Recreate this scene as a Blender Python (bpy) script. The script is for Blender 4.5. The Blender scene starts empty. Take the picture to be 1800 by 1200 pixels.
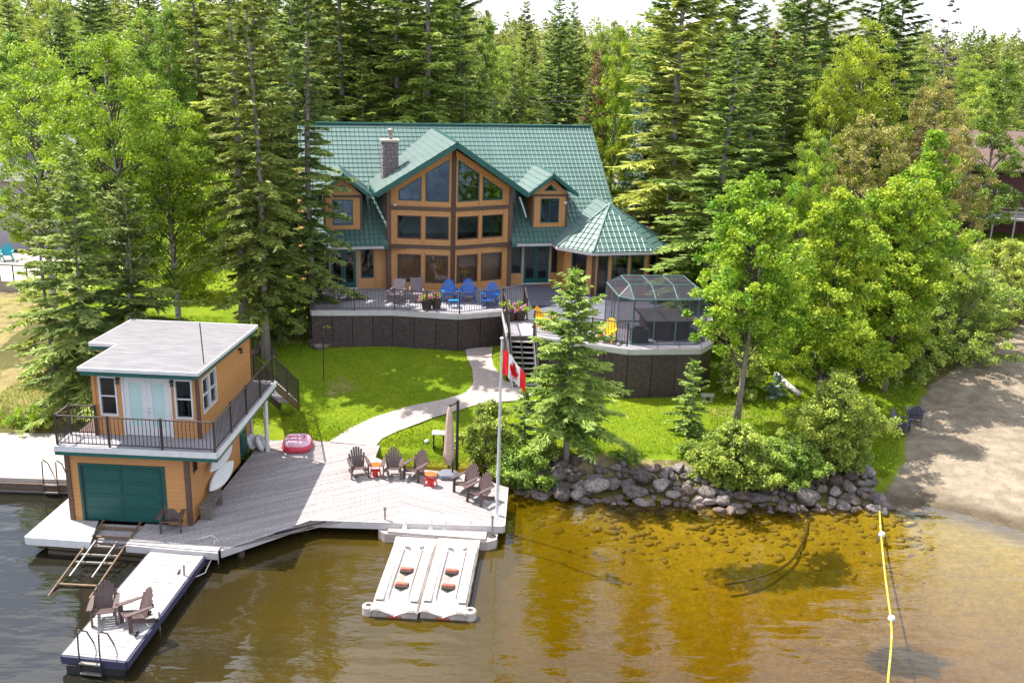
import bpy, math, random
import numpy as np
from mathutils import Vector, Matrix, noise as mnoise

random.seed(7)
rad = math.radians
SC = bpy.context.scene
COL = SC.collection

# ------------------------------------------------------------------ camera, sky, sun, exposure
CAM_Z, FPX, PITCH, ROLL = 16.5, 1750.0, rad(17.1), rad(1.9)
cam_data = bpy.data.cameras.new('camera')
cam_data.sensor_width = 36.0
cam_data.lens = 36.0 * FPX / 1800.0
cam_data.clip_start, cam_data.clip_end = 0.5, 3000.0
cam = bpy.data.objects.new('camera', cam_data)
COL.objects.link(cam)
cam.matrix_world = (Matrix.Translation((0, 0, CAM_Z)) @ Matrix.Rotation(math.pi / 2 - PITCH, 4, 'X')
                    @ Matrix.Rotation(ROLL, 4, 'Z'))
SC.camera = cam

SUN = Vector((-0.54, 0.28, 1.0)).normalized()          # towards the sun
world = bpy.data.worlds.new('World')
SC.world = world
world.use_nodes = True
wn, wl = world.node_tree.nodes, world.node_tree.links
wn.clear()
w_out = wn.new('ShaderNodeOutputWorld')
w_bg = wn.new('ShaderNodeBackground')
w_sky = wn.new('ShaderNodeTexSky')
w_sky.sky_type = 'NISHITA'
w_sky.sun_disc = False
w_sky.sun_elevation = math.asin(SUN.z)
w_sky.sun_rotation = math.atan2(SUN.x, SUN.y)
w_sky.dust_density = 2.0
w_tc = wn.new('ShaderNodeTexCoord')
w_map = wn.new('ShaderNodeMapping')
w_map.inputs['Scale'].default_value = (1.6, 1.6, 4.5)
w_no = wn.new('ShaderNodeTexNoise')
w_no.inputs['Scale'].default_value = 1.7
w_no.inputs['Detail'].default_value = 7.0
w_no.inputs['Roughness'].default_value = 0.58
w_rmp = wn.new('ShaderNodeValToRGB')
w_rmp.color_ramp.elements[0].position = 0.38
w_rmp.color_ramp.elements[1].position = 0.62
w_mix = wn.new('ShaderNodeMixRGB')
w_mix.inputs['Color2'].default_value = (8.5, 8.8, 9.6, 1)
wl.new(w_tc.outputs['Generated'], w_map.inputs['Vector'])
wl.new(w_map.outputs[0], w_no.inputs['Vector'])
wl.new(w_no.outputs['Fac'], w_rmp.inputs['Fac'])
wl.new(w_rmp.outputs['Color'], w_mix.inputs['Fac'])
wl.new(w_sky.outputs[0], w_mix.inputs['Color1'])
wl.new(w_mix.outputs[0], w_bg.inputs['Color'])
w_bg.inputs['Strength'].default_value = 0.125
wl.new(w_bg.outputs[0], w_out.inputs['Surface'])

sun_data = bpy.data.lights.new('sun', 'SUN')
sun_data.energy = 5.0
sun_data.angle = rad(0.5)
sun_data.color = (1.0, 0.955, 0.87)
sun = bpy.data.objects.new('sun', sun_data)
COL.objects.link(sun)
sun.location = (-30, 20, 80)
sun.rotation_euler = SUN.to_track_quat('Z', 'Y').to_euler()

SC.view_settings.view_transform = 'Standard'
SC.view_settings.look = 'None'
SC.view_settings.exposure = 1.04
SC.view_settings.gamma = 1.0
SC.view_settings.use_curve_mapping = False
SC.render.engine = 'CYCLES'
SC.cycles.use_denoising = True
SC.cycles.max_bounces = 7
SC.cycles.diffuse_bounces = 3
SC.cycles.glossy_bounces = 3
SC.cycles.transmission_bounces = 4
SC.cycles.transparent_max_bounces = 8
SC.cycles.caustics_reflective = False
SC.cycles.caustics_refractive = False
SC.cycles.sample_clamp_indirect = 6.0

# ------------------------------------------------------------------ measuring helpers (survey of the site)
def _ray(x, y):
    a, b = (x - 900) / FPX, -(y - 600) / FPX
    a2 = a * math.cos(ROLL) - b * math.sin(ROLL)
    b2 = a * math.sin(ROLL) + b * math.cos(ROLL)
    return a2, math.cos(PITCH) + b2 * math.sin(PITCH), -math.sin(PITCH) + b2 * math.cos(PITCH)

def G(x, y, z):
    d = _ray(x, y)
    t = (z - CAM_Z) / d[2]
    return Vector((d[0] * t, d[1] * t, z))

def AT(x, y, Y):
    d = _ray(x, y)
    t = Y / d[1]
    return Vector((d[0] * t, Y, CAM_Z + d[2] * t))

def sstep(a, b, x):
    t = np.clip((np.asarray(x, float) - a) / (b - a), 0, 1)
    return t * t * (3 - 2 * t)

SX = [-200, -18.5, -17.2, -15, -1.2, 0.2, 4.3, 8.5, 13.5, 16.0, 18.5, 22, 30, 60, 200]
SY = [36.5, 36.7, 37.0, 36.5, 36.3, 34.5, 34.2, 34.0, 34.3, 34.1, 32.6, 29.5, 24.0, 12, 0]
def shore(x):
    return np.interp(x, SX, SY)

def Hn(x, y):
    x = np.asarray(x, float); y = np.asarray(y, float)
    d = y - shore(x)
    w_rock = sstep(-0.6, 0.8, x) * (1 - sstep(13.2, 15.0, x))
    w_beach = sstep(13.2, 15.0, x)
    w_left = 1 - w_rock - w_beach
    dp = np.maximum(d, 0)
    rock = 0.12 + np.minimum(dp / 1.3, 1) * 0.62 + np.maximum(dp - 1.3, 0) * 0.095
    beach = dp * 0.055
    left = 0.25 + np.minimum(dp / 0.5, 1) * 0.25 + dp * 0.125
    land = w_rock * rock + w_beach * beach + w_left * left
    cap = 1.82 + np.maximum(y - 46.5, 0) * 0.022 + np.maximum(y - 62, 0) * 0.004
    land = np.minimum(land, cap)
    dn = np.maximum(-d, 0)
    bed_r = 0.02 - 0.055 * dn - 0.008 * dn ** 2
    bed_rock = 0.0 - np.minimum(dn, 1) * 0.16 - 0.06 * dn - 0.0085 * dn ** 2
    bed_l = -1.1 - 0.24 * dn
    deep = 1 - sstep(-7.0, 2.0, x)
    bed = w_beach * bed_r + (1 - w_beach) * (deep * bed_l + (1 - deep) * bed_rock)
    bed = np.maximum(bed, -4.0)
    wgt = sstep(-0.25, 0.05, d)
    return bed * (1 - wgt) + land * wgt

def H(x, y):
    return float(Hn(x, y))

def GT(px, py):
    z = 1.0
    for _ in range(12):
        p = G(px, py, z)
        z = 0.5 * z + 0.5 * H(p.x, p.y)
    p = G(px, py, z)
    p.z = H(p.x, p.y)
    return p

# ------------------------------------------------------------------ materials
MATS = {}
def _nt(name):
    m = bpy.data.materials.new(name)
    m.use_nodes = True
    n = m.node_tree.nodes
    n.clear()
    out = n.new('ShaderNodeOutputMaterial')
    return m, n, m.node_tree.links, out

def pm(name, c1, c2=None, scale=6.0, rough=0.6, bump=0.0, stretch=(1, 1, 1), rnd=0.0, metal=0.0, spec=0.5, bscale=None, detail=5.0):
    """Principled with noise between two colours, optional bump and per-object variation."""
    if name in MATS:
        return MATS[name]
    m, n, l, out = _nt(name)
    b = n.new('ShaderNodeBsdfPrincipled')
    b.inputs['Roughness'].default_value = rough
    b.inputs['Metallic'].default_value = metal
    b.inputs['Specular IOR Level'].default_value = spec
    l.new(b.outputs[0], out.inputs['Surface'])
    c2 = c2 or tuple(v * 0.86 for v in c1)
    tc = n.new('ShaderNodeTexCoord')
    mp = n.new('ShaderNodeMapping')
    mp.inputs['Scale'].default_value = stretch
    l.new(tc.outputs['Object'], mp.inputs['Vector'])
    no = n.new('ShaderNodeTexNoise')
    no.inputs['Scale'].default_value = scale
    no.inputs['Detail'].default_value = detail
    no.inputs['Roughness'].default_value = 0.62
    l.new(mp.outputs[0], no.inputs['Vector'])
    rp = n.new('ShaderNodeValToRGB')
    rp.color_ramp.elements[0].position = 0.36
    rp.color_ramp.elements[1].position = 0.64
    rp.color_ramp.elements[0].color = (*c1, 1)
    rp.color_ramp.elements[1].color = (*c2, 1)
    l.new(no.outputs['Fac'], rp.inputs['Fac'])
    src = rp.outputs['Color']
    if rnd:
        oi = n.new('ShaderNodeObjectInfo')
        mr = n.new('ShaderNodeMapRange')
        mr.inputs['To Min'].default_value = 1 - rnd
        mr.inputs['To Max'].default_value = 1 + rnd
        l.new(oi.outputs['Random'], mr.inputs['Value'])
        hs = n.new('ShaderNodeHueSaturation')
        l.new(mr.outputs[0], hs.inputs['Value'])
        l.new(src, hs.inputs['Color'])
        src = hs.outputs['Color']
    l.new(src, b.inputs['Base Color'])
    if bump:
        bp = n.new('ShaderNodeBump')
        bp.inputs['Strength'].default_value = bump
        bp.inputs['Distance'].default_value = 0.02
        if bscale:
            nb = n.new('ShaderNodeTexNoise')
            nb.inputs['Scale'].default_value = bscale
            nb.inputs['Detail'].default_value = 6
            l.new(mp.outputs[0], nb.inputs['Vector'])
            l.new(nb.outputs['Fac'], bp.inputs['Height'])
        else:
            l.new(no.outputs['Fac'], bp.inputs['Height'])
        l.new(bp.outputs[0], b.inputs['Normal'])
    MATS[name] = m
    return m

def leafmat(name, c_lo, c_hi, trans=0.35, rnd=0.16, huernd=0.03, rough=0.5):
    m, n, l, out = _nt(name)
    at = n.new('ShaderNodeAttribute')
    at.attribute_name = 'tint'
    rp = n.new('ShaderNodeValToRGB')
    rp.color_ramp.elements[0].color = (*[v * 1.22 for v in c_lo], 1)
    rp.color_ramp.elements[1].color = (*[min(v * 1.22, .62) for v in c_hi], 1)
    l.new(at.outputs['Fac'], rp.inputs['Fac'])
    oi = n.new('ShaderNodeObjectInfo')
    hs = n.new('ShaderNodeHueSaturation')
    m1 = n.new('ShaderNodeMapRange'); m1.inputs['To Min'].default_value = 1 - rnd; m1.inputs['To Max'].default_value = 1 + rnd
    m2 = n.new('ShaderNodeMapRange'); m2.inputs['To Min'].default_value = 0.5 - huernd; m2.inputs['To Max'].default_value = 0.5 + huernd
    l.new(oi.outputs['Random'], m1.inputs['Value'])
    wn_ = n.new('ShaderNodeTexWhiteNoise'); wn_.noise_dimensions = '1D'
    l.new(oi.outputs['Random'], wn_.inputs['W'])
    l.new(wn_.outputs['Value'], m2.inputs['Value'])
    l.new(m1.outputs[0], hs.inputs['Value'])
    l.new(m2.outputs[0], hs.inputs['Hue'])
    l.new(rp.outputs['Color'], hs.inputs['Color'])
    b = n.new('ShaderNodeBsdfPrincipled')
    b.inputs['Roughness'].default_value = rough
    b.inputs['Specular IOR Level'].default_value = 0.35
    l.new(hs.outputs['Color'], b.inputs['Base Color'])
    t = n.new('ShaderNodeBsdfTranslucent')
    g = n.new('ShaderNodeMixRGB'); g.blend_type = 'MULTIPLY'; g.inputs['Fac'].default_value = 1
    g.inputs['Color2'].default_value = (1.05, 1.12, 0.60, 1)
    l.new(hs.outputs['Color'], g.inputs['Color1'])
    l.new(g.outputs[0], t.inputs['Color'])
    mx = n.new('ShaderNodeMixShader'); mx.inputs['Fac'].default_value = trans
    l.new(b.outputs[0], mx.inputs[1]); l.new(t.outputs[0], mx.inputs[2])
    l.new(mx.outputs[0], out.inputs['Surface'])
    return m

def glassmat(name, tint=(0.80, 0.82, 0.83), refl=0.012, rough=0.01, gcol=(0.9, 0.95, 1.0)):
    m, n, l, out = _nt(name)
    t = n.new('ShaderNodeBsdfTransparent'); t.inputs['Color'].default_value = (*tint, 1)
    g = n.new('ShaderNodeBsdfGlossy'); g.inputs['Roughness'].default_value = rough
    g.inputs['Color'].default_value = (*gcol, 1)
    lw = n.new('ShaderNodeFresnel'); lw.inputs['IOR'].default_value = 1.38
    ad = n.new('ShaderNodeMath'); ad.operation = 'ADD'; ad.use_clamp = True; ad.inputs[1].default_value = refl
    l.new(lw.outputs[0], ad.inputs[0])
    tc = n.new('ShaderNodeTexCoord')
    no = n.new('ShaderNodeTexNoise'); no.inputs['Scale'].default_value = 1.1; no.inputs['Detail'].default_value = 1.0
    l.new(tc.outputs['Object'], no.inputs['Vector'])
    bp = n.new('ShaderNodeBump'); bp.inputs['Strength'].default_value = 0.5; bp.inputs['Distance'].default_value = 0.05
    l.new(no.outputs['Fac'], bp.inputs['Height']); l.new(bp.outputs[0], g.inputs['Normal'])
    mx = n.new('ShaderNodeMixShader')
    l.new(ad.outputs[0], mx.inputs['Fac']); l.new(t.outputs[0], mx.inputs[1]); l.new(g.outputs[0], mx.inputs[2])
    l.new(mx.outputs[0], out.inputs['Surface'])
    return m

M_cedar = pm('stained_cedar', (0.50, 0.245, 0.078), (0.42, 0.19, 0.058), 3.0, 0.55, 0.15, (1, 1, 9))
M_darkwood = pm('dark_stained_timber', (0.115, 0.062, 0.040), (0.075, 0.042, 0.03), 5, 0.6, 0.15, (1, 1, 6))
M_green = pm('green_painted_metal', (0.006, 0.075, 0.066), (0.005, 0.062, 0.056), 3, 0.42)
M_roof = pm('green_roof_metal', (0.066, 0.142, 0.122), (0.048, 0.112, 0.095), 0.55, 0.44, 0.0, rnd=0.08, spec=1.0)
M_rooftrim = pm('dark_green_trim', (0.012, 0.10, 0.083), (0.010, 0.082, 0.07), 2, 0.4)
M_white = pm('white_vinyl', (0.64, 0.64, 0.64), (0.57, 0.57, 0.58), 5, 0.45)
M_frost = pm('frosted_glass', (0.46, 0.62, 0.60), (0.42, 0.58, 0.57), 1.5, 0.25)
M_glass = glassmat('window_glass')
M_glass_sky = glassmat('sky_tint_window_glass', (0.45, 0.50, 0.55), 0.13, gcol=(0.62, 0.78, 1.0))  # blue sky reflection put into the gloss colour of the upper panes
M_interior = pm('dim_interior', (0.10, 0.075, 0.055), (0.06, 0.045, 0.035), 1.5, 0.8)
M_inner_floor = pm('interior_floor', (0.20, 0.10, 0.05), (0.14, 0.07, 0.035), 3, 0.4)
M_roofgray = pm('roof_membrane', (0.205, 0.195, 0.205), (0.14, 0.13, 0.14), 1.6, 0.85, 0.1, (0.7, 3.4, 1))
M_concrete = pm('concrete', (0.40, 0.36, 0.32), (0.30, 0.27, 0.24), 2.2, 0.9, 0.3, bscale=30)
M_plank = pm('weathered_plank', (0.38, 0.34, 0.335), (0.215, 0.19, 0.19), 2.0, 0.8, 0.35, (9, 9, 9), rnd=0.16)
M_plankwhite = pm('pale_plank', (0.38, 0.36, 0.355), (0.28, 0.26, 0.255), 3.0, 0.75, 0.2, rnd=0.05)
M_deck = pm('composite_decking', (0.33, 0.31, 0.335), (0.26, 0.245, 0.27), 3.0, 0.7, 0.15, rnd=0.09)
M_benchwood = pm('bench_wood', (0.20, 0.165, 0.15), (0.12, 0.10, 0.09), 4, 0.8, 0.3)
M_deckdark = pm('dark_decking', (0.135, 0.135, 0.165), (0.10, 0.10, 0.125), 3.0, 0.7, 0.15, rnd=0.12)  # decking in a darker tone, for the rear of the right deck
M_fascia = pm('grey_fascia', (0.50, 0.47, 0.47), (0.42, 0.39, 0.39), 3.0, 0.7, 0.1)
M_skirt = pm('dark_skirt_panel', (0.030, 0.019, 0.020), (0.066, 0.045, 0.045), 7.0, 0.55, 0.4, rnd=0.12, detail=8)
M_rail = pm('dark_bronze_rail', (0.040, 0.030, 0.029), (0.033, 0.025, 0.024), 8, 0.45)
M_railtop = pm('bronze_top_rail', (0.10, 0.075, 0.07), (0.085, 0.062, 0.058), 6, 0.3)
M_tan = pm('tan_door_trim', (0.42, 0.30, 0.20), (0.36, 0.25, 0.17), 4, 0.6)
M_bluechair = pm('blue_plastic', (0.004, 0.115, 0.44), (0.004, 0.09, 0.36), 3, 0.4)
M_bluestool = pm('sky_blue_plastic', (0.02, 0.26, 0.62), None, 3, 0.4)
M_yellow = pm('yellow_plastic', (0.86, 0.52, 0.008), (0.78, 0.43, 0.008), 3, 0.4)
M_brownchair = pm('brown_resin', (0.105, 0.066, 0.060), (0.078, 0.05, 0.047), 4, 0.55, rnd=0.1)
M_wicker = pm('grey_brown_wicker', (0.19, 0.15, 0.165), (0.12, 0.095, 0.11), 40, 0.8, 0.4)
M_teal = pm('teal_plastic', (0.01, 0.34, 0.42), None, 3, 0.4)
M_purplechair = pm('slate_purple_resin', (0.10, 0.085, 0.14), (0.08, 0.07, 0.11), 4, 0.5)
M_orange = pm('orange_plastic', (0.80, 0.115, 0.014), (0.72, 0.09, 0.012), 3, 0.45)
M_redstand = pm('red_plastic', (0.62, 0.020, 0.014), None, 3, 0.4)
M_flagred = pm('flag_red', (0.72, 0.012, 0.014), (0.66, 0.01, 0.012), 5, 0.8)
M_flagwhite = pm('flag_white', (0.82, 0.82, 0.82), None, 5, 0.8)
M_pole = pm('aluminium_pole', (0.62, 0.64, 0.68), (0.55, 0.57, 0.60), 4, 0.35, metal=0.3)
M_beige = pm('beige_canvas', (0.52, 0.38, 0.30), (0.43, 0.31, 0.245), 6, 0.85, 0.3)
M_black = pm('black_metal', (0.018, 0.017, 0.018), None, 5, 0.5)
M_greybase = pm('grey_umbrella_base', (0.15, 0.15, 0.18), None, 4, 0.6)
M_pwc = pm('white_polyethylene', (0.50, 0.45, 0.42), (0.33, 0.285, 0.255), 1.4, 0.5, 0.05)
M_roller = pm('red_rubber_roller', (0.50, 0.13, 0.085), None, 4, 0.55)
M_hole = pm('dark_recess', (0.05, 0.035, 0.03), None, 4, 0.7)
M_dockside = pm('dark_blue_float', (0.035, 0.035, 0.085), (0.028, 0.028, 0.06), 3, 0.6)
M_crib = pm('wet_timber', (0.11, 0.075, 0.05), (0.06, 0.042, 0.03), 4, 0.7, 0.3, (1, 1, 6))
M_rust = pm('rusty_steel', (0.21, 0.125, 0.065), (0.13, 0.08, 0.045), 9, 0.7)
M_steel = pm('galvanised_tube', (0.32, 0.29, 0.26), None, 6, 0.4, metal=0.5)
M_rope = pm('pale_rope', (0.66, 0.62, 0.55), None, 20, 0.9)
M_yrope = pm('yellow_rope', (0.46, 0.39, 0.05), (0.34, 0.30, 0.05), 20, 0.8)
M_pink = pm('faded_pink_plastic', (0.68, 0.30, 0.40), (0.74, 0.52, 0.60), 3.0, 0.5)
M_pinkrim = pm('red_pink_plastic', (0.62, 0.045, 0.09), None, 3.0, 0.45)
M_tub = pm('hot_tub_cover', (0.060, 0.056, 0.062), (0.048, 0.045, 0.05), 5, 0.6)
M_tubside = pm('hot_tub_side', (0.035, 0.030, 0.032), None, 5, 0.5)
M_chest = pm('dark_green_chest', (0.012, 0.035, 0.035), None, 4, 0.5)
M_encl = pm('enclosure_frame', (0.10, 0.175, 0.17), (0.08, 0.15, 0.145), 5, 0.4)
def panelmat():
    m, n, l, out = _nt('sky_grey_smoked_panel')
    t = n.new('ShaderNodeBsdfTransparent'); t.inputs['Color'].default_value = (0.86, 0.85, 0.87, 1)
    d = n.new('ShaderNodeBsdfPrincipled'); d.inputs['Base Color'].default_value = (0.16, 0.15, 0.185, 1); d.inputs['Roughness'].default_value = 0.25  # lavender-grey base stands in for sky reflected on the smoked panels
    mx = n.new('ShaderNodeMixShader'); mx.inputs['Fac'].default_value = 0.13
    l.new(t.outputs[0], mx.inputs[1]); l.new(d.outputs[0], mx.inputs[2]); l.new(mx.outputs[0], out.inputs['Surface'])
    return m
M_enclglass = panelmat()
M_stone = pm('fieldstone', (0.30, 0.24, 0.245), (0.15, 0.115, 0.12), 8, 0.85, 0.3, rnd=0.2)
M_mortar = pm('mortar', (0.20, 0.17, 0.17), None, 8, 0.9)
M_boulder = pm('shore_boulder', (0.19, 0.155, 0.142), (0.055, 0.044, 0.042), 3.6, 0.85, 0.8, rnd=0.42, bscale=14, detail=9)
M_boulder_brown = pm('brown_boulder', (0.185, 0.135, 0.105), (0.055, 0.04, 0.034), 3.0, 0.85, 0.8, rnd=0.4, bscale=12, detail=9)
M_boulder_pale = pm('pale_boulder', (0.27, 0.225, 0.205), (0.09, 0.075, 0.072), 4.2, 0.85, 0.8, rnd=0.35, bscale=16, detail=9)
M_bedrock_stone = pm('submerged_stone', (0.40, 0.30, 0.08), (0.24, 0.18, 0.06), 5.0, 0.9, 0.3, rnd=0.3)
M_planter = pm('dark_planter', (0.05, 0.032, 0.028), None, 6, 0.7)
M_soil = pm('potting_soil', (0.05, 0.03, 0.02), None, 10, 0.9)
M_spr_bark = pm('spruce_bark', (0.34, 0.29, 0.27), (0.19, 0.16, 0.15), 5, 0.9, 0.5, (3, 3, 1))
M_birch_bark = pm('pale_birch_bark', (0.55, 0.52, 0.48), (0.20, 0.17, 0.15), 3, 0.8, 0.2, (1, 1, 3.5))
M_map_bark = pm('maple_bark', (0.26, 0.22, 0.18), (0.16, 0.13, 0.105), 6, 0.9, 0.4, (3, 3, 1))
M_limb = pm('dark_limb_bark', (0.13, 0.105, 0.085), (0.08, 0.065, 0.05), 6, 0.9)
M_tank = pm('green_tank_paint', (0.05, 0.11, 0.09), None, 3, 0.4)
M_brownroof = pm('brown_shingle', (0.16, 0.10, 0.085), (0.12, 0.075, 0.065), 9, 0.85, 0.3)
M_greyroof = pm('grey_shingle', (0.20, 0.18, 0.19), (0.15, 0.135, 0.145), 9, 0.85, 0.3)
M_lilac = pm('grey_lilac_siding', (0.42, 0.37, 0.40), (0.38, 0.335, 0.36), 4, 0.7)
M_maroon = pm('maroon_siding', (0.105, 0.026, 0.034), (0.08, 0.02, 0.028), 4, 0.7)
M_purple = pm('purple_towel', (0.30, 0.12, 0.56), None, 6, 0.9)
M_redfence = pm('red_brown_fence', (0.21, 0.058, 0.034), (0.16, 0.045, 0.028), 5, 0.8)
M_canopywhite = pm('white_awning', (0.72, 0.74, 0.80), None, 3, 0.7)
M_drift = pm('bleached_driftwood', (0.66, 0.62, 0.60), (0.52, 0.48, 0.45), 6, 0.8, 0.4, (1, 1, 4))
M_wire = pm('power_wire', (0.06, 0.06, 0.06), None, 5, 0.6)
M_lampblack = pm('lamp_housing', (0.03, 0.025, 0.022), None, 5, 0.5)
M_board = pm('white_board', (0.80, 0.80, 0.79), (0.72, 0.72, 0.72), 2, 0.35)
M_asphalt_pale = pm('gravel_drive', (0.58, 0.50, 0.42), (0.46, 0.39, 0.33), 3, 0.95, 0.3)
M_paver = None

L_spruce = leafmat('spruce_needles', (0.088, 0.130, 0.026), (0.345, 0.395, 0.085), 0.30, 0.20, 0.018)
L_sprucebright = leafmat('bright_spruce_needles', (0.085, 0.155, 0.026), (0.30, 0.38, 0.080), 0.28, 0.12, 0.015)
L_sprucedark = leafmat('dark_spruce_needles', (0.066, 0.118, 0.032), (0.25, 0.325, 0.085), 0.30, 0.18, 0.018)
L_spruceblue = leafmat('blue_spruce_needles', (0.07, 0.125, 0.095), (0.22, 0.30, 0.23), 0.15, 0.1, 0.015)
L_dead = leafmat('dead_needles', (0.16, 0.062, 0.03), (0.34, 0.135, 0.07), 0.1, 0.15, 0.015)
L_grey = leafmat('bare_grey_twigs', (0.13, 0.095, 0.085), (0.24, 0.185, 0.165), 0.05, 0.1, 0.01)
L_birch = leafmat('birch_leaves', (0.11, 0.18, 0.014), (0.44, 0.51, 0.045), 0.40, 0.14, 0.016)
L_maple = leafmat('maple_leaves', (0.11, 0.22, 0.014), (0.44, 0.55, 0.045), 0.40, 0.10, 0.012)
L_forest = leafmat('forest_leaves', (0.09, 0.155, 0.022), (0.36, 0.44, 0.065), 0.36, 0.2, 0.022)
L_rust = leafmat('bronze_leaves', (0.16, 0.135, 0.036), (0.40, 0.34, 0.11), 0.3, 0.12, 0.015)
L_willow = leafmat('willow_leaves', (0.13, 0.185, 0.034), (0.46, 0.52, 0.11), 0.38, 0.1, 0.012)
L_shrub = leafmat('shrub_leaves', (0.10, 0.165, 0.024), (0.38, 0.45, 0.080), 0.36, 0.12, 0.016)
L_grass = leafmat('grass_blades', (0.08, 0.155, 0.006), (0.27, 0.33, 0.014), 0.35, 0.1, 0.01)
L_flower = leafmat('pink_flowers', (0.55, 0.06, 0.22), (0.80, 0.35, 0.50), 0.2, 0.05, 0.01)

# ------------------------------------------------------------------ mesh helpers
class MB:
    def __init__(s):
        s.v, s.f, s.m = [], [], []
    def add(s, vs, fs, mi=0):
        o = len(s.v)
        s.v += [tuple(p) for p in vs]
        for q in fs:
            s.f.append([i + o for i in q]); s.m.append(mi)
        return s
    def box(s, x0, x1, y0, y1, z0, z1, mi=0):
        return s.add([(x0, y0, z0), (x1, y0, z0), (x1, y1, z0), (x0, y1, z0), (x0, y0, z1), (x1, y0, z1), (x1, y1, z1), (x0, y1, z1)],
                     [(0, 3, 2, 1), (4, 5, 6, 7), (0, 1, 5, 4), (1, 2, 6, 5), (2, 3, 7, 6), (3, 0, 4, 7)], mi)
    def beam(s, p0, p1, w, h, mi=0, up=(0, 0, 1)):
        p0, p1 = Vector(p0), Vector(p1)
        d = (p1 - p0).normalized()
        u = Vector(up)
        if abs(d.dot(u)) > 0.98:
            u = Vector((0, 1, 0))
        side = d.cross(u).normalized()
        u = side.cross(d).normalized()
        a, b = side * w / 2, u * h / 2
        return s.add([p0 - a - b, p0 + a - b, p0 + a + b, p0 - a + b, p1 - a - b, p1 + a - b, p1 + a + b, p1 - a + b],
                     [(0, 3, 2, 1), (4, 5, 6, 7), (0, 1, 5, 4), (1, 2, 6, 5), (2, 3, 7, 6), (3, 0, 4, 7)][::1], mi)
    def tube(s, pts, r, n=8, mi=0, cap=True):
        pts = [Vector(p) for p in pts]
        rs = r if isinstance(r, (list, tuple)) else [r] * len(pts)
        vs, fs = [], []
        for i, p in enumerate(pts):
            d = (pts[min(i + 1, len(pts) - 1)] - pts[max(i - 1, 0)])
            d = d.normalized() if d.length > 1e-9 else Vector((0, 0, 1))
            a = d.cross(Vector((0, 0, 1)) if abs(d.z) < 0.9 else Vector((1, 0, 0))).normalized()
            b = d.cross(a).normalized()
            for k in range(n):
                t = 2 * math.pi * k / n
                vs.append(p + (a * math.cos(t) + b * math.sin(t)) * rs[i])
        for i in range(len(pts) - 1):
            for k in range(n):
                k2 = (k + 1) % n
                fs.append((i * n + k, i * n + k2, (i + 1) * n + k2, (i + 1) * n + k))
        if cap:
            fs.append(tuple(range(n))[::-1]); fs.append(tuple((len(pts) - 1) * n + k for k in range(n)))
        return s.add(vs, fs, mi)
    def prism(s, poly, off, mi=0):
        poly = [Vector(p) for p in poly]
        off = Vector(off)
        n = len(poly)
        return s.add(poly + [p + off for p in poly],
                     [tuple(range(n))[::-1], tuple(range(n, 2 * n))] + [(i, (i + 1) % n, n + (i + 1) % n, n + i) for i in range(n)], mi)
    def lathe(s, prof, c=(0, 0, 0), n=16, mi=0, sx=1.0, sy=1.0):
        vs, fs = [], []
        for r, z in prof:
            for k in range(n):
                t = 2 * math.pi * k / n
                vs.append((c[0] + sx * r * math.cos(t), c[1] + sy * r * math.sin(t), c[2] + z))
        for i in range(len(prof) - 1):
            for k in range(n):
                k2 = (k + 1) % n
                fs.append((i * n + k, i * n + k2, (i + 1) * n + k2, (i + 1) * n + k))
        fs.append(tuple(range(n))[::-1]); fs.append(tuple((len(prof) - 1) * n + k for k in range(n)))
        return s.add(vs, fs, mi)
    def mesh(s, name, mats, smooth=False):
        me = bpy.data.meshes.new(name)
        me.from_pydata(s.v, [], s.f)
        for m in (mats if isinstance(mats, (list, tuple)) else [mats]):
            me.materials.append(m)
        if any(s.m):
            me.polygons.foreach_set('material_index', s.m)
        if smooth:
            me.polygons.foreach_set('use_smooth', [True] * len(s.f))
        me.validate()
        me.update()
        return me
    def build(s, name, mats, parent=None, smooth=False, kind=None, loc=None):
        if loc is not None:
            s.v = [(p[0] - loc[0], p[1] - loc[1], p[2] - loc[2]) for p in s.v]
        o = link(name, s.mesh(name, mats, smooth), parent)
        if loc is not None:
            o.location = loc
        if kind:
            o['kind'] = kind
        return o

def link(name, data, parent=None, loc=None, rot=None, scale=None):
    o = bpy.data.objects.new(name, data)
    COL.objects.link(o)
    if parent is not None:
        o.parent = parent
    if loc is not None:
        o.location = loc
    if rot is not None:
        o.rotation_euler = rot
    if scale is not None:
        o.scale = scale
    return o

def tag(o, label, cat, group=None):
    o['label'] = label
    o['category'] = cat
    if group:
        o['group'] = group
    return o

def thing(name, label, cat, loc=(0, 0, 0), rz=0.0, group=None):
    o = link(name, None, None, loc, (0, 0, rz))
    o.empty_display_size = 0.2
    return tag(o, label, cat, group)

KIDS = {}
def dup(root, loc=None, rz=None, label=None, group=None, scale=None, mats=None):
    """A copy of a thing with copies of its parts and sub-parts."""
    def cp(o, parent):
        c = o.copy()
        COL.objects.link(c)
        c.parent = parent
        for ch in [x for x in o.children]:
            cp(ch, c)
        return c
    c = cp(root, None)
    if loc is not None: c.location = loc
    if rz is not None: c.rotation_euler = (0, 0, rz)
    if label: c['label'] = label
    if group: c['group'] = group
    if scale is not None: c.scale = scale
    return c

def clip_half(poly, nx, ny, c):
    """keep nx*x+ny*y <= c (2-D polygon)"""
    out = []
    for i in range(len(poly)):
        a, b = poly[i], poly[(i + 1) % len(poly)]
        da, db = nx * a[0] + ny * a[1] - c, nx * b[0] + ny * b[1] - c
        if da <= 0: out.append(a)
        if (da < 0 < db) or (db < 0 < da):
            t = da / (da - db)
            out.append((a[0] + (b[0] - a[0]) * t, a[1] + (b[1] - a[1]) * t))
    return out

def area(p):
    return 0.5 * sum(p[i][0] * p[(i + 1) % len(p)][1] - p[(i + 1) % len(p)][0] * p[i][1] for i in range(len(p)))

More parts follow.
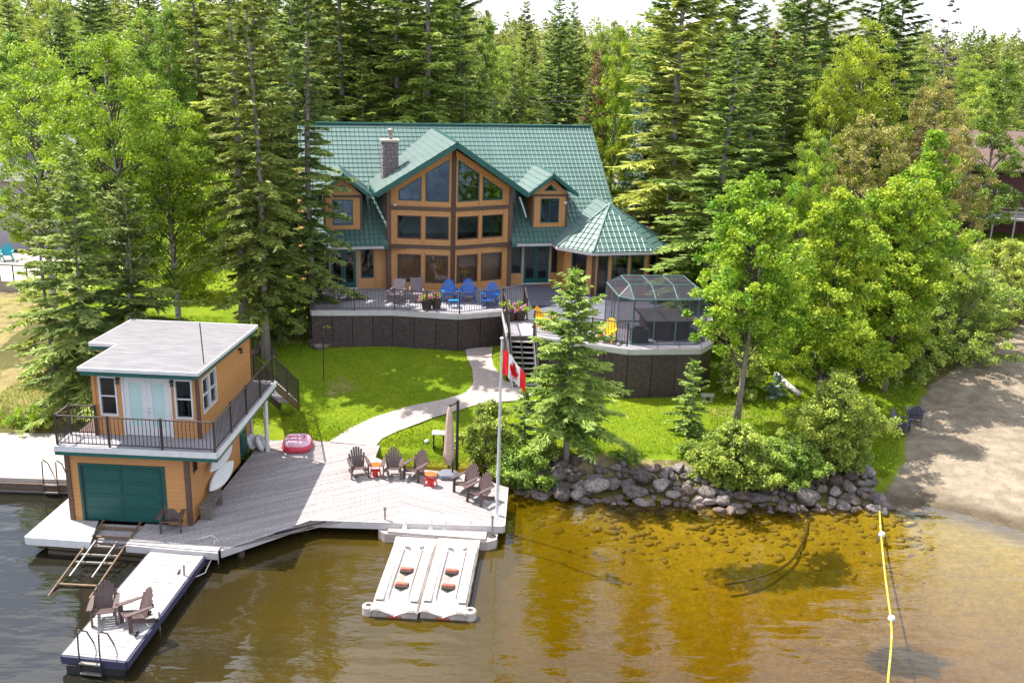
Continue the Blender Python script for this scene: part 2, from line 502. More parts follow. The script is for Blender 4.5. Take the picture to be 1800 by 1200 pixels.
def planks(poly, ztop, th, ang, w, gap, parent, mat, name='plank', length=3.6, rng=None, jitter=0.003):
    rng = rng or random.Random(3)
    d = (math.cos(ang), math.sin(ang)); nrm = (-d[1], d[0])
    os_ = [p[0] * nrm[0] + p[1] * nrm[1] for p in poly]
    o = min(os_)
    n = 0
    while o < max(os_):
        q = clip_half(clip_half(poly, nrm[0], nrm[1], o + w - gap), -nrm[0], -nrm[1], -o)
        o += w
        if len(q) < 3: continue
        ts = [p[0] * d[0] + p[1] * d[1] for p in q]
        t = min(ts) - rng.random() * length * 0.6
        while t < max(ts):
            r = clip_half(clip_half(q, d[0], d[1], t + length - 0.006), -d[0], -d[1], -t)
            t += length
            if len(r) >= 3 and abs(area(r)) > 0.004:
                z = ztop + rng.uniform(-jitter, jitter)
                c = r[0]
                mb = MB().prism([(p[0], p[1], z - th) for p in r], (0, 0, th))
                mb.build(name, mat, parent, loc=(c[0], c[1], z - th))
                n += 1
    return n

def _interval(poly, z):
    xs = []
    for i in range(len(poly)):
        a, b = poly[i], poly[(i + 1) % len(poly)]
        if (a[1] - z) * (b[1] - z) < 0:
            xs.append(a[0] + (b[0] - a[0]) * (z - a[1]) / (b[1] - a[1]))
    return (min(xs), max(xs)) if len(xs) >= 2 else None

def siding(mb, P, d, nrm, poly, openings, bh=0.15, proud=0.03, mi=0):
    """Lapped boards over a convex polygon in (s, z), minus convex openings."""
    zs0 = min(p[1] for p in poly); zs1 = max(p[1] for p in poly)
    base = zs0
    cuts = {zs0, zs1}
    z = zs0
    while z < zs1:
        cuts.add(round(z, 5)); z += bh
    for q in [poly] + openings:
        for p in q:
            if zs0 < p[1] < zs1: cuts.add(round(p[1], 5))
    cuts = sorted(cuts)
    e = 1e-4
    def pt(s, zz, off):
        return (P[0] + d[0] * s + nrm[0] * off, P[1] + d[1] * s + nrm[1] * off, zz)
    for a, b in zip(cuts[:-1], cuts[1:]):
        if b - a < 3e-4: continue
        ia, ib = _interval(poly, a + e), _interval(poly, b - e)
        if not ia or not ib: continue
        segs = [(ia[0], ia[1], ib[0], ib[1])]
        for op in openings:
            oa, ob = _interval(op, a + e), _interval(op, b - e)
            if not oa or not ob: continue
            new = []
            for (l0, r0, l1, r1) in segs:
                if oa[1] <= l0 or oa[0] >= r0:
                    new.append((l0, r0, l1, r1)); continue
                if oa[0] > l0: new.append((l0, oa[0], l1, ob[0]))
                if oa[1] < r0: new.append((oa[1], r0, ob[1], r1))
            segs = new
        row = math.floor((a - base + 1e-6) / bh)
        fa = (a - base - row * bh) / bh; fb = (b - base - row * bh) / bh
        oa_, ob_ = 0.006 + proud * (1 - fa), 0.006 + proud * (1 - fb)
        for (l0, r0, l1, r1) in segs:
            mb.add([pt(l0, a, oa_), pt(r0, a, oa_), pt(r1, b, ob_), pt(l1, b, ob_), pt(l0, a, -0.05), pt(r0, a, -0.05), pt(r1, b, -0.05), pt(l1, b, -0.05)],
                   [(0, 1, 2, 3), (0, 4, 5, 1), (5, 4, 7, 6), (1, 5, 6, 2), (4, 0, 3, 7)], mi)

def inset(poly, w):
    """inward offset of a convex polygon (CCW or CW)"""
    sgn = 1 if area(poly) > 0 else -1
    n = len(poly); lines = []
    for i in range(n):
        a, b = poly[i], poly[(i + 1) % n]
        L = math.hypot(b[0] - a[0], b[1] - a[1])
        nx, ny = -(b[1] - a[1]) / L * sgn, (b[0] - a[0]) / L * sgn
        lines.append((nx, ny, nx * a[0] + ny * a[1] + w))
    out = []
    for i in range(n):
        a, b = lines[i - 1], lines[i]
        det = a[0] * b[1] - a[1] * b[0]
        out.append(((a[2] * b[1] - b[2] * a[1]) / det, (a[0] * b[2] - b[0] * a[2]) / det))
    return out

def window(parent, P, d, nrm, poly, fw=0.06, dep=(-0.09, 0.045), mat=None, glass=None, mull=(), name='window', gname='pane', sub=None):
    """frame ring as the window part; the pane is its child."""
    def pt(p, off):
        return (P[0] + d[0] * p[0] + nrm[0] * off, P[1] + d[1] * p[0] + nrm[1] * off, p[1])
    inn = inset(poly, fw)
    n = len(poly)
    mb = MB()
    vs = [pt(p, dep[1]) for p in poly] + [pt(p, dep[1]) for p in inn] + [pt(p, dep[0]) for p in poly] + [pt(p, dep[0]) for p in inn]
    fs = []
    for i in range(n):
        j = (i + 1) % n
        fs += [(i, j, n + j, n + i), (2 * n + i, 2 * n + j, j, i), (n + i, n + j, 3 * n + j, 3 * n + i), (2 * n + j, 2 * n + i, 3 * n + i, 3 * n + j)]
    mb.add(vs, fs)
    for (a, b) in mull:
        up = Vector((nrm[0], nrm[1], 0))
        mb.beam(pt(a, -0.01), pt(b, -0.01), fw * 0.75, 0.05, up=up)
    w = mb.build(name, mat, parent)
    g = MB().prism([pt(p, -0.04) for p in inset(poly, fw * 0.8)], (nrm[0] * 0.008, nrm[1] * 0.008, 0)).build(gname, glass or M_glass, w if sub is None else sub)
    return w

def rect(s0, s1, z0, z1):
    return [(s0, z0), (s1, z0), (s1, z1), (s0, z1)]

_balm = {}
def railing(parent, pts, h=1.02, sp=0.115, post=1.9, lastpost=True, firstpost=True, slope_bal=True, mat=None, mtop=None, pw=0.06, z0=0.09):
    mat = mat or M_rail; mtop = mtop or M_railtop
    key = (round(h, 2), mat.name)
    if key not in _balm:
        _balm[key] = (MB().box(-0.009, 0.009, -0.009, 0.009, 0, h - z0 - 0.02).mesh('baluster', mat),
                      MB().box(-pw / 2, pw / 2, -pw / 2, pw / 2, -0.30, h + 0.03).box(-pw / 2 - .008, pw / 2 + .008, -pw / 2 - .008, pw / 2 + .008, h + 0.03, h + 0.05).mesh('post', mat))
    bm_, pm_ = _balm[key]
    for i in range(len(pts) - 1):
        a, b = Vector(pts[i]), Vector(pts[i + 1])
        L = (b - a).length
        ang = math.atan2(b.y - a.y, b.x - a.x)
        n = max(1, round(L / post))
        for k in range(n + 1):
            if k == 0 and (i > 0 or not firstpost): continue
            if k == n and i == len(pts) - 2 and not lastpost: continue
            link('post', pm_, parent, a.lerp(b, k / n), (0, 0, ang))
        MB().beam(a + Vector((0, 0, h)), b + Vector((0, 0, h)), 0.055, 0.035).build('top_rail', mtop, parent)
        MB().beam(a + Vector((0, 0, z0)), b + Vector((0, 0, z0)), 0.03, 0.03).build('bottom_rail', mat, parent)
        m = max(2, int(L / sp))
        for k in range(1, m):
            p = a.lerp(b, k / m)
            if min((k / m * n) % 1, 1 - (k / m * n) % 1) * L / n < 0.035: continue
            link('baluster', bm_, parent, p + Vector((0, 0, z0)), (0, 0, ang))

def np_mesh(name, V, F, mat, tint=None, mats=None, smooth=False):
    """V (n,3), F (m,4) or (m,3)"""
    me = bpy.data.meshes.new(name)
    V = np.asarray(V, np.float32); F = np.asarray(F, np.int32)
    k = F.shape[1]
    me.vertices.add(len(V)); me.vertices.foreach_set('co', V.ravel())
    me.loops.add(F.size); me.loops.foreach_set('vertex_index', F.ravel())
    me.polygons.add(len(F))
    me.polygons.foreach_set('loop_start', np.arange(0, F.size, k, dtype=np.int32))
    me.polygons.foreach_set('loop_total', np.full(len(F), k, np.int32))
    if smooth:
        me.polygons.foreach_set('use_smooth', np.ones(len(F), bool))
    me.materials.append(mat)
    if tint is not None:
        at = me.attributes.new('tint', 'FLOAT', 'FACE')
        at.data.foreach_set('value', np.asarray(tint, np.float32))
    me.update(calc_edges=True)
    return me

# ------------------------------------------------------------------ plants
def _unit(a):
    return a / np.maximum(np.linalg.norm(a, axis=-1, keepdims=True), 1e-9)

def _rhomb(P, D, S, L, W, mid=0.45):
    L = L[:, None]; W = W[:, None]
    V = np.stack([P, P + D * L * mid + S * W / 2, P + D * L, P + D * L * mid - S * W / 2], 1).reshape(-1, 3)
    F = np.arange(len(V), dtype=np.int32).reshape(-1, 4)
    return V, F

def _tris(P, D, S, L, W):
    L = L[:, None]; W = W[:, None]
    V = np.stack([P - S * W / 2, P + S * W / 2, P + D * L], 1).reshape(-1, 3)
    return V, np.arange(len(V), dtype=np.int32).reshape(-1, 3)

def _join(q, t, tq, tt):
    V = np.concatenate([q[0], t[0]]); n = len(q[0])
    F = np.concatenate([q[1][:, [0, 1, 2]], q[1][:, [0, 2, 3]], t[1] + n])
    return V, F, np.concatenate([tq, tq, tt])

def trunk_mesh(name, h, r0, mat, rng, lean=0.0, limbs=(), top=0.985):
    mb = MB()
    n = 9
    ph = rng.uniform(0, 6)
    pts = []
    for i in range(n):
        t = i / (n - 1)
        pts.append((lean * h * t + 0.012 * h * math.sin(ph + 5 * t) * t, 0.010 * h * math.sin(ph * 1.7 + 4 * t) * t, t * h * top - (0.25 if i == 0 else 0)))
    rs = [r0 * (1.25 if i == 0 else (1 - 0.93 * i / (n - 1))) for i in range(n)]
    mb.tube(pts, rs, 8)
    for (a, b, c, r) in limbs:
        mb.tube([a, b, c], [r * .8, r * 0.55, r * 0.2], 4, mi=1, cap=False)
    me = mb.mesh(name, [mat, M_limb], smooth=True)
    return me, pts

def spruce_meshes(seed, h, r, base=0.06, dens=4.2, leaf=None, trunk_r=None, fine=1.0, droop=0.22, thin=1.0, pw=0.62):
    rng = np.random.default_rng(seed); prng = random.Random(seed)
    A = [[], [], [], [], [], []]; B = [[], [], [], [], [], []]
    limbs = []
    nb = int(h * (1 - base) * dens)
    az = 0.0
    for i in range(nb):
        f = (i + rng.uniform(0, 0.8)) / nb
        z = min(h * (base + (1 - base) * f ** 1.04), h * 0.992)
        p = 1 - f
        L = r * min(1.0, p ** pw * 1.05) * rng.uniform(0.55, 1.12) + 0.14
        if f < 0.10: L *= 0.72 + 2.8 * f
        if rng.random() > thin: continue
        az += 2.399 + rng.uniform(-0.5, 0.5)
        el = (-0.22 + 0.95 * f ** 1.5) + rng.uniform(-0.14, 0.14)
        dr = droop * (1 - 0.7 * f) * rng.uniform(0.5, 1.3)
        ca, sa = math.cos(az), math.sin(az)
        m = max(6, int(L * 10 * fine))
        s = np.sort(rng.uniform(0.03, 1.0, m)); s[-1] = 1.0
        rad_ = L * s * math.cos(el)
        zz = z + L * s * math.sin(el) - dr * L * s ** 2 + 0.34 * dr * L * s ** 4
        C = np.stack([ca * rad_, sa * rad_, zz], 1)
        if L > 0.6 and i % 2 == 0:
            e = 0.82
            limbs.append(((0, 0, z), (ca * L * .45 * math.cos(el), sa * L * .45 * math.cos(el), z + L * .45 * math.sin(el) - dr * L * .2),
                          (ca * L * e * math.cos(el), sa * L * e * math.cos(el), z + L * e * math.sin(el) - dr * L * e * e * 0.8), 0.010 + 0.008 * L))
        bt = rng.uniform(0.0, 0.8)
        for side in (-1, 1):
            ang = az + side * rng.uniform(0.3, 1.2, m) * (1 - 0.55 * s ** 3)
            tl = (0.20 + 0.30 * L * (1 - 0.70 * s) * (0.5 + 0.5 * np.minimum(s * 3, 1))) * rng.uniform(0.65, 1.3, m) / fine ** 0.5
            tl = np.clip(tl, 0.12, 0.75)
            dz = -rng.uniform(-0.08, 0.38, m) - 0.15 * dr
            D = _unit(np.stack([np.cos(ang), np.sin(ang), dz], 1))
            S = _unit(np.cross(D, np.array([0, 0, 1.0])) + np.stack([np.zeros(m), np.zeros(m), rng.uniform(-1.3, 1.3, m)], 1))
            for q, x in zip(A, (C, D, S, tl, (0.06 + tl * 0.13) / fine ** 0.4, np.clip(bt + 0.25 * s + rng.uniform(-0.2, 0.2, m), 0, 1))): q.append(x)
            for sub in (-1, 1, -.55, .55):            # side sprigs
                a2 = ang + sub * rng.uniform(0.55, 1.0, m)
                D2 = _unit(np.stack([np.cos(a2), np.sin(a2), dz - rng.uniform(-0.1, 0.25, m)], 1))
                S2 = _unit(np.cross(D2, np.array([0, 0, 1.0])) + np.stack([np.zeros(m), np.zeros(m), rng.uniform(-1.5, 1.5, m)], 1))
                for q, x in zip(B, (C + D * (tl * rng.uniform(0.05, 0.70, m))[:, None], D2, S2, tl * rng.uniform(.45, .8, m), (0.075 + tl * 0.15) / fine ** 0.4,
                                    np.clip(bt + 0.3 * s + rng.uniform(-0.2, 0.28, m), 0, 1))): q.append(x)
    m = 40
    zz = rng.uniform(h * 0.95, h * 1.0, m); a = rng.uniform(0, 6.28, m)
    D = _unit(np.stack([np.cos(a), np.sin(a), rng.uniform(0.2, 2.0, m)], 1))
    for q, x in zip(A, (np.stack([zz * 0, zz * 0, zz], 1), D, _unit(np.cross(D, rng.normal(size=(m, 3)))), rng.uniform(0.15, 0.42, m), np.full(m, 0.07), rng.uniform(0.2, 0.7, m))): q.append(x)
    A = [np.concatenate(x) for x in A]; B = [np.concatenate(x) for x in B]
    V, F, Tn = _join(_rhomb(*A[:5]), _tris(*B[:5]), A[5], B[5])
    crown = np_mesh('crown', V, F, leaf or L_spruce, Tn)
    tr, _ = trunk_mesh('trunk', h, trunk_r or (0.05 + h * 0.0095), M_spr_bark, prng, limbs=limbs)
    return tr, crown

def leaf_blob(rng, C, rc, per, size, flat=0.7, up=0.7):
    n = len(C)
    c = np.repeat(C, per, 0); k = np.repeat(rc, per)
    q = rng.normal(size=(n * per, 3)); q = _unit(q) * (rng.random((n * per, 1)) ** 0.5)
    q[:, 2] *= flat
    P = c + q * k[:, None]
    N = _unit(rng.normal(size=(n * per, 3)) * 0.75 + np.array([0, 0, up]) + q * 0.5)
    D = _unit(np.cross(N, rng.normal(size=(n * per, 3))))
    S = np.cross(N, D)
    L = size * rng.uniform(0.65, 1.3, n * per)
    return P, D, S, L

def decid_meshes(seed, h, r, cb=0.25, nclump=130, per=110, size=0.15, leaf=None, bark=None, prof='oval', trunk_r=None, multi=1, lobes=0.25, rc=(0.24, 0.50), lean=0.0):
    rng = np.random.default_rng(seed); prng = random.Random(seed)
    q = rng.random(nclump * 3)
    f = {'oval': lambda t: np.sin(np.pi * np.clip(t * 0.92 + 0.06, 0, 1)) ** 0.65,
         'cone': lambda t: (1 - t) ** 0.75 * np.minimum(1, 0.55 + t * 2.2) + 0.06,
         'dome': lambda t: np.sqrt(np.clip(1 - t ** 2.2, 0, 1)) * np.minimum(1, 0.7 + t * 1.2),
         'column': lambda t: np.minimum(1, (1 - t) * 2.2) ** 0.7 * np.minimum(1, 0.5 + t * 3)}[prof]
    keep = rng.random(len(q)) < f(q) ** 1.1 + 0.05
    q = q[keep][:nclump]
    n = len(q)
    az = rng.uniform(0, 2 * np.pi, n)
    lob = 1 + lobes * (np.sin(az * 2 + seed) * np.sin(q * 7 + seed * 1.3) + 0.6 * np.sin(az * 3 - seed * 2 + q * 11))
    R = r * f(q) * lob
    rho = R * np.sqrt(rng.uniform(0.10, 1.0, n))
    z = h * (cb + (1 - cb) * q * 0.97)
    C = np.stack([rho * np.cos(az), rho * np.sin(az), z], 1)
    k = rng.uniform(rc[0], rc[1], n) * (0.7 + 0.3 * r / 2.5)
    P, D, S, L = leaf_blob(rng, C, k, per, size)
    tint = np.clip(np.repeat(rng.uniform(0.0, 0.85, n), per) + rng.uniform(-0.25, 0.30, n * per), 0, 1)
    V, F = _rhomb(P, D, S, L, L * rng.uniform(0.5, 0.8, len(L)))
    crown = np_mesh('crown', V, F, leaf, tint)
    limbs = []
    for i in range(0, n, 3):
        zz = max(0.12 * h, C[i, 2] - (0.35 + 0.75 * rho[i]) * rng.uniform(0.6, 1.1))
        zz = min(zz, h * 0.9)
        mid = (C[i, 0] * 0.45 + rng.uniform(-.1, .1), C[i, 1] * 0.45 + rng.uniform(-.1, .1), zz + (C[i, 2] - zz) * 0.62)
        limbs.append(((0, 0, zz), mid, tuple(C[i]), 0.012 + 0.010 * max(rho[i], 0.3) + 0.0008 * h))
    if multi == 1:
        tr, _ = trunk_mesh('trunk', h * 0.93, trunk_r or (0.045 + h * 0.0098), bark or M_map_bark, prng, limbs=limbs, lean=lean)
    else:
        mb = MB()
        for j in range(multi):
            a = 2 * math.pi * j / multi + prng.uniform(-.4, .4)
            rr = r * prng.uniform(0.3, 0.7)
            mb.tube([(0.08 * math.cos(a), 0.08 * math.sin(a), -0.15), (rr * .4 * math.cos(a), rr * .4 * math.sin(a), h * .4), (rr * math.cos(a), rr * math.sin(a), h * .86)],
                    [0.03 + 0.008 * h, 0.02 + 0.006 * h, 0.01], 5)
        for (a, b, c, rr) in limbs[::2]:
            mb.tube([(a[0], a[1], a[2] * .5), b, c], [rr * .7, rr * .5, rr * .2], 4, cap=False)
        tr = mb.mesh('trunk', bark or M_map_bark, smooth=True)
    return tr, crown

def plant(kind, meshes, loc, label, cat, rz=0.0, scale=(1, 1, 1), group=None, leaf=None):
    """tree = Empty at the base > trunk, crown"""
    t = thing(kind, label, cat, loc, rz, group)
    t.scale = scale
    link('trunk' if cat == 'tree' else 'stem', meshes[0], t)
    link('crown' if cat == 'tree' else 'foliage', meshes[1], t)
    return t

def base_at(px, ytop, Y):
    p = AT(px, ytop, Y)
    z = H(p.x, p.y)
    return Vector((p.x, p.y, z)), p.z - z

# ------------------------------------------------------------------ ground, lake
def ground_material():
    m, n, l, out = _nt('ground_cover')
    b = n.new('ShaderNodeBsdfPrincipled'); b.inputs['Roughness'].default_value = 0.95
    b.inputs['Specular IOR Level'].default_value = 0.15
    l.new(b.outputs[0], out.inputs['Surface'])
    tc = n.new('ShaderNodeTexCoord')
    def noise(sc, det=6, rough=0.6):
        x = n.new('ShaderNodeTexNoise'); x.inputs['Scale'].default_value = sc; x.inputs['Detail'].default_value = det; x.inputs['Roughness'].default_value = rough
        l.new(tc.outputs['Object'], x.inputs['Vector']); return x.outputs['Fac']
    def ramp(src, c1, c2, a=0.35, bb=0.65):
        r = n.new('ShaderNodeValToRGB'); r.color_ramp.elements[0].position = a; r.color_ramp.elements[1].position = bb
        r.color_ramp.elements[0].color = (*c1, 1); r.color_ramp.elements[1].color = (*c2, 1); l.new(src, r.inputs['Fac']); return r.outputs['Color']
    def mix(fac, a, c):
        x = n.new('ShaderNodeMixRGB'); l.new(fac, x.inputs['Fac']); l.new(a, x.inputs['Color1']); l.new(c, x.inputs['Color2']); return x.outputs[0]
    def math_(op, a, c):
        x = n.new('ShaderNodeMath'); x.operation = op; x.use_clamp = True
        for i, q in enumerate((a, c)):
            if isinstance(q, (int, float)): x.inputs[i].default_value = q
            else: l.new(q, x.inputs[i])
        return x.outputs[0]
    at = n.new('ShaderNodeAttribute'); at.attribute_name = 'zone'
    sp = n.new('ShaderNodeSeparateColor'); l.new(at.outputs['Color'], sp.inputs[0])
    big, mid, fine = noise(0.35), noise(2.2, 8), noise(16, 6)
    def edge(ch, nz, amt=1.4):
        # threshold of the zone perturbed by noise
        x = n.new('ShaderNodeMath'); x.operation = 'MULTIPLY_ADD'; l.new(nz, x.inputs[0]); x.inputs[1].default_value = amt; l.new(ch, x.inputs[2])
        mr = n.new('ShaderNodeMapRange'); mr.inputs['From Min'].default_value = 0.5 + amt * 0.5 - 0.10; mr.inputs['From Max'].default_value = 0.5 + amt * 0.5 + 0.10
        l.new(x.outputs[0], mr.inputs['Value']); return mr.outputs[0]
    grass = mix(fine, ramp(mid, (0.082, 0.158, 0.004), (0.165, 0.23, 0.008)), ramp(big, (0.105, 0.18, 0.005), (0.235, 0.26, 0.012)))
    dry = mix(fine, ramp(mid, (0.22, 0.16, 0.09), (0.32, 0.245, 0.11)), ramp(big, (0.24, 0.175, 0.11), (0.22, 0.22, 0.05)))
    duff = mix(mid, ramp(fine, (0.06, 0.045, 0.025), (0.14, 0.10, 0.05)), ramp(big, (0.07, 0.09, 0.02), (0.13, 0.14, 0.03)))
    sand = mix(noise(24, 8, .7), ramp(noise(1.4, 9, .7), (0.135, 0.105, 0.075), (0.30, 0.245, 0.18), .4, .6), ramp(big, (0.21, 0.17, 0.125), (0.31, 0.255, 0.19)))
    bed = mix(big, ramp(mid, (0.36, 0.285, 0.03), (0.54, 0.42, 0.05)), ramp(noise(5.0, 9, 0.7), (0.19, 0.145, 0.03), (0.56, 0.43, 0.05), 0.3, 0.62))
    darkbed = ramp(mid, (0.045, 0.05, 0.02), (0.10, 0.095, 0.03))  # darker patches of the lake bed
    at2 = n.new('ShaderNodeAttribute'); at2.attribute_name = 'zone2'
    sp2 = n.new('ShaderNodeSeparateColor'); l.new(at2.outputs['Color'], sp2.inputs[0])
    col = mix(edge(sp.outputs[1], mid, 0.8), duff, grass)
    col = mix(edge(sp2.outputs[0], mid, 1.0), col, dry)
    col = mix(edge(sp.outputs[0], mid, 0.5), col, sand)
    bed = mix(edge(sp2.outputs[1], mid, 1.0), bed, darkbed)
    col = mix(sp.outputs[2], col, bed)
    # damp sand at the waterline
    damp = n.new('ShaderNodeHueSaturation'); damp.inputs['Value'].default_value = 0.42; damp.inputs['Saturation'].default_value = 1.25
    l.new(col, damp.inputs['Color'])
    col = mix(sp2.outputs[2], col, damp.outputs[0])
    l.new(col, b.inputs['Base Color'])
    bp = n.new('ShaderNodeBump'); bp.inputs['Strength'].default_value = 0.8; bp.inputs['Distance'].default_value = 0.06
    hsum = n.new('ShaderNodeMath'); hsum.operation = 'MULTIPLY_ADD'; l.new(noise(3.2, 3), hsum.inputs[0]); hsum.inputs[1].default_value = 2.2; l.new(fine, hsum.inputs[2])
    l.new(hsum.outputs[0], bp.inputs['Height']); l.new(bp.outputs[0], b.inputs['Normal'])
    return m

def axis(lo, a, b, hi, fine, coarse):
    out = list(np.arange(a, b, fine))
    x, st = a, fine
    while x > lo:
        st = min(st * 1.25, coarse); x -= st; out.insert(0, x)
    x, st = b, fine
    out.append(b)
    while x < hi:
        st = min(st * 1.25, coarse); x += st; out.append(x)
    return np.array(out)

def beach_edge(y):
    return np.interp(y, [30, 34.4, 38, 42, 46, 51, 56, 62, 70], [13.9, 14.1, 16.4, 18.0, 20.5, 25.5, 30, 34, 40])

gx = axis(-420, -24, 34, 420, 0.33, 14)
gy = axis(-60, 19, 64, 620, 0.33, 14)
GX, GY = np.meshgrid(gx, gy)
GZ = Hn(GX, GY)
nzm = np.array([mnoise.fractal(Vector((x * 0.35, y * 0.35, 3.0)), 1.0, 2.0, 4) for x, y in zip(GX.ravel(), GY.ravel())]).reshape(GX.shape)
GZ = GZ + 0.05 * nzm * (GY > 0)
V = np.stack([GX, GY, GZ], -1).reshape(-1, 3)
ny, nx = GX.shape
ii = (np.arange(ny - 1)[:, None] * nx + np.arange(nx - 1)[None, :]).ravel()
F = np.stack([ii, ii + 1, ii + 1 + nx, ii + nx], 1)
ground_me = np_mesh('ground', V, F, ground_material(), smooth=True)
dsh = GY - shore(GX)
sandm = sstep(-0.8, 0.8, GX - beach_edge(GY)) * (GY < 66) * (dsh > -2.5)
sandm = np.maximum(sandm, ((GX > 6) & (GY > 84) & (GY < 100) & (GX < 60)) * 1.0)
lawn = ((GY < 49.5) & (GY > 36) & (GX > -16.0) & (GX < 13.5)) | ((GX > 9) & (GX < 20) & (GY < 52)) | ((GX > 30) & (GY > 60) & (GY < 84)) | ((GX > -26) & (GX < -9) & (GY > 49) & (GY < 60))
lawn = lawn * 1.0 * (1 - ((dsh < 1.75) & (GX > -.5) & (GX < 14.2)))
drym = np.exp(-(((GX + 20.5) / 3.0) ** 2 + ((GY - 41.5) / 4.0) ** 2)) * 0.95 + np.exp(-(((GX + 11.5) / 2.2) ** 2 + ((GY - 47.5) / 1.6) ** 2)) * 0.8 \
    + np.exp(-(((GX - 3.6) / 2.4) ** 2 + ((GY - 35.6) / 1.1) ** 2)) * 0.75 + np.exp(-(((GX - 9.8) / 3.5) ** 2 + ((GY - 40.0) / 2.0) ** 2)) * 0.45 \
    + np.exp(-(((GX + 7.6) / 1.3) ** 2 + ((GY - 42) / 1.8) ** 2)) * 0.55 + ((GX < -24) & (GY < 60)) * 0.6 + np.exp(-(((GX - 7.0) / 1.2) ** 2 + ((GY - 35.4) / 0.7) ** 2)) * 0.6
bedm = sstep(0.0, -0.10, GZ)
darkbedm = np.exp(-(((GX - 8.6) / 2.3) ** 2 + ((GY - 29.6) / 0.9) ** 2)) * 0.85 + np.exp(-(((GX - 11.2) / 1.0) ** 2 + ((GY - 30.6) / 1.3) ** 2)) * 0.7 \
    + np.exp(-(((GX - 12.2) / 1.5) ** 2 + ((GY - 26.0) / 0.7) ** 2)) * 1.0 + np.exp(-(((GX - 7) / 7) ** 2 + ((GY - 33.2) / 0.8) ** 2)) * 0.62
dampm = np.exp(-((dsh - 0.35) / 1.0) ** 2) * sstep(13.5, 15, GX)
for nm, chans in (('zone', (sandm, lawn, bedm)), ('zone2', (np.clip(drym, 0, 1), np.clip(darkbedm, 0, 1), np.clip(dampm, 0, 1)))):
    at = ground_me.attributes.new(nm, 'FLOAT_COLOR', 'POINT')
    at.data.foreach_set('color', np.stack([c.ravel() for c in chans] + [np.ones(GX.size)], 1).astype(np.float32).ravel())
ground = link('ground', ground_me)
ground['kind'] = 'structure'

def water_material():
    m, n, l, out = _nt('lake_water')
    tc = n.new('ShaderNodeTexCoord')
    mp = n.new('ShaderNodeMapping'); mp.inputs['Scale'].default_value = (0.46, 1.15, 1); mp.inputs['Rotation'].default_value = (0, 0, rad(-8))
    l.new(tc.outputs['Object'], mp.inputs['Vector'])
    n1 = n.new('ShaderNodeTexNoise'); n1.inputs['Scale'].default_value = 1.15; n1.inputs['Detail'].default_value = 3.0; n1.inputs['Roughness'].default_value = 0.45
    l.new(mp.outputs[0], n1.inputs['Vector'])
    n2 = n.new('ShaderNodeTexNoise'); n2.inputs['Scale'].default_value = 6.0; n2.inputs['Detail'].default_value = 3.0
    l.new(mp.outputs[0], n2.inputs['Vector'])
    ad = n.new('ShaderNodeMath'); ad.operation = 'MULTIPLY_ADD'; l.new(n2.outputs['Fac'], ad.inputs[0]); ad.inputs[1].default_value = 0.045; l.new(n1.outputs['Fac'], ad.inputs[2])
    bp = n.new('ShaderNodeBump'); bp.inputs['Strength'].default_value = 1.0; bp.inputs['Distance'].default_value = 0.038
    l.new(ad.outputs[0], bp.inputs['Height'])
    t = n.new('ShaderNodeBsdfTransparent'); t.inputs['Color'].default_value = (0.97, 0.93, 0.80, 1)
    g = n.new('ShaderNodeBsdfGlossy'); g.inputs['Roughness'].default_value = 0.015
    l.new(bp.outputs[0], g.inputs['Normal'])
    fr = n.new('ShaderNodeFresnel'); fr.inputs['IOR'].default_value = 1.78
    l.new(bp.outputs[0], fr.inputs['Normal'])
    mx = n.new('ShaderNodeMixShader')
    l.new(fr.outputs[0], mx.inputs['Fac']); l.new(t.outputs[0], mx.inputs[1]); l.new(g.outputs[0], mx.inputs[2])
    l.new(mx.outputs[0], out.inputs['Surface'])
    df = n.new('ShaderNodeBsdfDiffuse'); dn_ = n.new('ShaderNodeTexNoise'); dn_.inputs['Scale'].default_value = 0.35; l.new(tc.outputs['Object'], dn_.inputs['Vector'])
    sx_ = n.new('ShaderNodeSeparateXYZ'); l.new(tc.outputs['Object'], sx_.inputs[0])
    m1_ = n.new('ShaderNodeMath'); m1_.operation = 'MULTIPLY_ADD'; l.new(dn_.outputs['Fac'], m1_.inputs[0]); m1_.inputs[1].default_value = 5.0; l.new(sx_.outputs['X'], m1_.inputs[2])
    m2_ = n.new('ShaderNodeMapRange'); m2_.inputs['From Min'].default_value = -9.0; m2_.inputs['From Max'].default_value = 3.0; l.new(m1_.outputs[0], m2_.inputs['Value'])
    mc_ = n.new('ShaderNodeMixRGB'); mc_.inputs['Color1'].default_value = (0.016, 0.015, 0.010, 1); mc_.inputs['Color2'].default_value = (0.082, 0.051, 0.0003, 1)
    l.new(m2_.outputs[0], mc_.inputs['Fac']); l.new(mc_.outputs[0], df.inputs['Color'])
    tb = n.new('ShaderNodeMixShader'); tb.inputs['Fac'].default_value = 0.46
    m3_ = n.new('ShaderNodeMapRange'); m3_.inputs['From Min'].default_value = -1.0; m3_.inputs['From Max'].default_value = 8.0; m3_.inputs['To Min'].default_value = 0.93; m3_.inputs['To Max'].default_value = 0.20
    l.new(m1_.outputs[0], m3_.inputs['Value']); l.new(m3_.outputs[0], tb.inputs['Fac'])
    l.new(t.outputs[0], tb.inputs[1]); l.new(df.outputs[0], tb.inputs[2])
    l.new(tb.outputs[0], mx.inputs[1])
    va = n.new('ShaderNodeVolumeAbsorption'); va.inputs['Color'].default_value = (0.72, 0.585, 0.0, 1); va.inputs['Density'].default_value = 0.80
    l.new(va.outputs[0], out.inputs['Volume'])
    return m
wb = MB().box(-400, 400, -58, 60, -9.0, 0.0)
water = wb.build('water', water_material())
water['kind'] = 'structure'

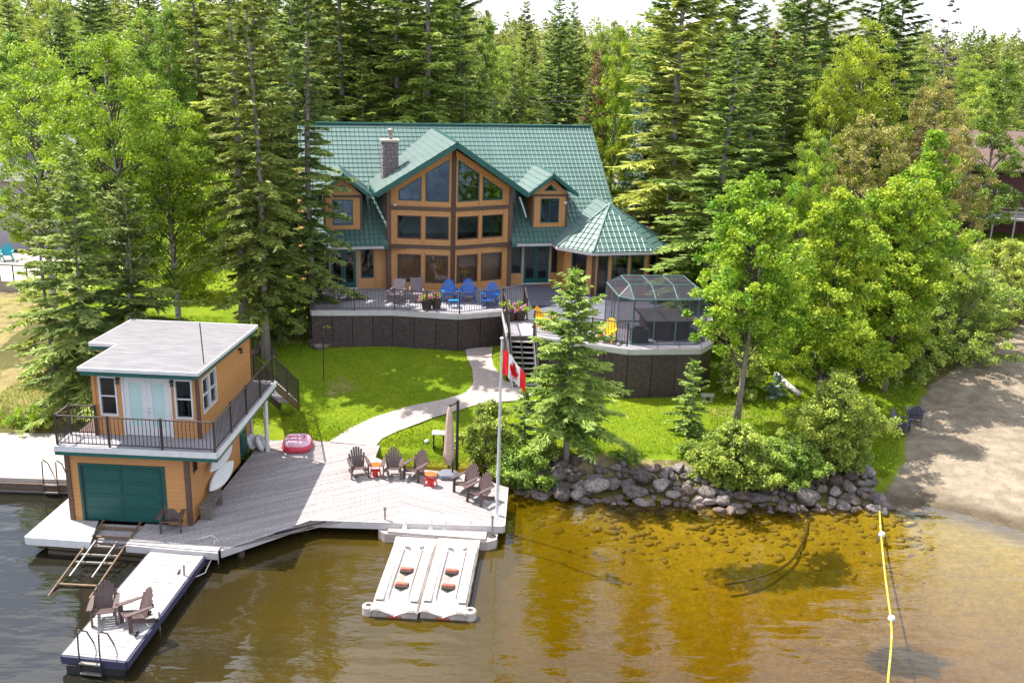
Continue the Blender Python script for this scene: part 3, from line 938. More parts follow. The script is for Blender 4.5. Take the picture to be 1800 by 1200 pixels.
# ------------------------------------------------------------------ paths
def drape(name, left, right, mat, lift=0.03, n=40, m=8):
    """strip between two polylines (pixel surveyed), laid on the ground"""
    def res(pl, n):
        P = [GT(*p).to_2d() for p in pl]
        L = [0]
        for a, b in zip(P[:-1], P[1:]): L.append(L[-1] + (b - a).length)
        out = []
        for k in range(n + 1):
            s = L[-1] * k / n
            i = max(j for j in range(len(L)) if L[j] <= s + 1e-9); i = min(i, len(P) - 2)
            t = (s - L[i]) / max(1e-6, L[i + 1] - L[i]); out.append(P[i].lerp(P[i + 1], t))
        return out
    A, B = res(left, n), res(right, n)
    V, F = [], []
    for a, b in zip(A, B):
        for k in range(m + 1):
            p = a.lerp(b, k / m); V.append((p.x, p.y, H(p.x, p.y) + lift + 0.02))
    for i in range(n):
        for k in range(m):
            q = i * (m + 1) + k; F.append((q, q + 1, q + m + 2, q + m + 1))
    me = bpy.data.meshes.new(name); me.from_pydata(V, [], F); me.materials.append(mat)
    o = link(name, me); o['kind'] = 'structure'
    return o

def paver_material():
    m, n, l, out = _nt('stone_pavers')
    b = n.new('ShaderNodeBsdfPrincipled'); b.inputs['Roughness'].default_value = 0.9
    tc = n.new('ShaderNodeTexCoord')
    mp = n.new('ShaderNodeMapping'); mp.inputs['Rotation'].default_value = (0, 0, rad(35))
    l.new(tc.outputs['Object'], mp.inputs['Vector'])
    br = n.new('ShaderNodeTexBrick'); br.inputs['Scale'].default_value = 4.2
    br.inputs['Color1'].default_value = (0.52, 0.43, 0.38, 1); br.inputs['Color2'].default_value = (0.40, 0.33, 0.30, 1); br.inputs['Mortar'].default_value = (0.22, 0.18, 0.16, 1)
    br.inputs['Mortar Size'].default_value = 0.022
    l.new(mp.outputs[0], br.inputs['Vector'])
    l.new(br.outputs['Color'], b.inputs['Base Color'])
    bp = n.new('ShaderNodeBump'); bp.inputs['Distance'].default_value = 0.01; l.new(br.outputs['Fac'], bp.inputs['Height']); bp.invert = True
    l.new(bp.outputs[0], b.inputs['Normal']); l.new(b.outputs[0], out.inputs['Surface'])
    return m
M_pv = paver_material()
drape('stone_path', [(578, 778), (612, 755), (655, 735), (720, 715), (785, 702), (818, 692), (832, 676), (830, 650), (820, 628), (818, 611)],
      [(660, 786), (672, 772), (700, 759), (760, 736), (840, 712), (905, 706), (885, 668), (868, 645), (864, 628), (866, 611)], M_pv)
drape('stone_landing', [(832, 676), (850, 672), (868, 668)], [(840, 712), (905, 706), (948, 690)], M_pv, lift=0.034, n=8)
drape('gravel_drive', [(1062, 350), (1100, 345), (1190, 345)], [(1062, 322), (1100, 318), (1190, 316)], M_asphalt_pale, n=12)

# concrete pier on the left
pier = thing('concrete_pier', 'long pale concrete pier at the far left water edge', 'pier')
MB().add([(-26, 32.95, -3), (-15.9, 32.95, -3), (-16.6, 34.6, -3), (-18.0, 37.2, -3), (-26, 36.6, -3), (-26, 32.95, 0.55), (-15.9, 32.95, 0.55), (-16.6, 34.6, 0.55), (-18.0, 37.2, 0.55), (-26, 36.6, 0.55)],
         [(4, 3, 2, 1, 0), (5, 6, 7, 8, 9), (0, 1, 6, 5), (1, 2, 7, 6), (2, 3, 8, 7), (3, 4, 9, 8), (4, 0, 5, 9)]).build('slab', M_concrete, pier)
MB().box(-26, -15.8, 32.82, 32.94, 0.12, 0.40).build('waling_timber', M_crib, pier)

def ladder(label, p, rz, group, spread=0.5):
    t = thing('swim_ladder', label, 'ladder', p, rz, group)
    for s in (-1, 1):
        x = s * spread / 2
        MB().tube([(x, 0.62, 0.0), (x, 0.62, 0.03), (x, 0.36, 0.52), (x, 0.02, 0.80), (x, -0.06, 0.76), (x, -0.10, 0.3), (x, -0.10, -0.95)], 0.021, 6).build('rail', M_black, t)
    for z in (-0.12, -0.42, -0.72):
        MB().box(-spread / 2, spread / 2, -0.15, -0.06, z - 0.02, z + 0.02).build('rung', M_steel, t)
    return t
ladder('black hoop swim ladder fixed to the concrete pier', (-16.5, 32.83, 0.55), 0, 'swim ladders')

# ------------------------------------------------------------------ main dock
dock = thing('main_dock', 'large weathered grey plank dock below the lawn', 'dock')
ZD = 0.6
def D2(px, py, z=ZD):
    p = G(px, py, z); return (p.x, p.y)
left_poly = [D2(387, 966), D2(545, 912), D2(705, 917), D2(700, 822), D2(660, 803), D2(668, 783), D2(580, 776), D2(500, 769), D2(440, 772), (-9.9, 36.9), (-10.35, 29.9), (-11.9, 28.75), (-11.9, 28.28)]
right_poly = [D2(705, 917), D2(885, 923), D2(891, 856), D2(819, 832), D2(746, 825), D2(700, 822)]
n1_ = planks(left_poly, ZD, 0.045, rad(32), 0.145, 0.012, dock, M_plank, rng=random.Random(5))
n2_ = planks(right_poly, ZD, 0.045, rad(-24), 0.145, 0.012, dock, M_plank, rng=random.Random(6))
fr = [D2(387, 966), D2(545, 912), D2(885, 923), D2(891, 856)]
for i, (a, b) in enumerate(zip(fr[:-1], fr[1:])):
    d = (Vector(b) - Vector(a)).normalized(); nn = Vector((d.y, -d.x)) * 0.03
    MB().beam((a[0] + nn.x, a[1] + nn.y, ZD - 0.135), (b[0] + nn.x, b[1] + nn.y, ZD - 0.135), 0.05, 0.26).build('fascia_board', M_fascia, dock)
for (x, y) in [(-8.6, 28.9), (-6.9, 30.9), (-4.6, 31.1), (-2.4, 31.0), (-0.4, 30.9), (-0.35, 33.2), (-5, 34), (-8, 33), (-2.6, 33.2)]:
    MB().tube([(x, y, -3.5), (x, y, ZD - 0.06)], 0.12, 8).build('pile', M_crib, dock)
for k in range(9):
    y = 30.95 + k * 0.7
    MB().box(-9.8, -0.3 if y < 33 else -5.6, y - 0.03, y + 0.03, ZD - 0.25, ZD - 0.055).build('joist', M_crib, dock)
MB().box(-10.3, -6.0, 36.35, 36.55, -1.5, ZD - 0.30).build('back_crib', M_crib, dock)

# front apron: new white boards left of the boat rails, and the strip to the right of them
ap = thing('boathouse_apron', 'white board apron and timber crib round the boathouse door', 'apron')
BX, BY, BRZ = -14.42, 29.88, rad(-2)
def BL(u, v):
    return (BX + u * math.cos(BRZ) - v * math.sin(BRZ), BY + u * math.sin(BRZ) + v * math.cos(BRZ))
apl = [BL(-0.92, -1.32), BL(1.22, -1.40), BL(0.86, -0.06), BL(-0.06, -0.06), BL(-0.06, 1.9), BL(-0.82, 1.6)]
planks(apl, ZD + 0.02, 0.05, rad(-2), 0.145, 0.006, ap, M_plankwhite, rng=random.Random(2))
apr = [BL(2.45, -1.35), BL(3.05, -1.42), BL(3.05, -0.06), BL(2.45, -0.06)]
planks([BL(2.45, -1.18), BL(2.62, -1.18), BL(4.0, -0.9), BL(4.0, -0.06), BL(2.45, -0.06)], ZD, 0.05, rad(32), 0.145, 0.01, ap, M_plank, rng=random.Random(4))
planks([BL(2.42, -1.52), BL(5.42, -1.72), BL(5.42, -1.44), BL(2.42, -1.20)], ZD + 0.06, 0.06, rad(-5.5), 0.14, 0.008, ap, M_plankwhite, rng=random.Random(8))
a, b = BL(-0.92, -1.36), BL(1.22, -1.44)
MB().beam((*a, ZD - 0.11), (*b, ZD - 0.11), 0.05, 0.26).build('white_fascia', M_white, ap)
a, b = BL(-0.96, -1.34), BL(-0.84, 1.6)
MB().beam((*a, ZD - 0.11), (*b, ZD - 0.11), 0.05, 0.26).build('white_fascia', M_white, ap)
a, b = BL(2.42, -1.56), BL(5.44, -1.76)
MB().beam((*a, ZD - 0.09), (*b, ZD - 0.09), 0.05, 0.24).build('white_fascia', M_fascia, ap)
for z in (0.28, 0.0):
    a, b = BL(-0.3, -1.15), BL(5.0, -1.45)
    MB().beam((*a, z), (*b, z), 0.22, 0.2).build('crib_timber', M_crib, ap)
a, b = BL(-0.3, -0.85), BL(4.9, -0.9)
MB().beam((*a, -1.6), (*b, -1.6), 0.3, 3.4).build('crib_wall', M_crib, ap)
MB().add([(*BL(0.9, -1.0), 0.36), (*BL(2.4, -1.0), 0.36), (*BL(2.4, -0.02), 0.50), (*BL(0.9, -0.02), 0.50), (*BL(0.9, -1.0), 0.26), (*BL(2.4, -1.0), 0.26), (*BL(2.4, -0.02), 0.40), (*BL(0.9, -0.02), 0.40)],
         [(0, 1, 2, 3), (7, 6, 5, 4), (0, 4, 5, 1), (1, 5, 6, 2), (2, 6, 7, 3), (3, 7, 4, 0)]).build('slip_floor', M_plank, ap)

# boat launch rails
lr = thing('launch_rails', 'rusty boat launch rails running from green garage door into water', 'boat rails')
def rail_z(v): return 0.62 + (v + 0.0) * 0.135 if v > -1.3 else 0.445 + (v + 1.3) * 0.20
for u in (1.02, 2.28):
    MB().tube([(*BL(u + 0.02 * 0, 0.0), 0.64)] + [(*BL(u - 0.12 * max(0, -v - 1.2) * 0.45, v), rail_z(v)) for v in (-1.3, -3, -5, -8.5)], 0.035, 6).build('rail', M_rust, lr)
for v in (-0.35, -0.85, -1.35, -1.75, -2.1, -3.1, -4.6):
    z = rail_z(v) - 0.03; o_ = -0.12 * max(0, -v - 1.2) * 0.45
    MB().beam((*BL(1.02 + o_, v), z), (*BL(2.28 + o_, v), z), 0.07, 0.05).build('crossbar', M_steel if -3 < v < -1.2 else M_rust, lr)
for u in (1.3, 2.0):
    MB().tube([(*BL(u, -1.25), 0.55), (*BL(u - .05, -2.1), 0.38), (*BL(u - .1, -2.9), 0.22)], 0.03, 6).build('cradle_arm', M_steel, lr)

# floating dock
fd = thing('floating_dock', 'narrow white floating dock with dark blue sides', 'floating dock')
FA, FB_, FC, FE = (-11.61, 22.61), (-9.86, 22.42), (-9.47, 28.40), (-11.21, 28.58)
ang = math.atan2(FC[1] - FB_[1], FC[0] - FB_[0])
planks([FA, FB_, FC, FE], 0.5, 0.04, ang - math.pi / 2, 0.142, 0.014, fd, M_plankwhite, rng=random.Random(9), length=9)
for a, b in ((FA, FB_), (FB_, FC), (FC, FE), (FE, FA)):
    d = (Vector(b) - Vector(a)).normalized(); nn = Vector((d.y, -d.x)) * 0.03
    MB().beam((a[0] + nn.x, a[1] + nn.y, 0.36), (b[0] + nn.x, b[1] + nn.y, 0.36), 0.06, 0.22).build('side_frame', M_dockside, fd)
for t in (0.06, 0.5, 0.94):
    c = (Vector(FA).lerp(Vector(FE), t) + Vector(FB_).lerp(Vector(FC), t)) / 2
    MB().box(c.x - 0.75, c.x + 0.75, c.y - 0.42, c.y + 0.42, -0.18, 0.27).build('float_drum', M_black, fd)
MB().tube([(-9.80, 24.6, -1.9), (-9.72, 24.55, 0.62)], 0.025, 6).build('anchor_pole', M_steel, fd)
MB().tube([(-9.75, 26.7, -1.9), (-9.72, 26.75, 0.85)], 0.03, 6).build('anchor_pole', M_steel, fd)
for (x, y) in ((-9.93, 26.9), (-10.0, 23.6)):
    MB().box(x - 0.02, x + 0.02, y - 0.12, y + 0.12, 0.50, 0.54).box(x - 0.015, x + 0.015, y - 0.03, y + 0.03, 0.5, 0.58).build('cleat', M_black, fd)
ladder('black hoop swim ladder on the end of the floating dock', (-10.78, 22.50, 0.5), rad(-6), 'swim ladders', 0.58)
rp = MB()
rp.tube([(-9.35, 28.65, 0.68), (-9.30, 28.2, 0.35), (-9.38, 27.6, 0.10), (-9.55, 27.1, 0.22), (-9.93, 26.9, 0.55)], 0.018, 6)
tag(rp.build('mooring_rope', M_rope, smooth=True), 'pale mooring rope sagging from the apron corner to the floating dock', 'rope')
rp = MB().tube([(-9.28, 28.7, 0.70), (-9.24, 28.62, 0.3), (-9.16, 28.2, -0.2)], 0.016, 6).tube([(-9.9, 28.62, 0.70), (-9.45, 28.63, 0.86), (-9.28, 28.7, 0.70)], 0.016, 6)
tag(rp.build('tie_rope', M_rope, smooth=True), 'short white rope hanging into water off the dock corner', 'rope')

# ------------------------------------------------------------------ boathouse
bh = thing('boathouse', 'two storey cedar boathouse with green garage door and balcony', 'boathouse', (BX, BY, 0), BRZ)
LW, LD = 3.95, 6.9
mb = MB()
siding(mb, (0, 0), (1, 0), (0, -1), rect(0, LW, ZD, 3.12), [rect(0.42, 3.14, ZD - .1, 2.60)])
siding(mb, (LW, 0), (0, 1), (1, 0), rect(0, LD, ZD - .1, 3.12), [rect(5.35, 6.25, ZD - .2, 2.62), rect(0.45, 0.85, 2.25, 2.75)])
siding(mb, (0, LD), (0, -1), (-1, 0), rect(0, LD, ZD - .1, 3.12), [])
siding(mb, (LW, LD), (-1, 0), (0, 1), rect(0, LW, ZD - .1, 3.12), [])
mb.build('lower_siding', M_cedar, bh, kind='stuff')
for (u, v) in ((0, 0), (LW, 0), (LW, LD), (0, LD)):
    MB().box(u - 0.075, u + 0.075, v - 0.075, v + 0.075, ZD, 3.13).build('corner_board', M_darkwood, bh)
# garage door
gd = MB().box(0.42, 3.14, 0.03, 0.09, ZD, 2.60).build('garage_door', M_green, bh)
for r in range(4):
    z0 = ZD + 0.03 + r * 0.487
    for c_ in range(2):
        u0 = 0.52 + c_ * 1.29
        q = MB().box(u0, u0 + 1.22, 0.012, 0.03, z0 + 0.02, z0 + 0.455)
        q.box(u0 + 0.07, u0 + 1.15, -0.004, 0.012, z0 + 0.10, z0 + 0.375)
        q.build('panel', M_green, gd)
for x0, x1, z0, z1 in ((0.34, 0.42, ZD, 2.68), (3.14, 3.22, ZD, 2.68), (0.42, 3.14, 2.60, 2.68)):
    MB().box(x0, x1, -0.045, 0.05, z0, z1).build('door_trim', M_green, bh)
# side door and small window on the right wall
sd = MB().box(LW - 0.03, LW + 0.05, 5.40, 6.20, ZD, 2.60).build('side_door', M_green, bh)
MB().tube([(LW + 0.05, 5.52, 1.55), (LW + 0.11, 5.52, 1.55), (LW + 0.11, 5.64, 1.55)], 0.02, 6).build('handle', M_steel, sd)
MB().box(LW + 0.05, LW + 0.07, 5.5, 6.1, 0.75, 1.5).box(LW + 0.05, LW + 0.07, 5.5, 6.1, 1.7, 2.45).build('panel', M_green, sd)
window(bh, (LW, 0), (0, 1), (1, 0), rect(0.45, 0.85, 2.25, 2.75), 0.04, mat=M_darkwood)
# balcony slab
ZB = 3.45
def slab(u0, u1, v0, v1):
    MB().box(u0, u1, v0, v1, ZB - 0.04, ZB).build('balcony_floor', M_deck, bh)
slab(-0.12, 5.12, -0.46, 0.66); slab(4.22, 5.12, 0.662, 6.45)
def band(p0, p1, nrm):
    a, b = Vector((*p0, 0)), Vector((*p1, 0)); o_ = Vector((*nrm, 0)) * 0.02
    MB().beam(a + o_ + Vector((0, 0, ZB - 0.09)), b + o_ + Vector((0, 0, ZB - 0.09)), 0.05, 0.19).build('white_fascia', M_white, bh)
    MB().beam(a + Vector((0, 0, ZB - 0.25)), b + Vector((0, 0, ZB - 0.25)), 0.05, 0.13).build('green_fascia', M_rooftrim, bh)
band((-0.14, -0.46), (5.14, -0.46), (0, -1)); band((5.12, -0.44), (5.12, 6.45), (1, 0)); band((-0.12, -0.44), (-0.12, 0.66), (-1, 0)); band((5.12, 6.45), (4.2, 6.45), (0, 1))
MB().box(-0.08, 5.08, -0.42, 0.6, ZB - 0.30, ZB - 0.05).build('balcony_joists', M_darkwood, bh)
MB().box(3.97, 5.08, 0.62, 6.4, ZB - 0.30, ZB - 0.05).build('walkway_joists', M_darkwood, bh)
MB().box(0.02, 3.93, 0.02, 6.88, ZB - 0.36, ZB - 0.05).build('upper_floor', M_darkwood, bh)
MB().tube([(4.75, 6.3, 0.45), (4.75, 6.3, 3.2)], 0.085, 10).build('white_post', M_white, bh)
MB().box(4.0, 4.06, 6.72, 6.82, 0.6, 3.2).build('downpipe', M_white, bh)
rl = link('balcony_railing', None, bh)
railing(rl, [(0.82, 0.52, ZB), (-0.06, 0.52, ZB), (-0.06, -0.40, ZB), (5.06, -0.40, ZB), (5.06, 6.38, ZB)], sp=0.125, post=1.75)
# upper cabin
U0, U1, V0, V1 = 0.80, 4.22, 0.66, 6.35
mb = MB()
def roofz(v): return 5.66 - 0.045 * (v - 0.15)
siding(mb, (U0, V0), (1, 0), (0, -1), rect(0, U1 - U0, ZB, roofz(V0)), [rect(0.16, 0.76, 4.12, 5.50), rect(0.92, 2.56, ZB, 5.55), rect(2.66, 3.26, 4.12, 5.48)])
siding(mb, (U1, V0), (0, 1), (1, 0), [(0, ZB), (V1 - V0, ZB), (V1 - V0, roofz(V1)), (0, roofz(V0))], [rect(0.35, 1.02, 4.15, 5.38), rect(1.06, 1.73, 4.15, 5.38)])
siding(mb, (U0, 3.3), (0, -1), (-1, 0), rect(0, 3.3 - V0, ZB, roofz(V0)), [])
siding(mb, (-0.15, 3.4), (1, 0), (0, -1), rect(0, U0 + 0.15, 3.1, roofz(3.4)), [])
siding(mb, (-0.15, V1), (0, -1), (-1, 0), rect(0, V1 - 3.4, 3.1, roofz(V1)), [])
siding(mb, (U1, V1), (-1, 0), (0, 1), rect(0, U1 + 0.15, ZB, roofz(V1)), [])
mb.build('upper_siding', M_cedar, bh, kind='stuff')
for (u, v) in ((U0, V0), (U1, V0), (U1, V1), (-0.15, 3.4)):
    MB().box(u - 0.055, u + 0.055, v - 0.055, v + 0.055, ZB, roofz(v) - .02).build('corner_board', M_darkwood if u > 4 else M_cedar, bh)
for s0 in (0.16, 2.66):
    window(bh, (U0, V0), (1, 0), (0, -1), rect(s0, s0 + 0.60, 4.12, 5.49), 0.055, mat=M_white, mull=[((s0, 4.80), (s0 + 0.60, 4.80))])
for s0 in (0.35, 1.06):
    window(bh, (U1, V0), (0, 1), (1, 0), rect(s0, s0 + 0.67, 4.15, 5.38), 0.055, mat=M_white, mull=[((s0, 4.75), (s0 + 0.67, 4.75))])
dd = MB().box(U0 + 0.92, U0 + 0.99, V0 - 0.05, V0 + 0.06, ZB, 5.56).box(U0 + 2.49, U0 + 2.56, V0 - 0.05, V0 + 0.06, ZB, 5.56).box(U0 + 0.99, U0 + 2.49, V0 - 0.05, V0 + 0.06, 5.49, 5.56).build('double_door_frame', M_white, bh)
for k in range(2):
    s0 = U0 + 0.995 + k * 0.75
    leaf_ = MB()
    for x0, x1, z0, z1 in ((0, 0.17, ZB + .02, 5.485), (0.575, 0.745, ZB + .02, 5.485), (0.17, 0.575, ZB + .02, 3.80), (0.17, 0.575, 5.32, 5.485)):
        leaf_.box(s0 + x0, s0 + x1, V0 - 0.03, V0 + 0.02, z0, z1)
    lf = leaf_.build('door_leaf', M_white, bh)
    MB().box(s0 + 0.165, s0 + 0.58, V0 - 0.012, V0 + 0.005, 3.79, 5.33).build('frosted_pane', M_frost, lf)
    if k == 1:
        MB().lathe([(0.028, 0), (0.028, 0.02)], (s0 + 0.05, V0 - 0.05, 4.30), 8).lathe([(0.028, 0), (0.028, 0.02)], (s0 + 0.05, V0 - 0.05, 4.45), 8).build('handle', M_steel, lf)
MB().box(U0 + 0.05, U1 - .05, 2.6, 2.7, ZB, 5.5).build('inner_wall', M_interior, bh)
for s in (U0 + 0.83, U0 + 2.62):
    MB().box(s - 0.05, s + 0.05, V0 - 0.17, V0 - 0.03, 5.40, 5.46).lathe([(0.03, 0.12), (0.06, 0.0)], (s, V0 - 0.12, 5.28), 8).build('wall_lamp', M_lampblack, bh)
MB().box(U1 + 0.03, U1 + 0.16, 4.9, 5.02, 5.16, 5.22).lathe([(0.03, 0.12), (0.07, 0.0)], (U1 + 0.13, 4.96, 5.04), 8).build('wall_lamp', M_lampblack, bh)
# roof slab with a notch
rp_ = [(0.58, 0.12), (4.47, 0.12), (4.47, 6.65), (-0.42, 6.65), (-0.42, 3.1), (0.58, 3.1)]
top = [(u, v, roofz(v) + 0.26) for u, v in rp_]
n = len(rp_)
MB().add(top + [(u, v, roofz(v) + 0.15) for u, v in rp_], [tuple(range(n)), tuple(range(n, 2 * n))[::-1]] + [(i, n + i, n + (i + 1) % n, (i + 1) % n) for i in range(n)]).build('roof_membrane', M_roofgray, bh)
i2 = [(0.62, 0.16), (4.43, 0.16), (4.43, 6.61), (-0.38, 6.61), (-0.38, 3.14), (0.62, 3.14)]
MB().add([(u, v, roofz(v) + 0.148) for u, v in i2] + [(u, v, roofz(v)) for u, v in i2], [tuple(range(n)), tuple(range(n, 2 * n))[::-1]] + [(i, n + i, n + (i + 1) % n, (i + 1) % n) for i in range(n)]).build('roof_fascia', M_rooftrim, bh)
for i in range(n):
    a, b = rp_[i], rp_[(i + 1) % n]
    za, zb_ = roofz(a[1]) + 0.262, roofz(b[1]) + 0.262
    MB().beam((*a, za - .05), (*b, zb_ - .05), 0.045, 0.115).build('roof_edge', M_white, bh)
MB().tube([(4.30, 1.2, 5.8), (4.22, 1.25, 7.25)], 0.018, 6).build('antenna', M_black, bh)
# stairs behind
st = link('back_stairs', None, bh)
for k in range(11):
    t = (k + 1) / 12; v = 6.5 + t * 3.4; z = ZB - t * 2.2
    MB().box(4.32, 5.10, v - 0.13, v + 0.13, z - 0.04, z).build('tread', M_deck, st)
for u in (4.30, 5.12):
    MB().beam((u, 6.45, ZB - 0.20), (u, 9.95, ZB - 2.42), 0.05, 0.28).build('stringer', M_darkwood, st)
railing(st, [(5.10, 6.5, ZB), (5.10, 9.9, ZB - 2.2)], sp=0.125, post=1.7, firstpost=False)
railing(st, [(4.30, 6.5, ZB), (4.30, 9.9, ZB - 2.2)], sp=0.125, post=1.7)

# ------------------------------------------------------------------ chairs and small furniture
_chair_proto = {}
def chair(style, loc, rz, label, group, cat='chair', name='adirondack_chair'):
    mat = {'brown': M_brownchair, 'blue': M_bluechair, 'yellow': M_yellow, 'teal': M_teal, 'slate': M_purplechair}[style]
    if style in _chair_proto:
        return dup(_chair_proto[style], loc, rz, label, group)
    t = thing(name, label, cat, loc, rz, group)
    legm = MB().box(-0.022, 0.022, -0.055, 0.055, 0, 0.56).mesh('leg', mat)
    for s in (-1, 1):
        link('leg', legm, t, (s * 0.315, -0.30, 0))
    rear = MB().beam((0, -0.32, 0.34), (0, 0.50, 0.04), 0.04, 0.11).box(-0.02, 0.02, 0.40, 0.50, 0, 0.1).mesh('rear_leg', mat)
    for s in (-1, 1):
        link('rear_leg', rear, t, (s * 0.265, 0, 0))
    sl = MB().box(-0.275, 0.275, -0.048, 0.048, -0.012, 0.012).mesh('seat_slat', mat)
    for k in range(5):
        y = -0.34 + k * 0.108
        link('seat_slat', sl, t, (0, y, 0.405 - (y + 0.32) * 0.32), (-0.30, 0, 0))
    for k in range(7):
        x = (k - 3) * 0.083; hgt = 0.74 - 0.026 * (k - 3) ** 2
        MB().beam((x * 0.80, 0.17, 0.24), (x * 1.12, 0.17 + hgt * 0.40, 0.24 + hgt), 0.074, 0.022, up=(0, 1, -0.4)).build('back_slat', mat, t)
    MB().box(-0.28, 0.28, 0.255, 0.285, 0.36, 0.42).build('back_brace', mat, t)
    MB().box(-0.31, 0.31, 0.36, 0.39, 0.56, 0.62).build('back_brace', mat, t)
    armm = MB().prism([(-0.07, -0.43, 0.56), (0.07, -0.43, 0.56), (0.075, -0.1, 0.56), (0.035, 0.38, 0.56), (-0.035, 0.38, 0.56), (-0.075, -0.1, 0.56)], (0, 0, 0.028)).mesh('arm', mat)
    for s in (-1, 1):
        link('arm', armm, t, (s * 0.335, 0, 0))
    _chair_proto[style] = t
    return t

gB = 'brown slatted chairs round the docks'
for px, py, z, rz, lab in [
    (630, 836, ZD, 20, 'brown slatted adirondack chair left of the first orange side table'),
    (690, 837, ZD, 2, 'brown adirondack chair right of the first orange table, facing the water'),
    (731, 840, ZD, -30, 'brown adirondack chair just left of the second orange side table'),
    (819, 865, ZD, -38, 'brown adirondack chair beside the grey umbrella base, rear one of a pair'),
    (843, 882, ZD, -38, 'brown adirondack chair nearest the flagpole, front one of a pair'),
    (303, 930, ZD, 8, 'brown adirondack chair alone in front of the green garage door'),
    (185, 1090, 0.5, 15, 'brown adirondack chair on the floating dock beside the launch rails, facing camera'),
    (240, 1098, 0.5, -48, 'brown adirondack chair on the floating dock turned toward its neighbour')]:
    p = G(px, py, z)
    chair('brown', (p.x, p.y + 0.05, z + 0.004), rad(rz), lab, gB)

def side_table(loc, rz, label):
    t = thing('side_table', label, 'side table', loc, rz, 'orange and red side tables on the dock')
    MB().lathe([(0.20, 0.43), (0.235, 0.44), (0.235, 0.465), (0.22, 0.47)], (0, 0, 0), 16, sx=1.0, sy=0.8).build('tabletop', M_orange, t)
    for s in (-1, 1):
        MB().beam((s * 0.19, 0.16, 0), (s * 0.15, -0.02, 0.44), 0.05, 0.025, up=(1, 0, 0)).beam((s * 0.19, -0.17, 0), (s * 0.15, 0.02, 0.44), 0.05, 0.025, up=(1, 0, 0)).build('leg', M_redstand, t)
    MB().box(-0.16, 0.16, -0.10, 0.10, 0.20, 0.235).build('shelf', M_redstand, t)
    MB().lathe([(0.10, 0), (0.09, 0.15), (0.05, 0.19)], (0, -0.02, 0.003), 10).build('stand', M_redstand, t)
    return t
p = G(660, 836, ZD); side_table((p.x, p.y, ZD + .004), 0.1, 'orange topped side table between the first two brown chairs')
p = G(757, 853, ZD); side_table((p.x, p.y, ZD + .004), -0.4, 'orange topped side table left of the grey umbrella base')

# patio umbrella (closed) with base, dark post, little white table
p = G(787, 838, ZD)
ub = thing('umbrella_base', 'round edged grey umbrella base on the dock beside chairs', 'umbrella base', (p.x, p.y, ZD))
MB().lathe([(0.40, 0), (0.44, 0.04), (0.42, 0.16), (0.36, 0.20)], (0, 0, 0), 6, sx=1.0, sy=0.85).build('weight', M_greybase, ub)
MB().tube([(0.18, 0.0, 0.15), (0.18, 0, 0.62)], 0.035, 8).build('socket', M_black, ub)
p = G(789, 822, ZD); 
um = thing('patio_umbrella', 'closed beige cantilever umbrella hanging on the dock back edge', 'umbrella', (p.x, p.y, ZD))
cv = MB()
pr = [(0.03, 2.52), (0.07, 2.42), (0.10, 2.2), (0.13, 1.7), (0.155, 1.1), (0.17, 0.7), (0.20, 0.45), (0.15, 0.36), (0.11, 0.15)]
nn_ = 24; vs = []; fs = []
for i, (r, z) in enumerate(pr):
    for k in range(nn_):
        t = 2 * math.pi * k / nn_; rr = r * (1 + 0.20 * math.cos(6 * t) * min(1, i / 3))
        vs.append((rr * math.cos(t), rr * math.sin(t), z))
for i in range(len(pr) - 1):
    for k in range(nn_):
        k2 = (k + 1) % nn_; fs.append((i * nn_ + k, (i + 1) * nn_ + k, (i + 1) * nn_ + k2, i * nn_ + k2))
cv.add(vs, fs).build('canopy', M_beige, um, smooth=True)
MB().tube([(0, 0, 0.02), (0, 0, 2.58)], 0.028, 8).build('pole', M_black, um)
MB().tube([(0.30, 0.1, -0.1), (0.30, 0.1, 2.72)], 0.055, 8).build('mast', M_black, um)
MB().beam((0.30, 0.1, 2.66), (0, 0, 2.52), 0.05, 0.05).build('arm', M_black, um)
p = GT(771, 788)
wt = thing('white_side_table', 'small white side table on the lawn behind the closed umbrella', 'table', (p.x, p.y, p.z))
MB().box(-0.26, 0.26, -0.2, 0.2, 0.66, 0.70).build('tabletop', M_white, wt)
for sx in (-1, 1):
    MB().beam((sx * 0.2, 0, 0), (sx * 0.2, 0, 0.66), 0.04, 0.3).build('leg', M_black, wt)
p = GT(750, 779)
tag(MB().lathe([(0.06, 0), (0.10, 0.05), (0.09, 0.13), (0.04, 0.17)], (0, 0, 0), 10).build('lawn_ball', M_white, smooth=True), 'small white ball lying on shaded lawn behind chairs', 'ball').location = (p.x, p.y, p.z)

# bench by the boathouse
bn = thing('bench', 'weathered wooden bench along the right wall of the boathouse', 'bench', (*BL(4.33, 1.0), ZD + 0.004), BRZ + rad(90))
for k in range(3):
    MB().box(-0.68, 0.68, -0.20 + k * 0.135, -0.075 + k * 0.135, 0.46, 0.50).build('seat_board', M_benchwood, bn)
for s in (-1, 1):
    MB().box(s * 0.56 - 0.04, s * 0.56 + 0.04, -0.18, 0.18, 0, 0.46).build('leg', M_benchwood, bn)
MB().box(-0.56, 0.56, -0.04, 0.04, 0.14, 0.20).build('stretcher', M_benchwood, bn)

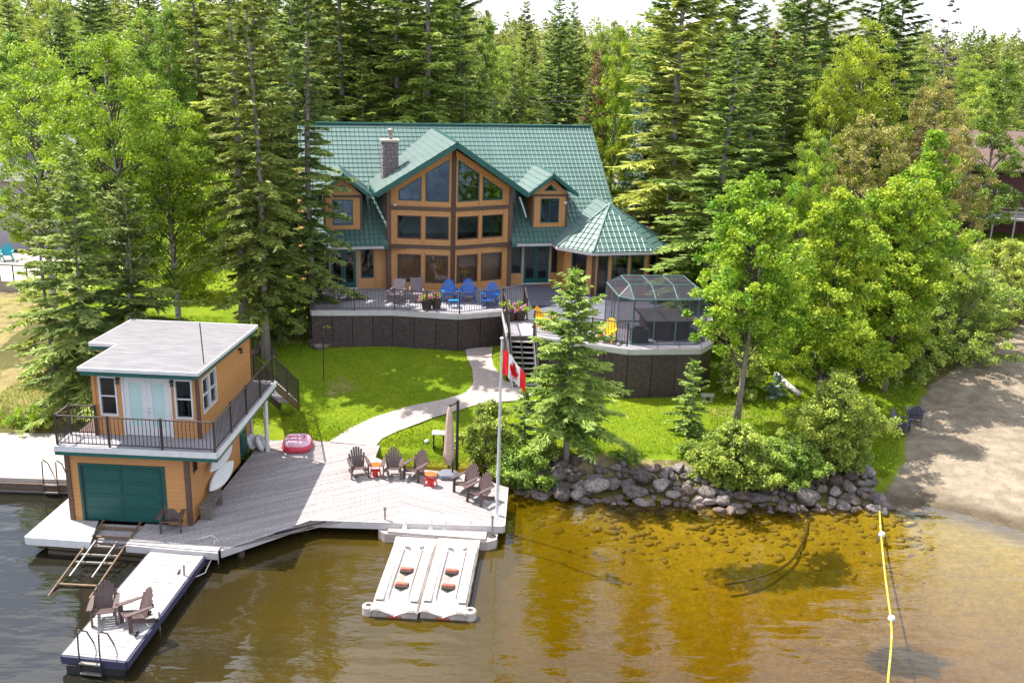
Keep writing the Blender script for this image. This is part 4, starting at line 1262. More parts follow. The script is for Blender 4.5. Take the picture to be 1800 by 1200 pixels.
# white boards racked on the wall (paddle boards)
def board(c, L, w, ang, tilt, label):
    t = thing('paddle_board', label, 'paddle board', c, BRZ, 'white paddle boards on the boathouse wall')
    pts = []
    for k in range(24):
        a = 2 * math.pi * k / 24
        y = math.copysign(abs(math.cos(a)) ** 1.0, math.cos(a)) * L / 2
        x = math.sin(a) * w / 2 * (abs(math.sin(a)) ** 0.45)
        pts.append((x, y))
    M = Matrix.Rotation(ang, 4, 'X') @ Matrix.Rotation(tilt, 4, 'Y')
    vs = [M @ Vector((x * .9, y * .96, -0.05)) for x, y in pts] + [M @ Vector((x, y, 0)) for x, y in pts] + [M @ Vector((x * 0.86, y * 0.95, 0.05)) for x, y in pts]
    n = 24
    mb = MB().add(vs, [tuple(range(n))[::-1], tuple(range(2 * n, 3 * n))] + [(r * n + k, r * n + (k + 1) % n, (r + 1) * n + (k + 1) % n, (r + 1) * n + k) for r in range(2) for k in range(n)])
    mb.build('deck', M_board, t, smooth=False)
    for y in (-L * 0.25, L * 0.25):
        q = M @ Vector((0, y, -0.07))
        MB().beam((-0.10 - 0.0, q.y, q.z - 0.06), (q.x + 0.12, q.y, q.z - 0.02), 0.05, 0.05).build('rack_arm', M_darkwood, t)
    return t
for pa_, pb_, z_, w_, tl_, lab_ in (((363, 828), (413, 781), 2.0, .46, 38, 'white paddle board racked highest on the boathouse wall'), ((362, 862), (416, 810), 1.25, .54, 42, 'white paddle board racked lower on the wall, above the bench')):
    a_, b_ = G(*pa_, z_), G(*pb_, z_)
    board(tuple((a_ + b_) / 2), (b_ - a_).length, w_, 0.0, rad(tl_), lab_)
# white fenders heap
rngf = random.Random(12)
p = G(453, 792, ZD)
fm = MB().lathe([(0.03, -0.02), (0.05, 0.03), (0.115, 0.10), (0.125, 0.30), (0.115, 0.5), (0.05, 0.58), (0.03, 0.63)], (0, 0, 0), 10).mesh('body', M_white, smooth=True)
for k in range(9):
    a = -0.3 + k * 0.42
    t = thing('boat_fender', 'white boat fender in the heap by the green side door', 'fender', (p.x + 0.42 * math.cos(a) * (0.5 + 0.5 * (k % 2)), p.y + 0.05 + 0.28 * math.sin(a), ZD + 0.02), 0, 'white boat fenders heaped by the door')
    q = link('body', fm, t); q.rotation_euler = (rngf.uniform(-.5, -.2) * math.sin(a), 0.5 * -math.cos(a) * 0.8, a)
    MB().tube([(0, 0, 0.60), (0.0, 0.05, 0.75), (0.03, 0.1, 0.72)], 0.012, 5).build('eye_rope', M_rope, t)
# overturned pink tub
p = G(523, 786, ZD)
tb = thing('pink_water_tube', 'pink and red towable tube lying on the dock by the lawn', 'water tube', (p.x, p.y, ZD), rad(6))
def sup(a, n=3.2):
    c, s = math.cos(a), math.sin(a)
    r = (abs(c) ** n + abs(s) ** n) ** (-1 / n); return r * c, r * s
def superlathe(prof, sx, sy, n=28):
    vs, fs = [], []
    for r, z in prof:
        for k in range(n):
            x, y = sup(2 * math.pi * k / n); vs.append((x * r * sx, y * r * sy, z))
    for i in range(len(prof) - 1):
        for k in range(n):
            k2 = (k + 1) % n; fs.append((i * n + k, i * n + k2, (i + 1) * n + k2, (i + 1) * n + k))
    fs.append(tuple((len(prof) - 1) * n + k for k in range(n)))
    return MB().add(vs, fs)
superlathe([(1.0, 0.02), (1.06, 0.10), (1.04, 0.2), (0.97, 0.27)], 0.56, 0.62).build('rim', M_pinkrim, tb, smooth=True)
superlathe([(0.975, 0.262), (0.93, 0.34), (0.8, 0.40), (0.5, 0.43), (0.1, 0.435)], 0.56, 0.62).build('top', M_pink, tb, smooth=True)
for s in (-1, 1):
    MB().tube([(s * 0.28, -0.12, 0.42), (s * 0.28, -0.05, 0.48), (s * 0.28, 0.08, 0.48), (s * 0.28, 0.15, 0.42)], 0.02, 6).build('handle', M_pinkrim, tb)

# flagpole and flag
fp = G(873, 905, ZD)
pole = thing('flagpole', 'slim pale metal flagpole at the right dock corner', 'flagpole', (fp.x, fp.y, ZD))
MB().tube([(0, 0, 0), (0, 0, 3.2), (0, 0, 6.35)], [0.055, 0.045, 0.032], 10).build('pole', M_pole, pole)
MB().lathe([(0.02, 0), (0.06, 0.03), (0.06, 0.07), (0.02, 0.1)], (0, 0, 6.35), 10).build('finial', M_white, pole)
MB().box(-0.12, 0.12, -0.12, 0.12, 0, 0.03).build('foot', M_pole, pole)
MB().tube([(0.07, 0, 0.9), (0.05, 0, 6.3)], 0.006, 4).build('halyard', M_rope, pole)
fl = thing('flag', 'red and white maple leaf flag drooping from the flagpole', 'flag', (fp.x + 0.05, fp.y, ZD))
FH, FL_ = 0.86, 1.55
def flagpt(s, t, off=0.0):
    """s along the fly 0..1, t up the hoist 0..1"""
    x = s * FL_ * 0.50
    y = -0.05 - 0.20 * math.sin(s * 8.6 + 0.9 * t) * min(1, s * 3) + 0.10 * math.sin(s * 16 + 2 * t) * s
    z = 5.18 + FH * (t * (1 - 0.25 * s)) - 0.62 * s ** 1.25 + 0.06 * math.sin(s * 9)
    return (x, y - off, z)
def flagpatch(s0, s1, name, mat, ns=14, nt=12):
    vs, fs = [], []
    for o_ in (0.004, -0.004):
        for i in range(ns + 1):
            for j in range(nt + 1):
                vs.append(flagpt(s0 + (s1 - s0) * i / ns, j / nt, o_))
    m = (ns + 1) * (nt + 1)
    for i in range(ns):
        for j in range(nt):
            q = i * (nt + 1) + j
            fs.append((q, q + nt + 1, q + nt + 2, q + 1)); fs.append((m + q + 1, m + q + nt + 2, m + q + nt + 1, m + q))
    return MB().add(vs, fs).build(name, mat, fl, smooth=True)
flagpatch(0, 0.25, 'red_band', M_flagred); flagpatch(0.25, 0.75, 'white_field', M_flagwhite, 24); flagpatch(0.75, 1, 'red_band', M_flagred)
half = [(0, 0.92), (0.09, 0.75), (0.19, 0.80), (0.15, 0.52), (0.28, 0.66), (0.31, 0.585), (0.45, 0.61), (0.405, 0.475), (0.46, 0.43), (0.24, 0.25), (0.265, 0.17), (0.02, 0.205), (0.02, 0.0)]
outl = half + [(-x, y) for x, y in half[::-1] if x > 0]
vs = [(0.5, 0.45)] + [(0.5 + x * 0.46, 0.07 + y * 0.90) for x, y in outl]
lv, lf = [], []
for side, o_ in ((0, 0.010), (1, -0.010)):
    b0 = len(lv)
    nO = len(outl)
    for ring in (0.0, 0.34, 0.67, 1.0):
        for (s, t) in vs[1:]:
            lv.append(flagpt(0.5 + (s - 0.5) * ring, 0.45 + (t - 0.45) * ring, o_))
    for r in range(3):
        for k in range(nO):
            k2 = (k + 1) % nO
            lf.append((b0 + r * nO + k, b0 + r * nO + k2, b0 + (r + 1) * nO + k2, b0 + (r + 1) * nO + k))
MB().add(lv, lf).build('maple_leaf', M_flagred, fl)

# jet ski floats
jx = G(755, 990, 0.35)
def jet_cross():
    t = thing('floating_walkway', 'white plastic floating walkway along the dock front edge', 'floating walkway', (-2.30, 30.28, 0), rad(-5.5))
    poly = [(-1.75, -0.33), (1.75, -0.33), (2.02, -0.12), (2.02, 0.28), (1.75, 0.42), (-1.75, 0.42), (-2.02, 0.28), (-2.02, -0.12)]
    MB().prism([(x, y, -0.12) for x, y in poly], (0, 0, 0.44)).build('hull', M_pwc, t)
    q = [(-1.66, -0.30), (1.66, -0.30), (1.66, 0.38), (-1.66, 0.38)]
    MB().prism([(x, y, 0.321) for x, y in q], (0, 0, 0.085)).build('deck', M_pwc, t)
    for s in (-1, 1):
        MB().lathe([(0.14, 0.322), (0.14, 0.345), (0.09, 0.346)], (s * 1.84, 0.08, 0), 12).build('post_socket', M_hole, t)
        MB().tube([(s * 1.84, 0.12, -1.6), (s * 1.84, 0.12, 1.00)], 0.035, 8).lathe([(0.05, 0.98), (0.05, 1.08)], (s * 1.84, 0.12, 0), 8).build('mooring_post', M_steel, t)
    return t
jet_cross()
def jet_bay(x, label):
    t = thing('jet_ski_float', label, 'jet ski float', (x, 29.85, 0), rad(-3.2), 'white jet ski floats')
    W, L = 0.70, 4.25
    def zt(y): return 0.36 - 0.10 * max(0, (-y - 3.4) / 1.15)
    # outline with a bevelled deck: side decks, a shallow central trough
    xs = [-W, -W + .05, -0.40, -0.20, 0.0, 0.20, 0.40, W - .05, W]
    zz = [-0.06, 0.0, 0.0, -0.07, -0.17, -0.07, 0.0, 0.0, -0.06]
    ys = [0.0, -0.25, -0.55, -1.2, -2.0, -2.8, -3.5, -4.0, -4.35, -L]
    vs, fs = [], []
    for j, y in enumerate(ys):
        nar = 1.0 if j < len(ys) - 1 else 0.94
        for a, b in zip(xs, zz):
            depth = b if y < -0.5 else (b if abs(a) > .8 else 0)
            vs.append((a * nar, y, zt(y) + depth))
    k = len(xs)
    for j in range(len(ys) - 1):
        for i in range(k - 1):
            fs.append((j * k + i, (j + 1) * k + i, (j + 1) * k + i + 1, j * k + i + 1))
    nb = len(vs)
    for y in (0.0, -L): vs += [(-W * .97, y, -0.15), (W * .97, y, -0.15)]
    e = (len(ys) - 1) * k
    fs += [tuple([e] + [nb + 2, nb + 3] + list(range(e + k - 1, e, -1))), tuple(list(range(0, k)) + [nb + 1, nb]),
           tuple([j * k for j in range(len(ys))] + [nb + 2, nb]), tuple([j * k + k - 1 for j in range(len(ys))][::-1] + [nb + 1, nb + 3]), (nb, nb + 1, nb + 3, nb + 2)]
    MB().add(vs, fs).build('hull', M_pwc, t)
    for y in (-2.05, -2.95):
        MB().box(-0.20, 0.20, y - 0.13, y + 0.13, zt(y) - 0.085, zt(y) - 0.02).build('roller_well', M_hole, t)
        MB().tube([(-0.18, y, zt(y) + 0.0), (0.18, y, zt(y) + 0.0)], 0.055, 10).tube([(-0.2, y, zt(y) - 0.01), (0.2, y, zt(y) - 0.01)], 0.02, 6).build('roller', M_roller, t)
        for dx in (-0.10, 0.10):
            MB().tube([(dx - .05, y, zt(y)), (dx + .05, y, zt(y))], 0.068, 10).build('roller_ring', M_roller, t)
    MB().box(-0.22, 0.22, -L - 0.014, -L + 0.02, -0.04, 0.06).build('entry_roller', M_roller, t)
    MB().box(-0.30, -0.18, -0.66, -0.5, zt(0) - .02, zt(0) + 0.03).box(0.18, 0.30, -0.66, -0.5, zt(0) - .02, zt(0) + 0.03).build('bow_stop', M_pwc, t)
    for s in (-1, 1):
        MB().box(s * 0.52 - 0.12, s * 0.52 + 0.12, -3.9, -0.9, zt(0) - 0.002, zt(0) + 0.022).build('tread_strip', M_pwc, t)
        MB().tube([(s * 0.30, -3.7, 0.37), (s * 0.30, -0.75, 0.37)], 0.018, 6).build('bunk_rib', M_pwc, t)
        for y in (-0.35, -1.5, -2.6, -3.7):
            MB().box(s * W - 0.012, s * W + 0.012, y - 0.07, y + 0.07, 0.10, 0.24).build('side_notch', M_hole, t)
    sgn = -1 if x < -2.4 else 1
    MB().lathe([(0.17, -0.1), (0.19, 0.0), (0.19, 0.25), (0.16, 0.28)], (sgn * (W + 0.10), -L + 0.16, 0), 14).build('corner_lobe', M_pwc, t)
    MB().lathe([(0.085, 0.281), (0.085, 0.286)], (sgn * (W + 0.10), -L + 0.16, 0), 12).build('lobe_hole', M_hole, t)
    return t
jet_bay(-2.96, 'left white drive-on jet ski float with red rollers')
jet_bay(-1.54, 'right white drive-on jet ski float with red rollers')
for i, px in enumerate((712, 757, 781, 826)):
    p = G(px, 919, ZD)
    MB().add([(p.x - 0.07, p.y + 0.05, ZD + .005), (p.x + 0.07, p.y + 0.05, ZD + .005), (p.x, p.y - 0.10, ZD + .005), (p.x - 0.09, p.y - 0.12, ZD - 0.26), (p.x + 0.09, p.y - 0.12, ZD - 0.26), (p.x, p.y + 0.02, ZD + 0.12)],
             [(0, 1, 5), (0, 5, 3), (1, 4, 5), (3, 5, 4), (0, 3, 4, 1)]).build('white_bracket', M_white, dock)

# ------------------------------------------------------------------ lake house
HO, HRZ = (-3.21, 50.47), rad(14)
hs = thing('lake_house', 'large cedar lake house with green tiled roof and glazed prow', 'house', (*HO, 0), HRZ)
def HW(u, v, z=0.0):
    return Vector((HO[0] + u * math.cos(HRZ) - v * math.sin(HRZ), HO[1] + u * math.sin(HRZ) + v * math.cos(HRZ), z))
def HUV(p):
    dx, dy = p[0] - HO[0], p[1] - HO[1]
    return dx * math.cos(HRZ) + dy * math.sin(HRZ), -dx * math.sin(HRZ) + dy * math.cos(HRZ)
ZF = 3.6                     # deck level
VW = 1.2                     # front wall line
KR = 0.828; VE, ZE = 0.5, 5.95
def zroof(v): return ZE + KR * (v - VE)
VR = 7.2; ZR = zroof(VR)
UL, UR = -7.4, 9.4
# front wall
mb = MB()
ops = [rect(-7.05 + 7.4, -6.25 + 7.4, 3.6, 5.7), rect(-6.2 + 7.4, -4.82 + 7.4, 3.6, 5.72), rect(-4.62 + 7.4, -3.95 + 7.4, 4.15, 5.72),
       rect(3.42 + 7.4, 3.98 + 7.4, 4.2, 5.72), rect(4.06 + 7.4, 5.56 + 7.4, 3.6, 5.72), rect(5.64 + 7.4, 6.28 + 7.4, 4.2, 5.72)]
siding(mb, (UL, VW), (1, 0), (0, -1), rect(0, UR - UL, 1.6, 5.98), ops)
mb.add([(UL, VW, 1.6), (UL, 13.2, 1.6), (UL, 13.2, 6.2), (UL, VR, ZR - .1), (UL, VW, 6.3)], [(4, 3, 2, 1, 0)])
mb.add([(UR - .3, VW, 1.6), (UR - .3, 13.2, 1.6), (UR - .3, 13.2, 6.2), (UR - .3, VR, ZR - .1), (UR - .3, VW, 6.3)], [(0, 1, 2, 3, 4)])
mb.add([(UL, 13.2, 1.6), (UR - .3, 13.2, 1.6), (UR - .3, 13.2, 6.2), (UL, 13.2, 6.2)], [(3, 2, 1, 0)])
mb.build('wall_siding', M_cedar, hs, kind='stuff')
F1 = ((UL, VW), (1, 0), (0, -1))
def off(s): return s - UL
for s0, s1 in ((-4.62, -3.95), (3.42, 3.98), (5.64, 6.28)):
    z0 = 4.15 if s0 < 0 else 4.2
    window(hs, *F1, rect(off(s0), off(s1), z0, 5.72), 0.05, mat=M_green)
window(hs, *F1, rect(off(-7.05), off(-6.25), 3.62, 5.7), 0.06, mat=M_green)
def french(s0, s1, n=2):
    fr_ = MB()
    P0 = VW - 0.05
    w = (s1 - s0) / n
    fr_.box(s0, s0 + .05, P0, VW + .06, ZF, 5.72).box(s1 - .05, s1, P0, VW + .06, ZF, 5.72).box(s0 + .05, s1 - .05, P0, VW + .06, 5.66, 5.72)
    d_ = fr_.build('door_frame', M_tan, hs)
    for k in range(n):
        a, b = s0 + .055 + k * (w - .055), s0 + .055 + (k + 1) * (w - .055) - 0.01
        q = MB()
        for x0, x1, z0, z1 in ((a, a + .12, ZF + .02, 5.655), (b - .12, b, ZF + .02, 5.655), (a + .12, b - .12, ZF + .02, 3.92), (a + .12, b - .12, 5.53, 5.655)):
            q.box(x0, x1, VW - .03, VW + .02, z0, z1)
        lf = q.build('door_leaf', M_green, d_)
        MB().box(a + .11, b - .11, VW - .006, VW + .002, 3.91, 5.54).build('pane', M_glass, lf if False else d_)
    MB().box(s0 - .05, s1 + .05, VW - .12, VW - .03, ZF, ZF + 0.05).build('sill', M_white, hs)
french(4.06, 5.56); french(-6.2, -4.82)
for s in (-3.85, -4.72, 3.34, 4.02, 5.60, 6.34):
    MB().box(s - .035, s + .035, VW - .065, VW + .03, ZF, 5.9).build('trim_board', M_tan if s not in (-3.85, 6.34) else M_cedar, hs)
MB().box(UL, -3.3, VW - .06, VW - 0.045, 5.76, 5.92).build('header_board', M_darkwood, hs)
MB().box(3.3, 6.4, VW - .06, VW - 0.045, 5.76, 5.92).build('header_board', M_darkwood, hs)
# interior: floors, back wall, a few lamps and seats behind the glass
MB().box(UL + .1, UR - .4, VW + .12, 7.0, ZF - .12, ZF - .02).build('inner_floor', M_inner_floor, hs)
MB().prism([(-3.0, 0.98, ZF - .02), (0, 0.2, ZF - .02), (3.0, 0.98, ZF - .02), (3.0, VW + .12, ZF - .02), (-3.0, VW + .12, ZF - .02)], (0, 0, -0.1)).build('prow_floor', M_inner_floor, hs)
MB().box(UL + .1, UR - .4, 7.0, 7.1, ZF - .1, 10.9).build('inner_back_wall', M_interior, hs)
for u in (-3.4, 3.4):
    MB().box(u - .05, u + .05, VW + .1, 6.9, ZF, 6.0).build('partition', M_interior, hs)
# prow
PL = math.hypot(3.2, 0.85)
APX = (0, -0.75, 11.30)
def gable_z(s):      # underside line of gable along wall distance from the tip
    return 10.98 - s / PL * 2.08
rows = [(4.02, 5.50), (6.32, 7.52)]
for sgn in (-1, 1):
    d = (sgn * 3.2 / PL, 0.85 / PL)
    nrm = (sgn * 0.85 / PL, -3.2 / PL)
    fr_win = []
    cols = [(0.22, 1.42), (1.64, 2.86)]
    for (z0, z1) in rows:
        for (s0, s1) in cols:
            fr_win.append(rect(s0, s1, z0, z1))
    zt_ = lambda s: gable_z(s) - 0.42
    fr_win.append([(0.22, 8.28), (1.42, 8.28), (1.42, zt_(1.42)), (0.22, zt_(0.22))])
    fr_win.append([(1.64, 8.28), (2.80, 8.28), (2.80, zt_(2.80) - 0.02), (1.64, zt_(1.64))])
    mb = MB()
    siding(mb, (0, 0), d, nrm, [(0, 1.8), (PL, 1.8), (PL, gable_z(PL)), (0, gable_z(0))], fr_win)
    mb.build('prow_siding', M_cedar, hs, kind='stuff')
    for q in fr_win:
        # timber casing then the glazed sash
        window(hs, (0, 0), d, nrm, [(p[0], p[1]) for p in q], 0.045, mat=M_darkwood if q[0][1] < 7 else M_green, glass=M_glass_sky if q[0][1] > 8 else None)
    for zc in (5.92, 7.90):
        a = Vector((d[0] * 0.12 + nrm[0] * .045, d[1] * 0.12 + nrm[1] * .045, zc)); b = Vector((d[0] * (PL - .1) + nrm[0] * .045, d[1] * (PL - .1) + nrm[1] * .045, zc))
        MB().beam(a, b, 0.06, 0.20).build('cross_beam', M_darkwood, hs)
    for s, w in ((0.10, 0.09), (1.53, 0.14), (2.93, 0.09)):
        a = Vector((d[0] * s + nrm[0] * .036, d[1] * s + nrm[1] * .036, 1.9)); b = Vector((a.x, a.y, gable_z(s) - .3))
        MB().beam(a, b, 0.035, w, up=(d[0], d[1], 0)).build('casing_board', M_cedar, hs)
    MB().box(sgn * 3.2 - .11, sgn * 3.2 + .11, 0.85 - .10, 0.85 + .12, 1.7, gable_z(PL) + .1).build('corner_post', M_darkwood, hs)
    # sloped rake board below the roof
    a = Vector((0.02 * sgn + nrm[0] * .04, nrm[1] * .04, gable_z(0) - 0.20)); b = Vector((d[0] * PL + nrm[0] * .04, d[1] * PL + nrm[1] * .04, gable_z(PL) - 0.20))
    MB().beam(a, b, 0.05, 0.22).build('rake_board', M_cedar, hs)
    # side return of the prow
    mb = MB()
    siding(mb, (sgn * 3.2, 0.85), (0, 1), (sgn, 0), rect(0, 3.0, 1.7, 8.7), [])
    mb.build('prow_return_siding', M_cedar, hs, kind='stuff')
    MB().box(sgn * 3.2 - 0.02 if sgn > 0 else -3.24, sgn * 3.2 + 0.04 if sgn > 0 else -3.18, 0.98, 1.15, 1.8, 8.7).build('corner_trim', M_darkwood, hs)
MB().add([(-0.13, -.02, 1.8), (0, -.13, 1.8), (0.13, -.02, 1.8), (0, 0.1, 1.8), (-0.13, -.02, 10.9), (0, -.13, 10.9), (0.13, -.02, 10.9), (0, 0.1, 10.9)],
         [(0, 1, 5, 4), (1, 2, 6, 5), (2, 3, 7, 6), (3, 0, 4, 7), (4, 5, 6, 7)]).build('tip_post', M_darkwood, hs)
for x in (-2.9,):
    MB().lathe([(0.06, 0), (0.09, 0.08), (0.02, 0.12)], (x, 0.62, 8.0), 8).build('flood_lamp', M_white, hs)

# ---- roofs: tile courses
def tile_plane(O, us, dn, poly, tw, th, parent, name='roof_tile', single=True, mat=None, lip=0.028):
    """O origin (top), us unit along eave, dn unit down the slope; poly in (s, t)."""
    O, us, dn = Vector(O), Vector(us).normalized(), Vector(dn).normalized()
    nrm = us.cross(dn).normalized()
    if nrm.z < 0: nrm = -nrm
    mat = mat or M_roof
    smin, smax = min(p[0] for p in poly), max(p[0] for p in poly)
    tmin, tmax = min(p[1] for p in poly), max(p[1] for p in poly)
    mb = MB() if single else None
    cnt = 0
    base = 0.02
    def w3(s, t, h): return tuple(O + us * s + dn * t + nrm * h)
    t = tmin
    while t < tmax - 1e-3:
        s = smin
        q0 = clip_half(clip_half(poly, 0, 1, min(t + th, tmax)), 0, -1, -t)
        while s < smax - 1e-3 and len(q0) >= 3:
            q = clip_half(clip_half(q0, 1, 0, min(s + tw, smax)), -1, 0, -s)
            if len(q) >= 3 and abs(area(q)) > 0.002:
                m_ = mb if single else MB()
                o_ = len(m_.v)
                top = [w3(a, b, base + lip * (b - t) / th) for a, b in q]
                bot = [w3(a, b, -0.01) for a, b in q]
                n_ = len(q)
                m_.add(top + bot, [tuple(range(n_))] + [(i, n_ + i, n_ + (i + 1) % n_, (i + 1) % n_) for i in range(n_)])
                # standing rib at the left side of the tile
                ss = [a for a, b in q]
                if max(ss) - min(ss) > tw * 0.9:
                    lb = [b for a, b in q if abs(a - s) < 1e-6]
                    if len(lb) >= 2 and max(lb) - min(lb) > 0.03:
                        b0, b1 = min(lb), max(lb)
                        r0, r1 = base + lip * (b0 - t) / th, base + lip * (b1 - t) / th
                        w_ = tw * 0.28
                        m_.add([w3(s, b0, r0), w3(s + w_ / 2, b0, r0 + .036), w3(s + w_, b0, r0), w3(s, b1, r1), w3(s + w_ / 2, b1, r1 + .036), w3(s + w_, b1, r1)],
                               [(0, 1, 4, 3), (1, 2, 5, 4), (3, 4, 5)])
                if not single:
                    c = O + us * s + dn * t
                    m_.build(name, mat, parent, loc=c)
                    cnt += 1
            s += tw
        t += th
    if single and mb.v:
        mb.build(name, mat, parent, kind='stuff')
    return cnt

def slab_roof(name, pts, th, mat, parent):
    """roof deck under the tiles"""
    return MB().prism([(p[0], p[1], p[2] - th) for p in pts], (0, 0, th - 0.012)).build(name, mat, parent)

sl = Vector((0, -1, -KR)).normalized()
Ls = math.hypot(VR - VE, ZR - ZE)
for u0_, u1_, v0_ in ((UL, -3.26, VE), (-3.258, 3.258, 1.3), (3.26, UR, VE)):
    mr = slab_roof('main_roof', [(u0_, v0_, zroof(v0_)), (u1_, v0_, zroof(v0_)), (u1_, VR, ZR), (u0_, VR, ZR)], 0.16, M_rooftrim, hs)
    tile_plane((UL, VR, ZR), (1, 0, 0), sl, rect(u0_ - UL, u1_ - UL, 0.0, Ls * (VR - v0_) / (VR - VE)), 0.245, 0.33, mr)
slab_roof('back_roof', [(UL, VR, ZR), (UR, VR, ZR), (UR, 13.9, ZE), (UL, 13.9, ZE)], 0.16, M_roof, hs)
MB().beam((UL - .02, VR, ZR + .03), (UR + .02, VR, ZR + .03), 0.30, 0.08).build('ridge_cap', M_rooftrim, hs)
MB().beam((UR + .02, VR, ZR + 0.02), (UR + .02, VE - .02, ZE + 0.02), 0.07, 0.16).build('rake_trim', M_roof, hs)
MB().beam((UL - .02, VR, ZR + 0.02), (UL - .02, VE - .02, ZE + 0.02), 0.07, 0.16).build('rake_trim', M_roof, hs)
for a, b in ((UL, -3.5), (3.5, 6.35)):
    MB().beam((a, VE - .06, ZE - .05), (b, VE - .06, ZE - .05), 0.11, 0.11).build('gutter', M_fascia, hs)
MB().box(UL, UR - .2, VE + .02, VW, ZE - .14, ZE - .10).build('soffit', M_darkwood, hs)
# prow gable roof
ZP = 11.30; UE, ZG = 3.9, 8.70
sg = (ZP - ZG) / UE
def vmeet(z): return VE + (z - ZE) / KR
for sgn in (-1, 1):
    A_, B_ = Vector((0, -0.78, ZP)), Vector((0, vmeet(ZP), ZP))
    C_, D_ = Vector((sgn * UE, vmeet(ZG), ZG)), Vector((sgn * UE, 0.22, ZG))
    pr_ = slab_roof('prow_roof', [A_, B_, C_, D_] if sgn < 0 else [A_, D_, C_, B_], 0.15, M_rooftrim, hs)
    dn = Vector((sgn, 0, -sg)).normalized(); L_ = math.hypot(UE, ZP - ZG)
    poly = [(A_.y, 0), (B_.y, 0), (C_.y, L_), (D_.y, L_)]
    tile_plane((0, 0, ZP + .015), (0, 1, 0), dn, poly, 0.245, 0.33, pr_)
    nv = Vector((0, -1, 0)) * 0.03
    MB().beam(A_ + nv + Vector((0, 0, -0.08)), D_ + nv + Vector((0, 0, -0.08)), 0.09, 0.27).build('gable_fascia', M_rooftrim, hs)
    MB().beam(D_ + Vector((sgn * .03, 0, -.06)), C_ + Vector((sgn * .03, 0, -.06)), 0.07, 0.15).build('prow_gutter', M_rooftrim, hs)
    # boarded soffit between the wall head and the roof
    MB().add([(0, -0.70, ZP - .19), (sgn * UE, 0.28, ZG - .19), (sgn * UE, 1.6, ZG - .19), (0, 1.0, ZP - .19)], [(0, 1, 2, 3)]).build('soffit', M_cedar, hs)
MB().tube([(0, -0.84, ZP + .05), (0, vmeet(ZP), ZP + .05)], 0.07, 6).build('prow_ridge_cap', M_rooftrim, hs)
# chimney of field stone
cu0, cu1, cv0, cv1, cz0, cz1 = -3.35, -2.55, 2.0, 2.8, 7.0, 11.05
ch = MB().box(cu0 + .03, cu1 - .03, cv0 + .03, cv1 - .03, cz0, cz1).build('chimney', M_mortar, hs)
rs = random.Random(4)
mb = MB()
def stone(mb, c, du, dv, dn_, w, h, dep):
    k = 6
    ring = []
    for i in range(k):
        a = 2 * math.pi * (i + rs.uniform(-.25, .25)) / k
        ring.append((w * 0.5 * math.copysign(min(1, abs(math.cos(a)) * 1.25), math.cos(a)) * rs.uniform(.85, 1), h * 0.5 * math.copysign(min(1, abs(math.sin(a)) * 1.25), math.sin(a)) * rs.uniform(.85, 1)))
    c = Vector(c); du, dv, dn_ = Vector(du), Vector(dv), Vector(dn_)
    vs = [c + du * x + dv * y for x, y in ring] + [c + du * x * .8 + dv * y * .8 + dn_ * dep for x, y in ring]
    mb.add(vs, [tuple(range(k, 2 * k))] + [(i, (i + 1) % k, k + (i + 1) % k, k + i) for i in range(k)])
for face in range(4):
    z = cz0 + 0.1
    while z < cz1 - 0.05:
        hh = rs.uniform(0.13, 0.22); x = 0
        while x < 0.78:
            ww = rs.uniform(0.14, 0.28)
            ww = min(ww, 0.80 - x)
            dep = rs.uniform(0.02, 0.05)
            cc = x + ww / 2
            if face == 0: stone(mb, (cu0 + cc, cv0 + .02, z + hh / 2), (1, 0, 0), (0, 0, 1), (0, -1, 0), ww * .95, hh * .95, dep)
            if face == 1: stone(mb, (cu1 - .02, cv0 + cc, z + hh / 2), (0, 1, 0), (0, 0, 1), (1, 0, 0), ww * .95, hh * .95, dep)
            if face == 2: stone(mb, (cu0 + .02, cv0 + cc, z + hh / 2), (0, -1, 0), (0, 0, 1), (-1, 0, 0), ww * .95, hh * .95, dep)
            x += ww
        z += hh
mb.build('field_stone', M_stone, ch, kind='stuff')
MB().box(cu0 - .08, cu1 + .08, cv0 - .08, cv1 + .08, cz1, cz1 + .10).build('chimney_cap', M_concrete, ch)
MB().lathe([(0.10, 0), (0.10, 0.35), (0.16, 0.36), (0.16, 0.50), (0.05, 0.56)], ((cu0 + cu1) / 2 + .05, (cv0 + cv1) / 2, cz1 + .1), 10).build('flue_pipe', M_steel, ch)
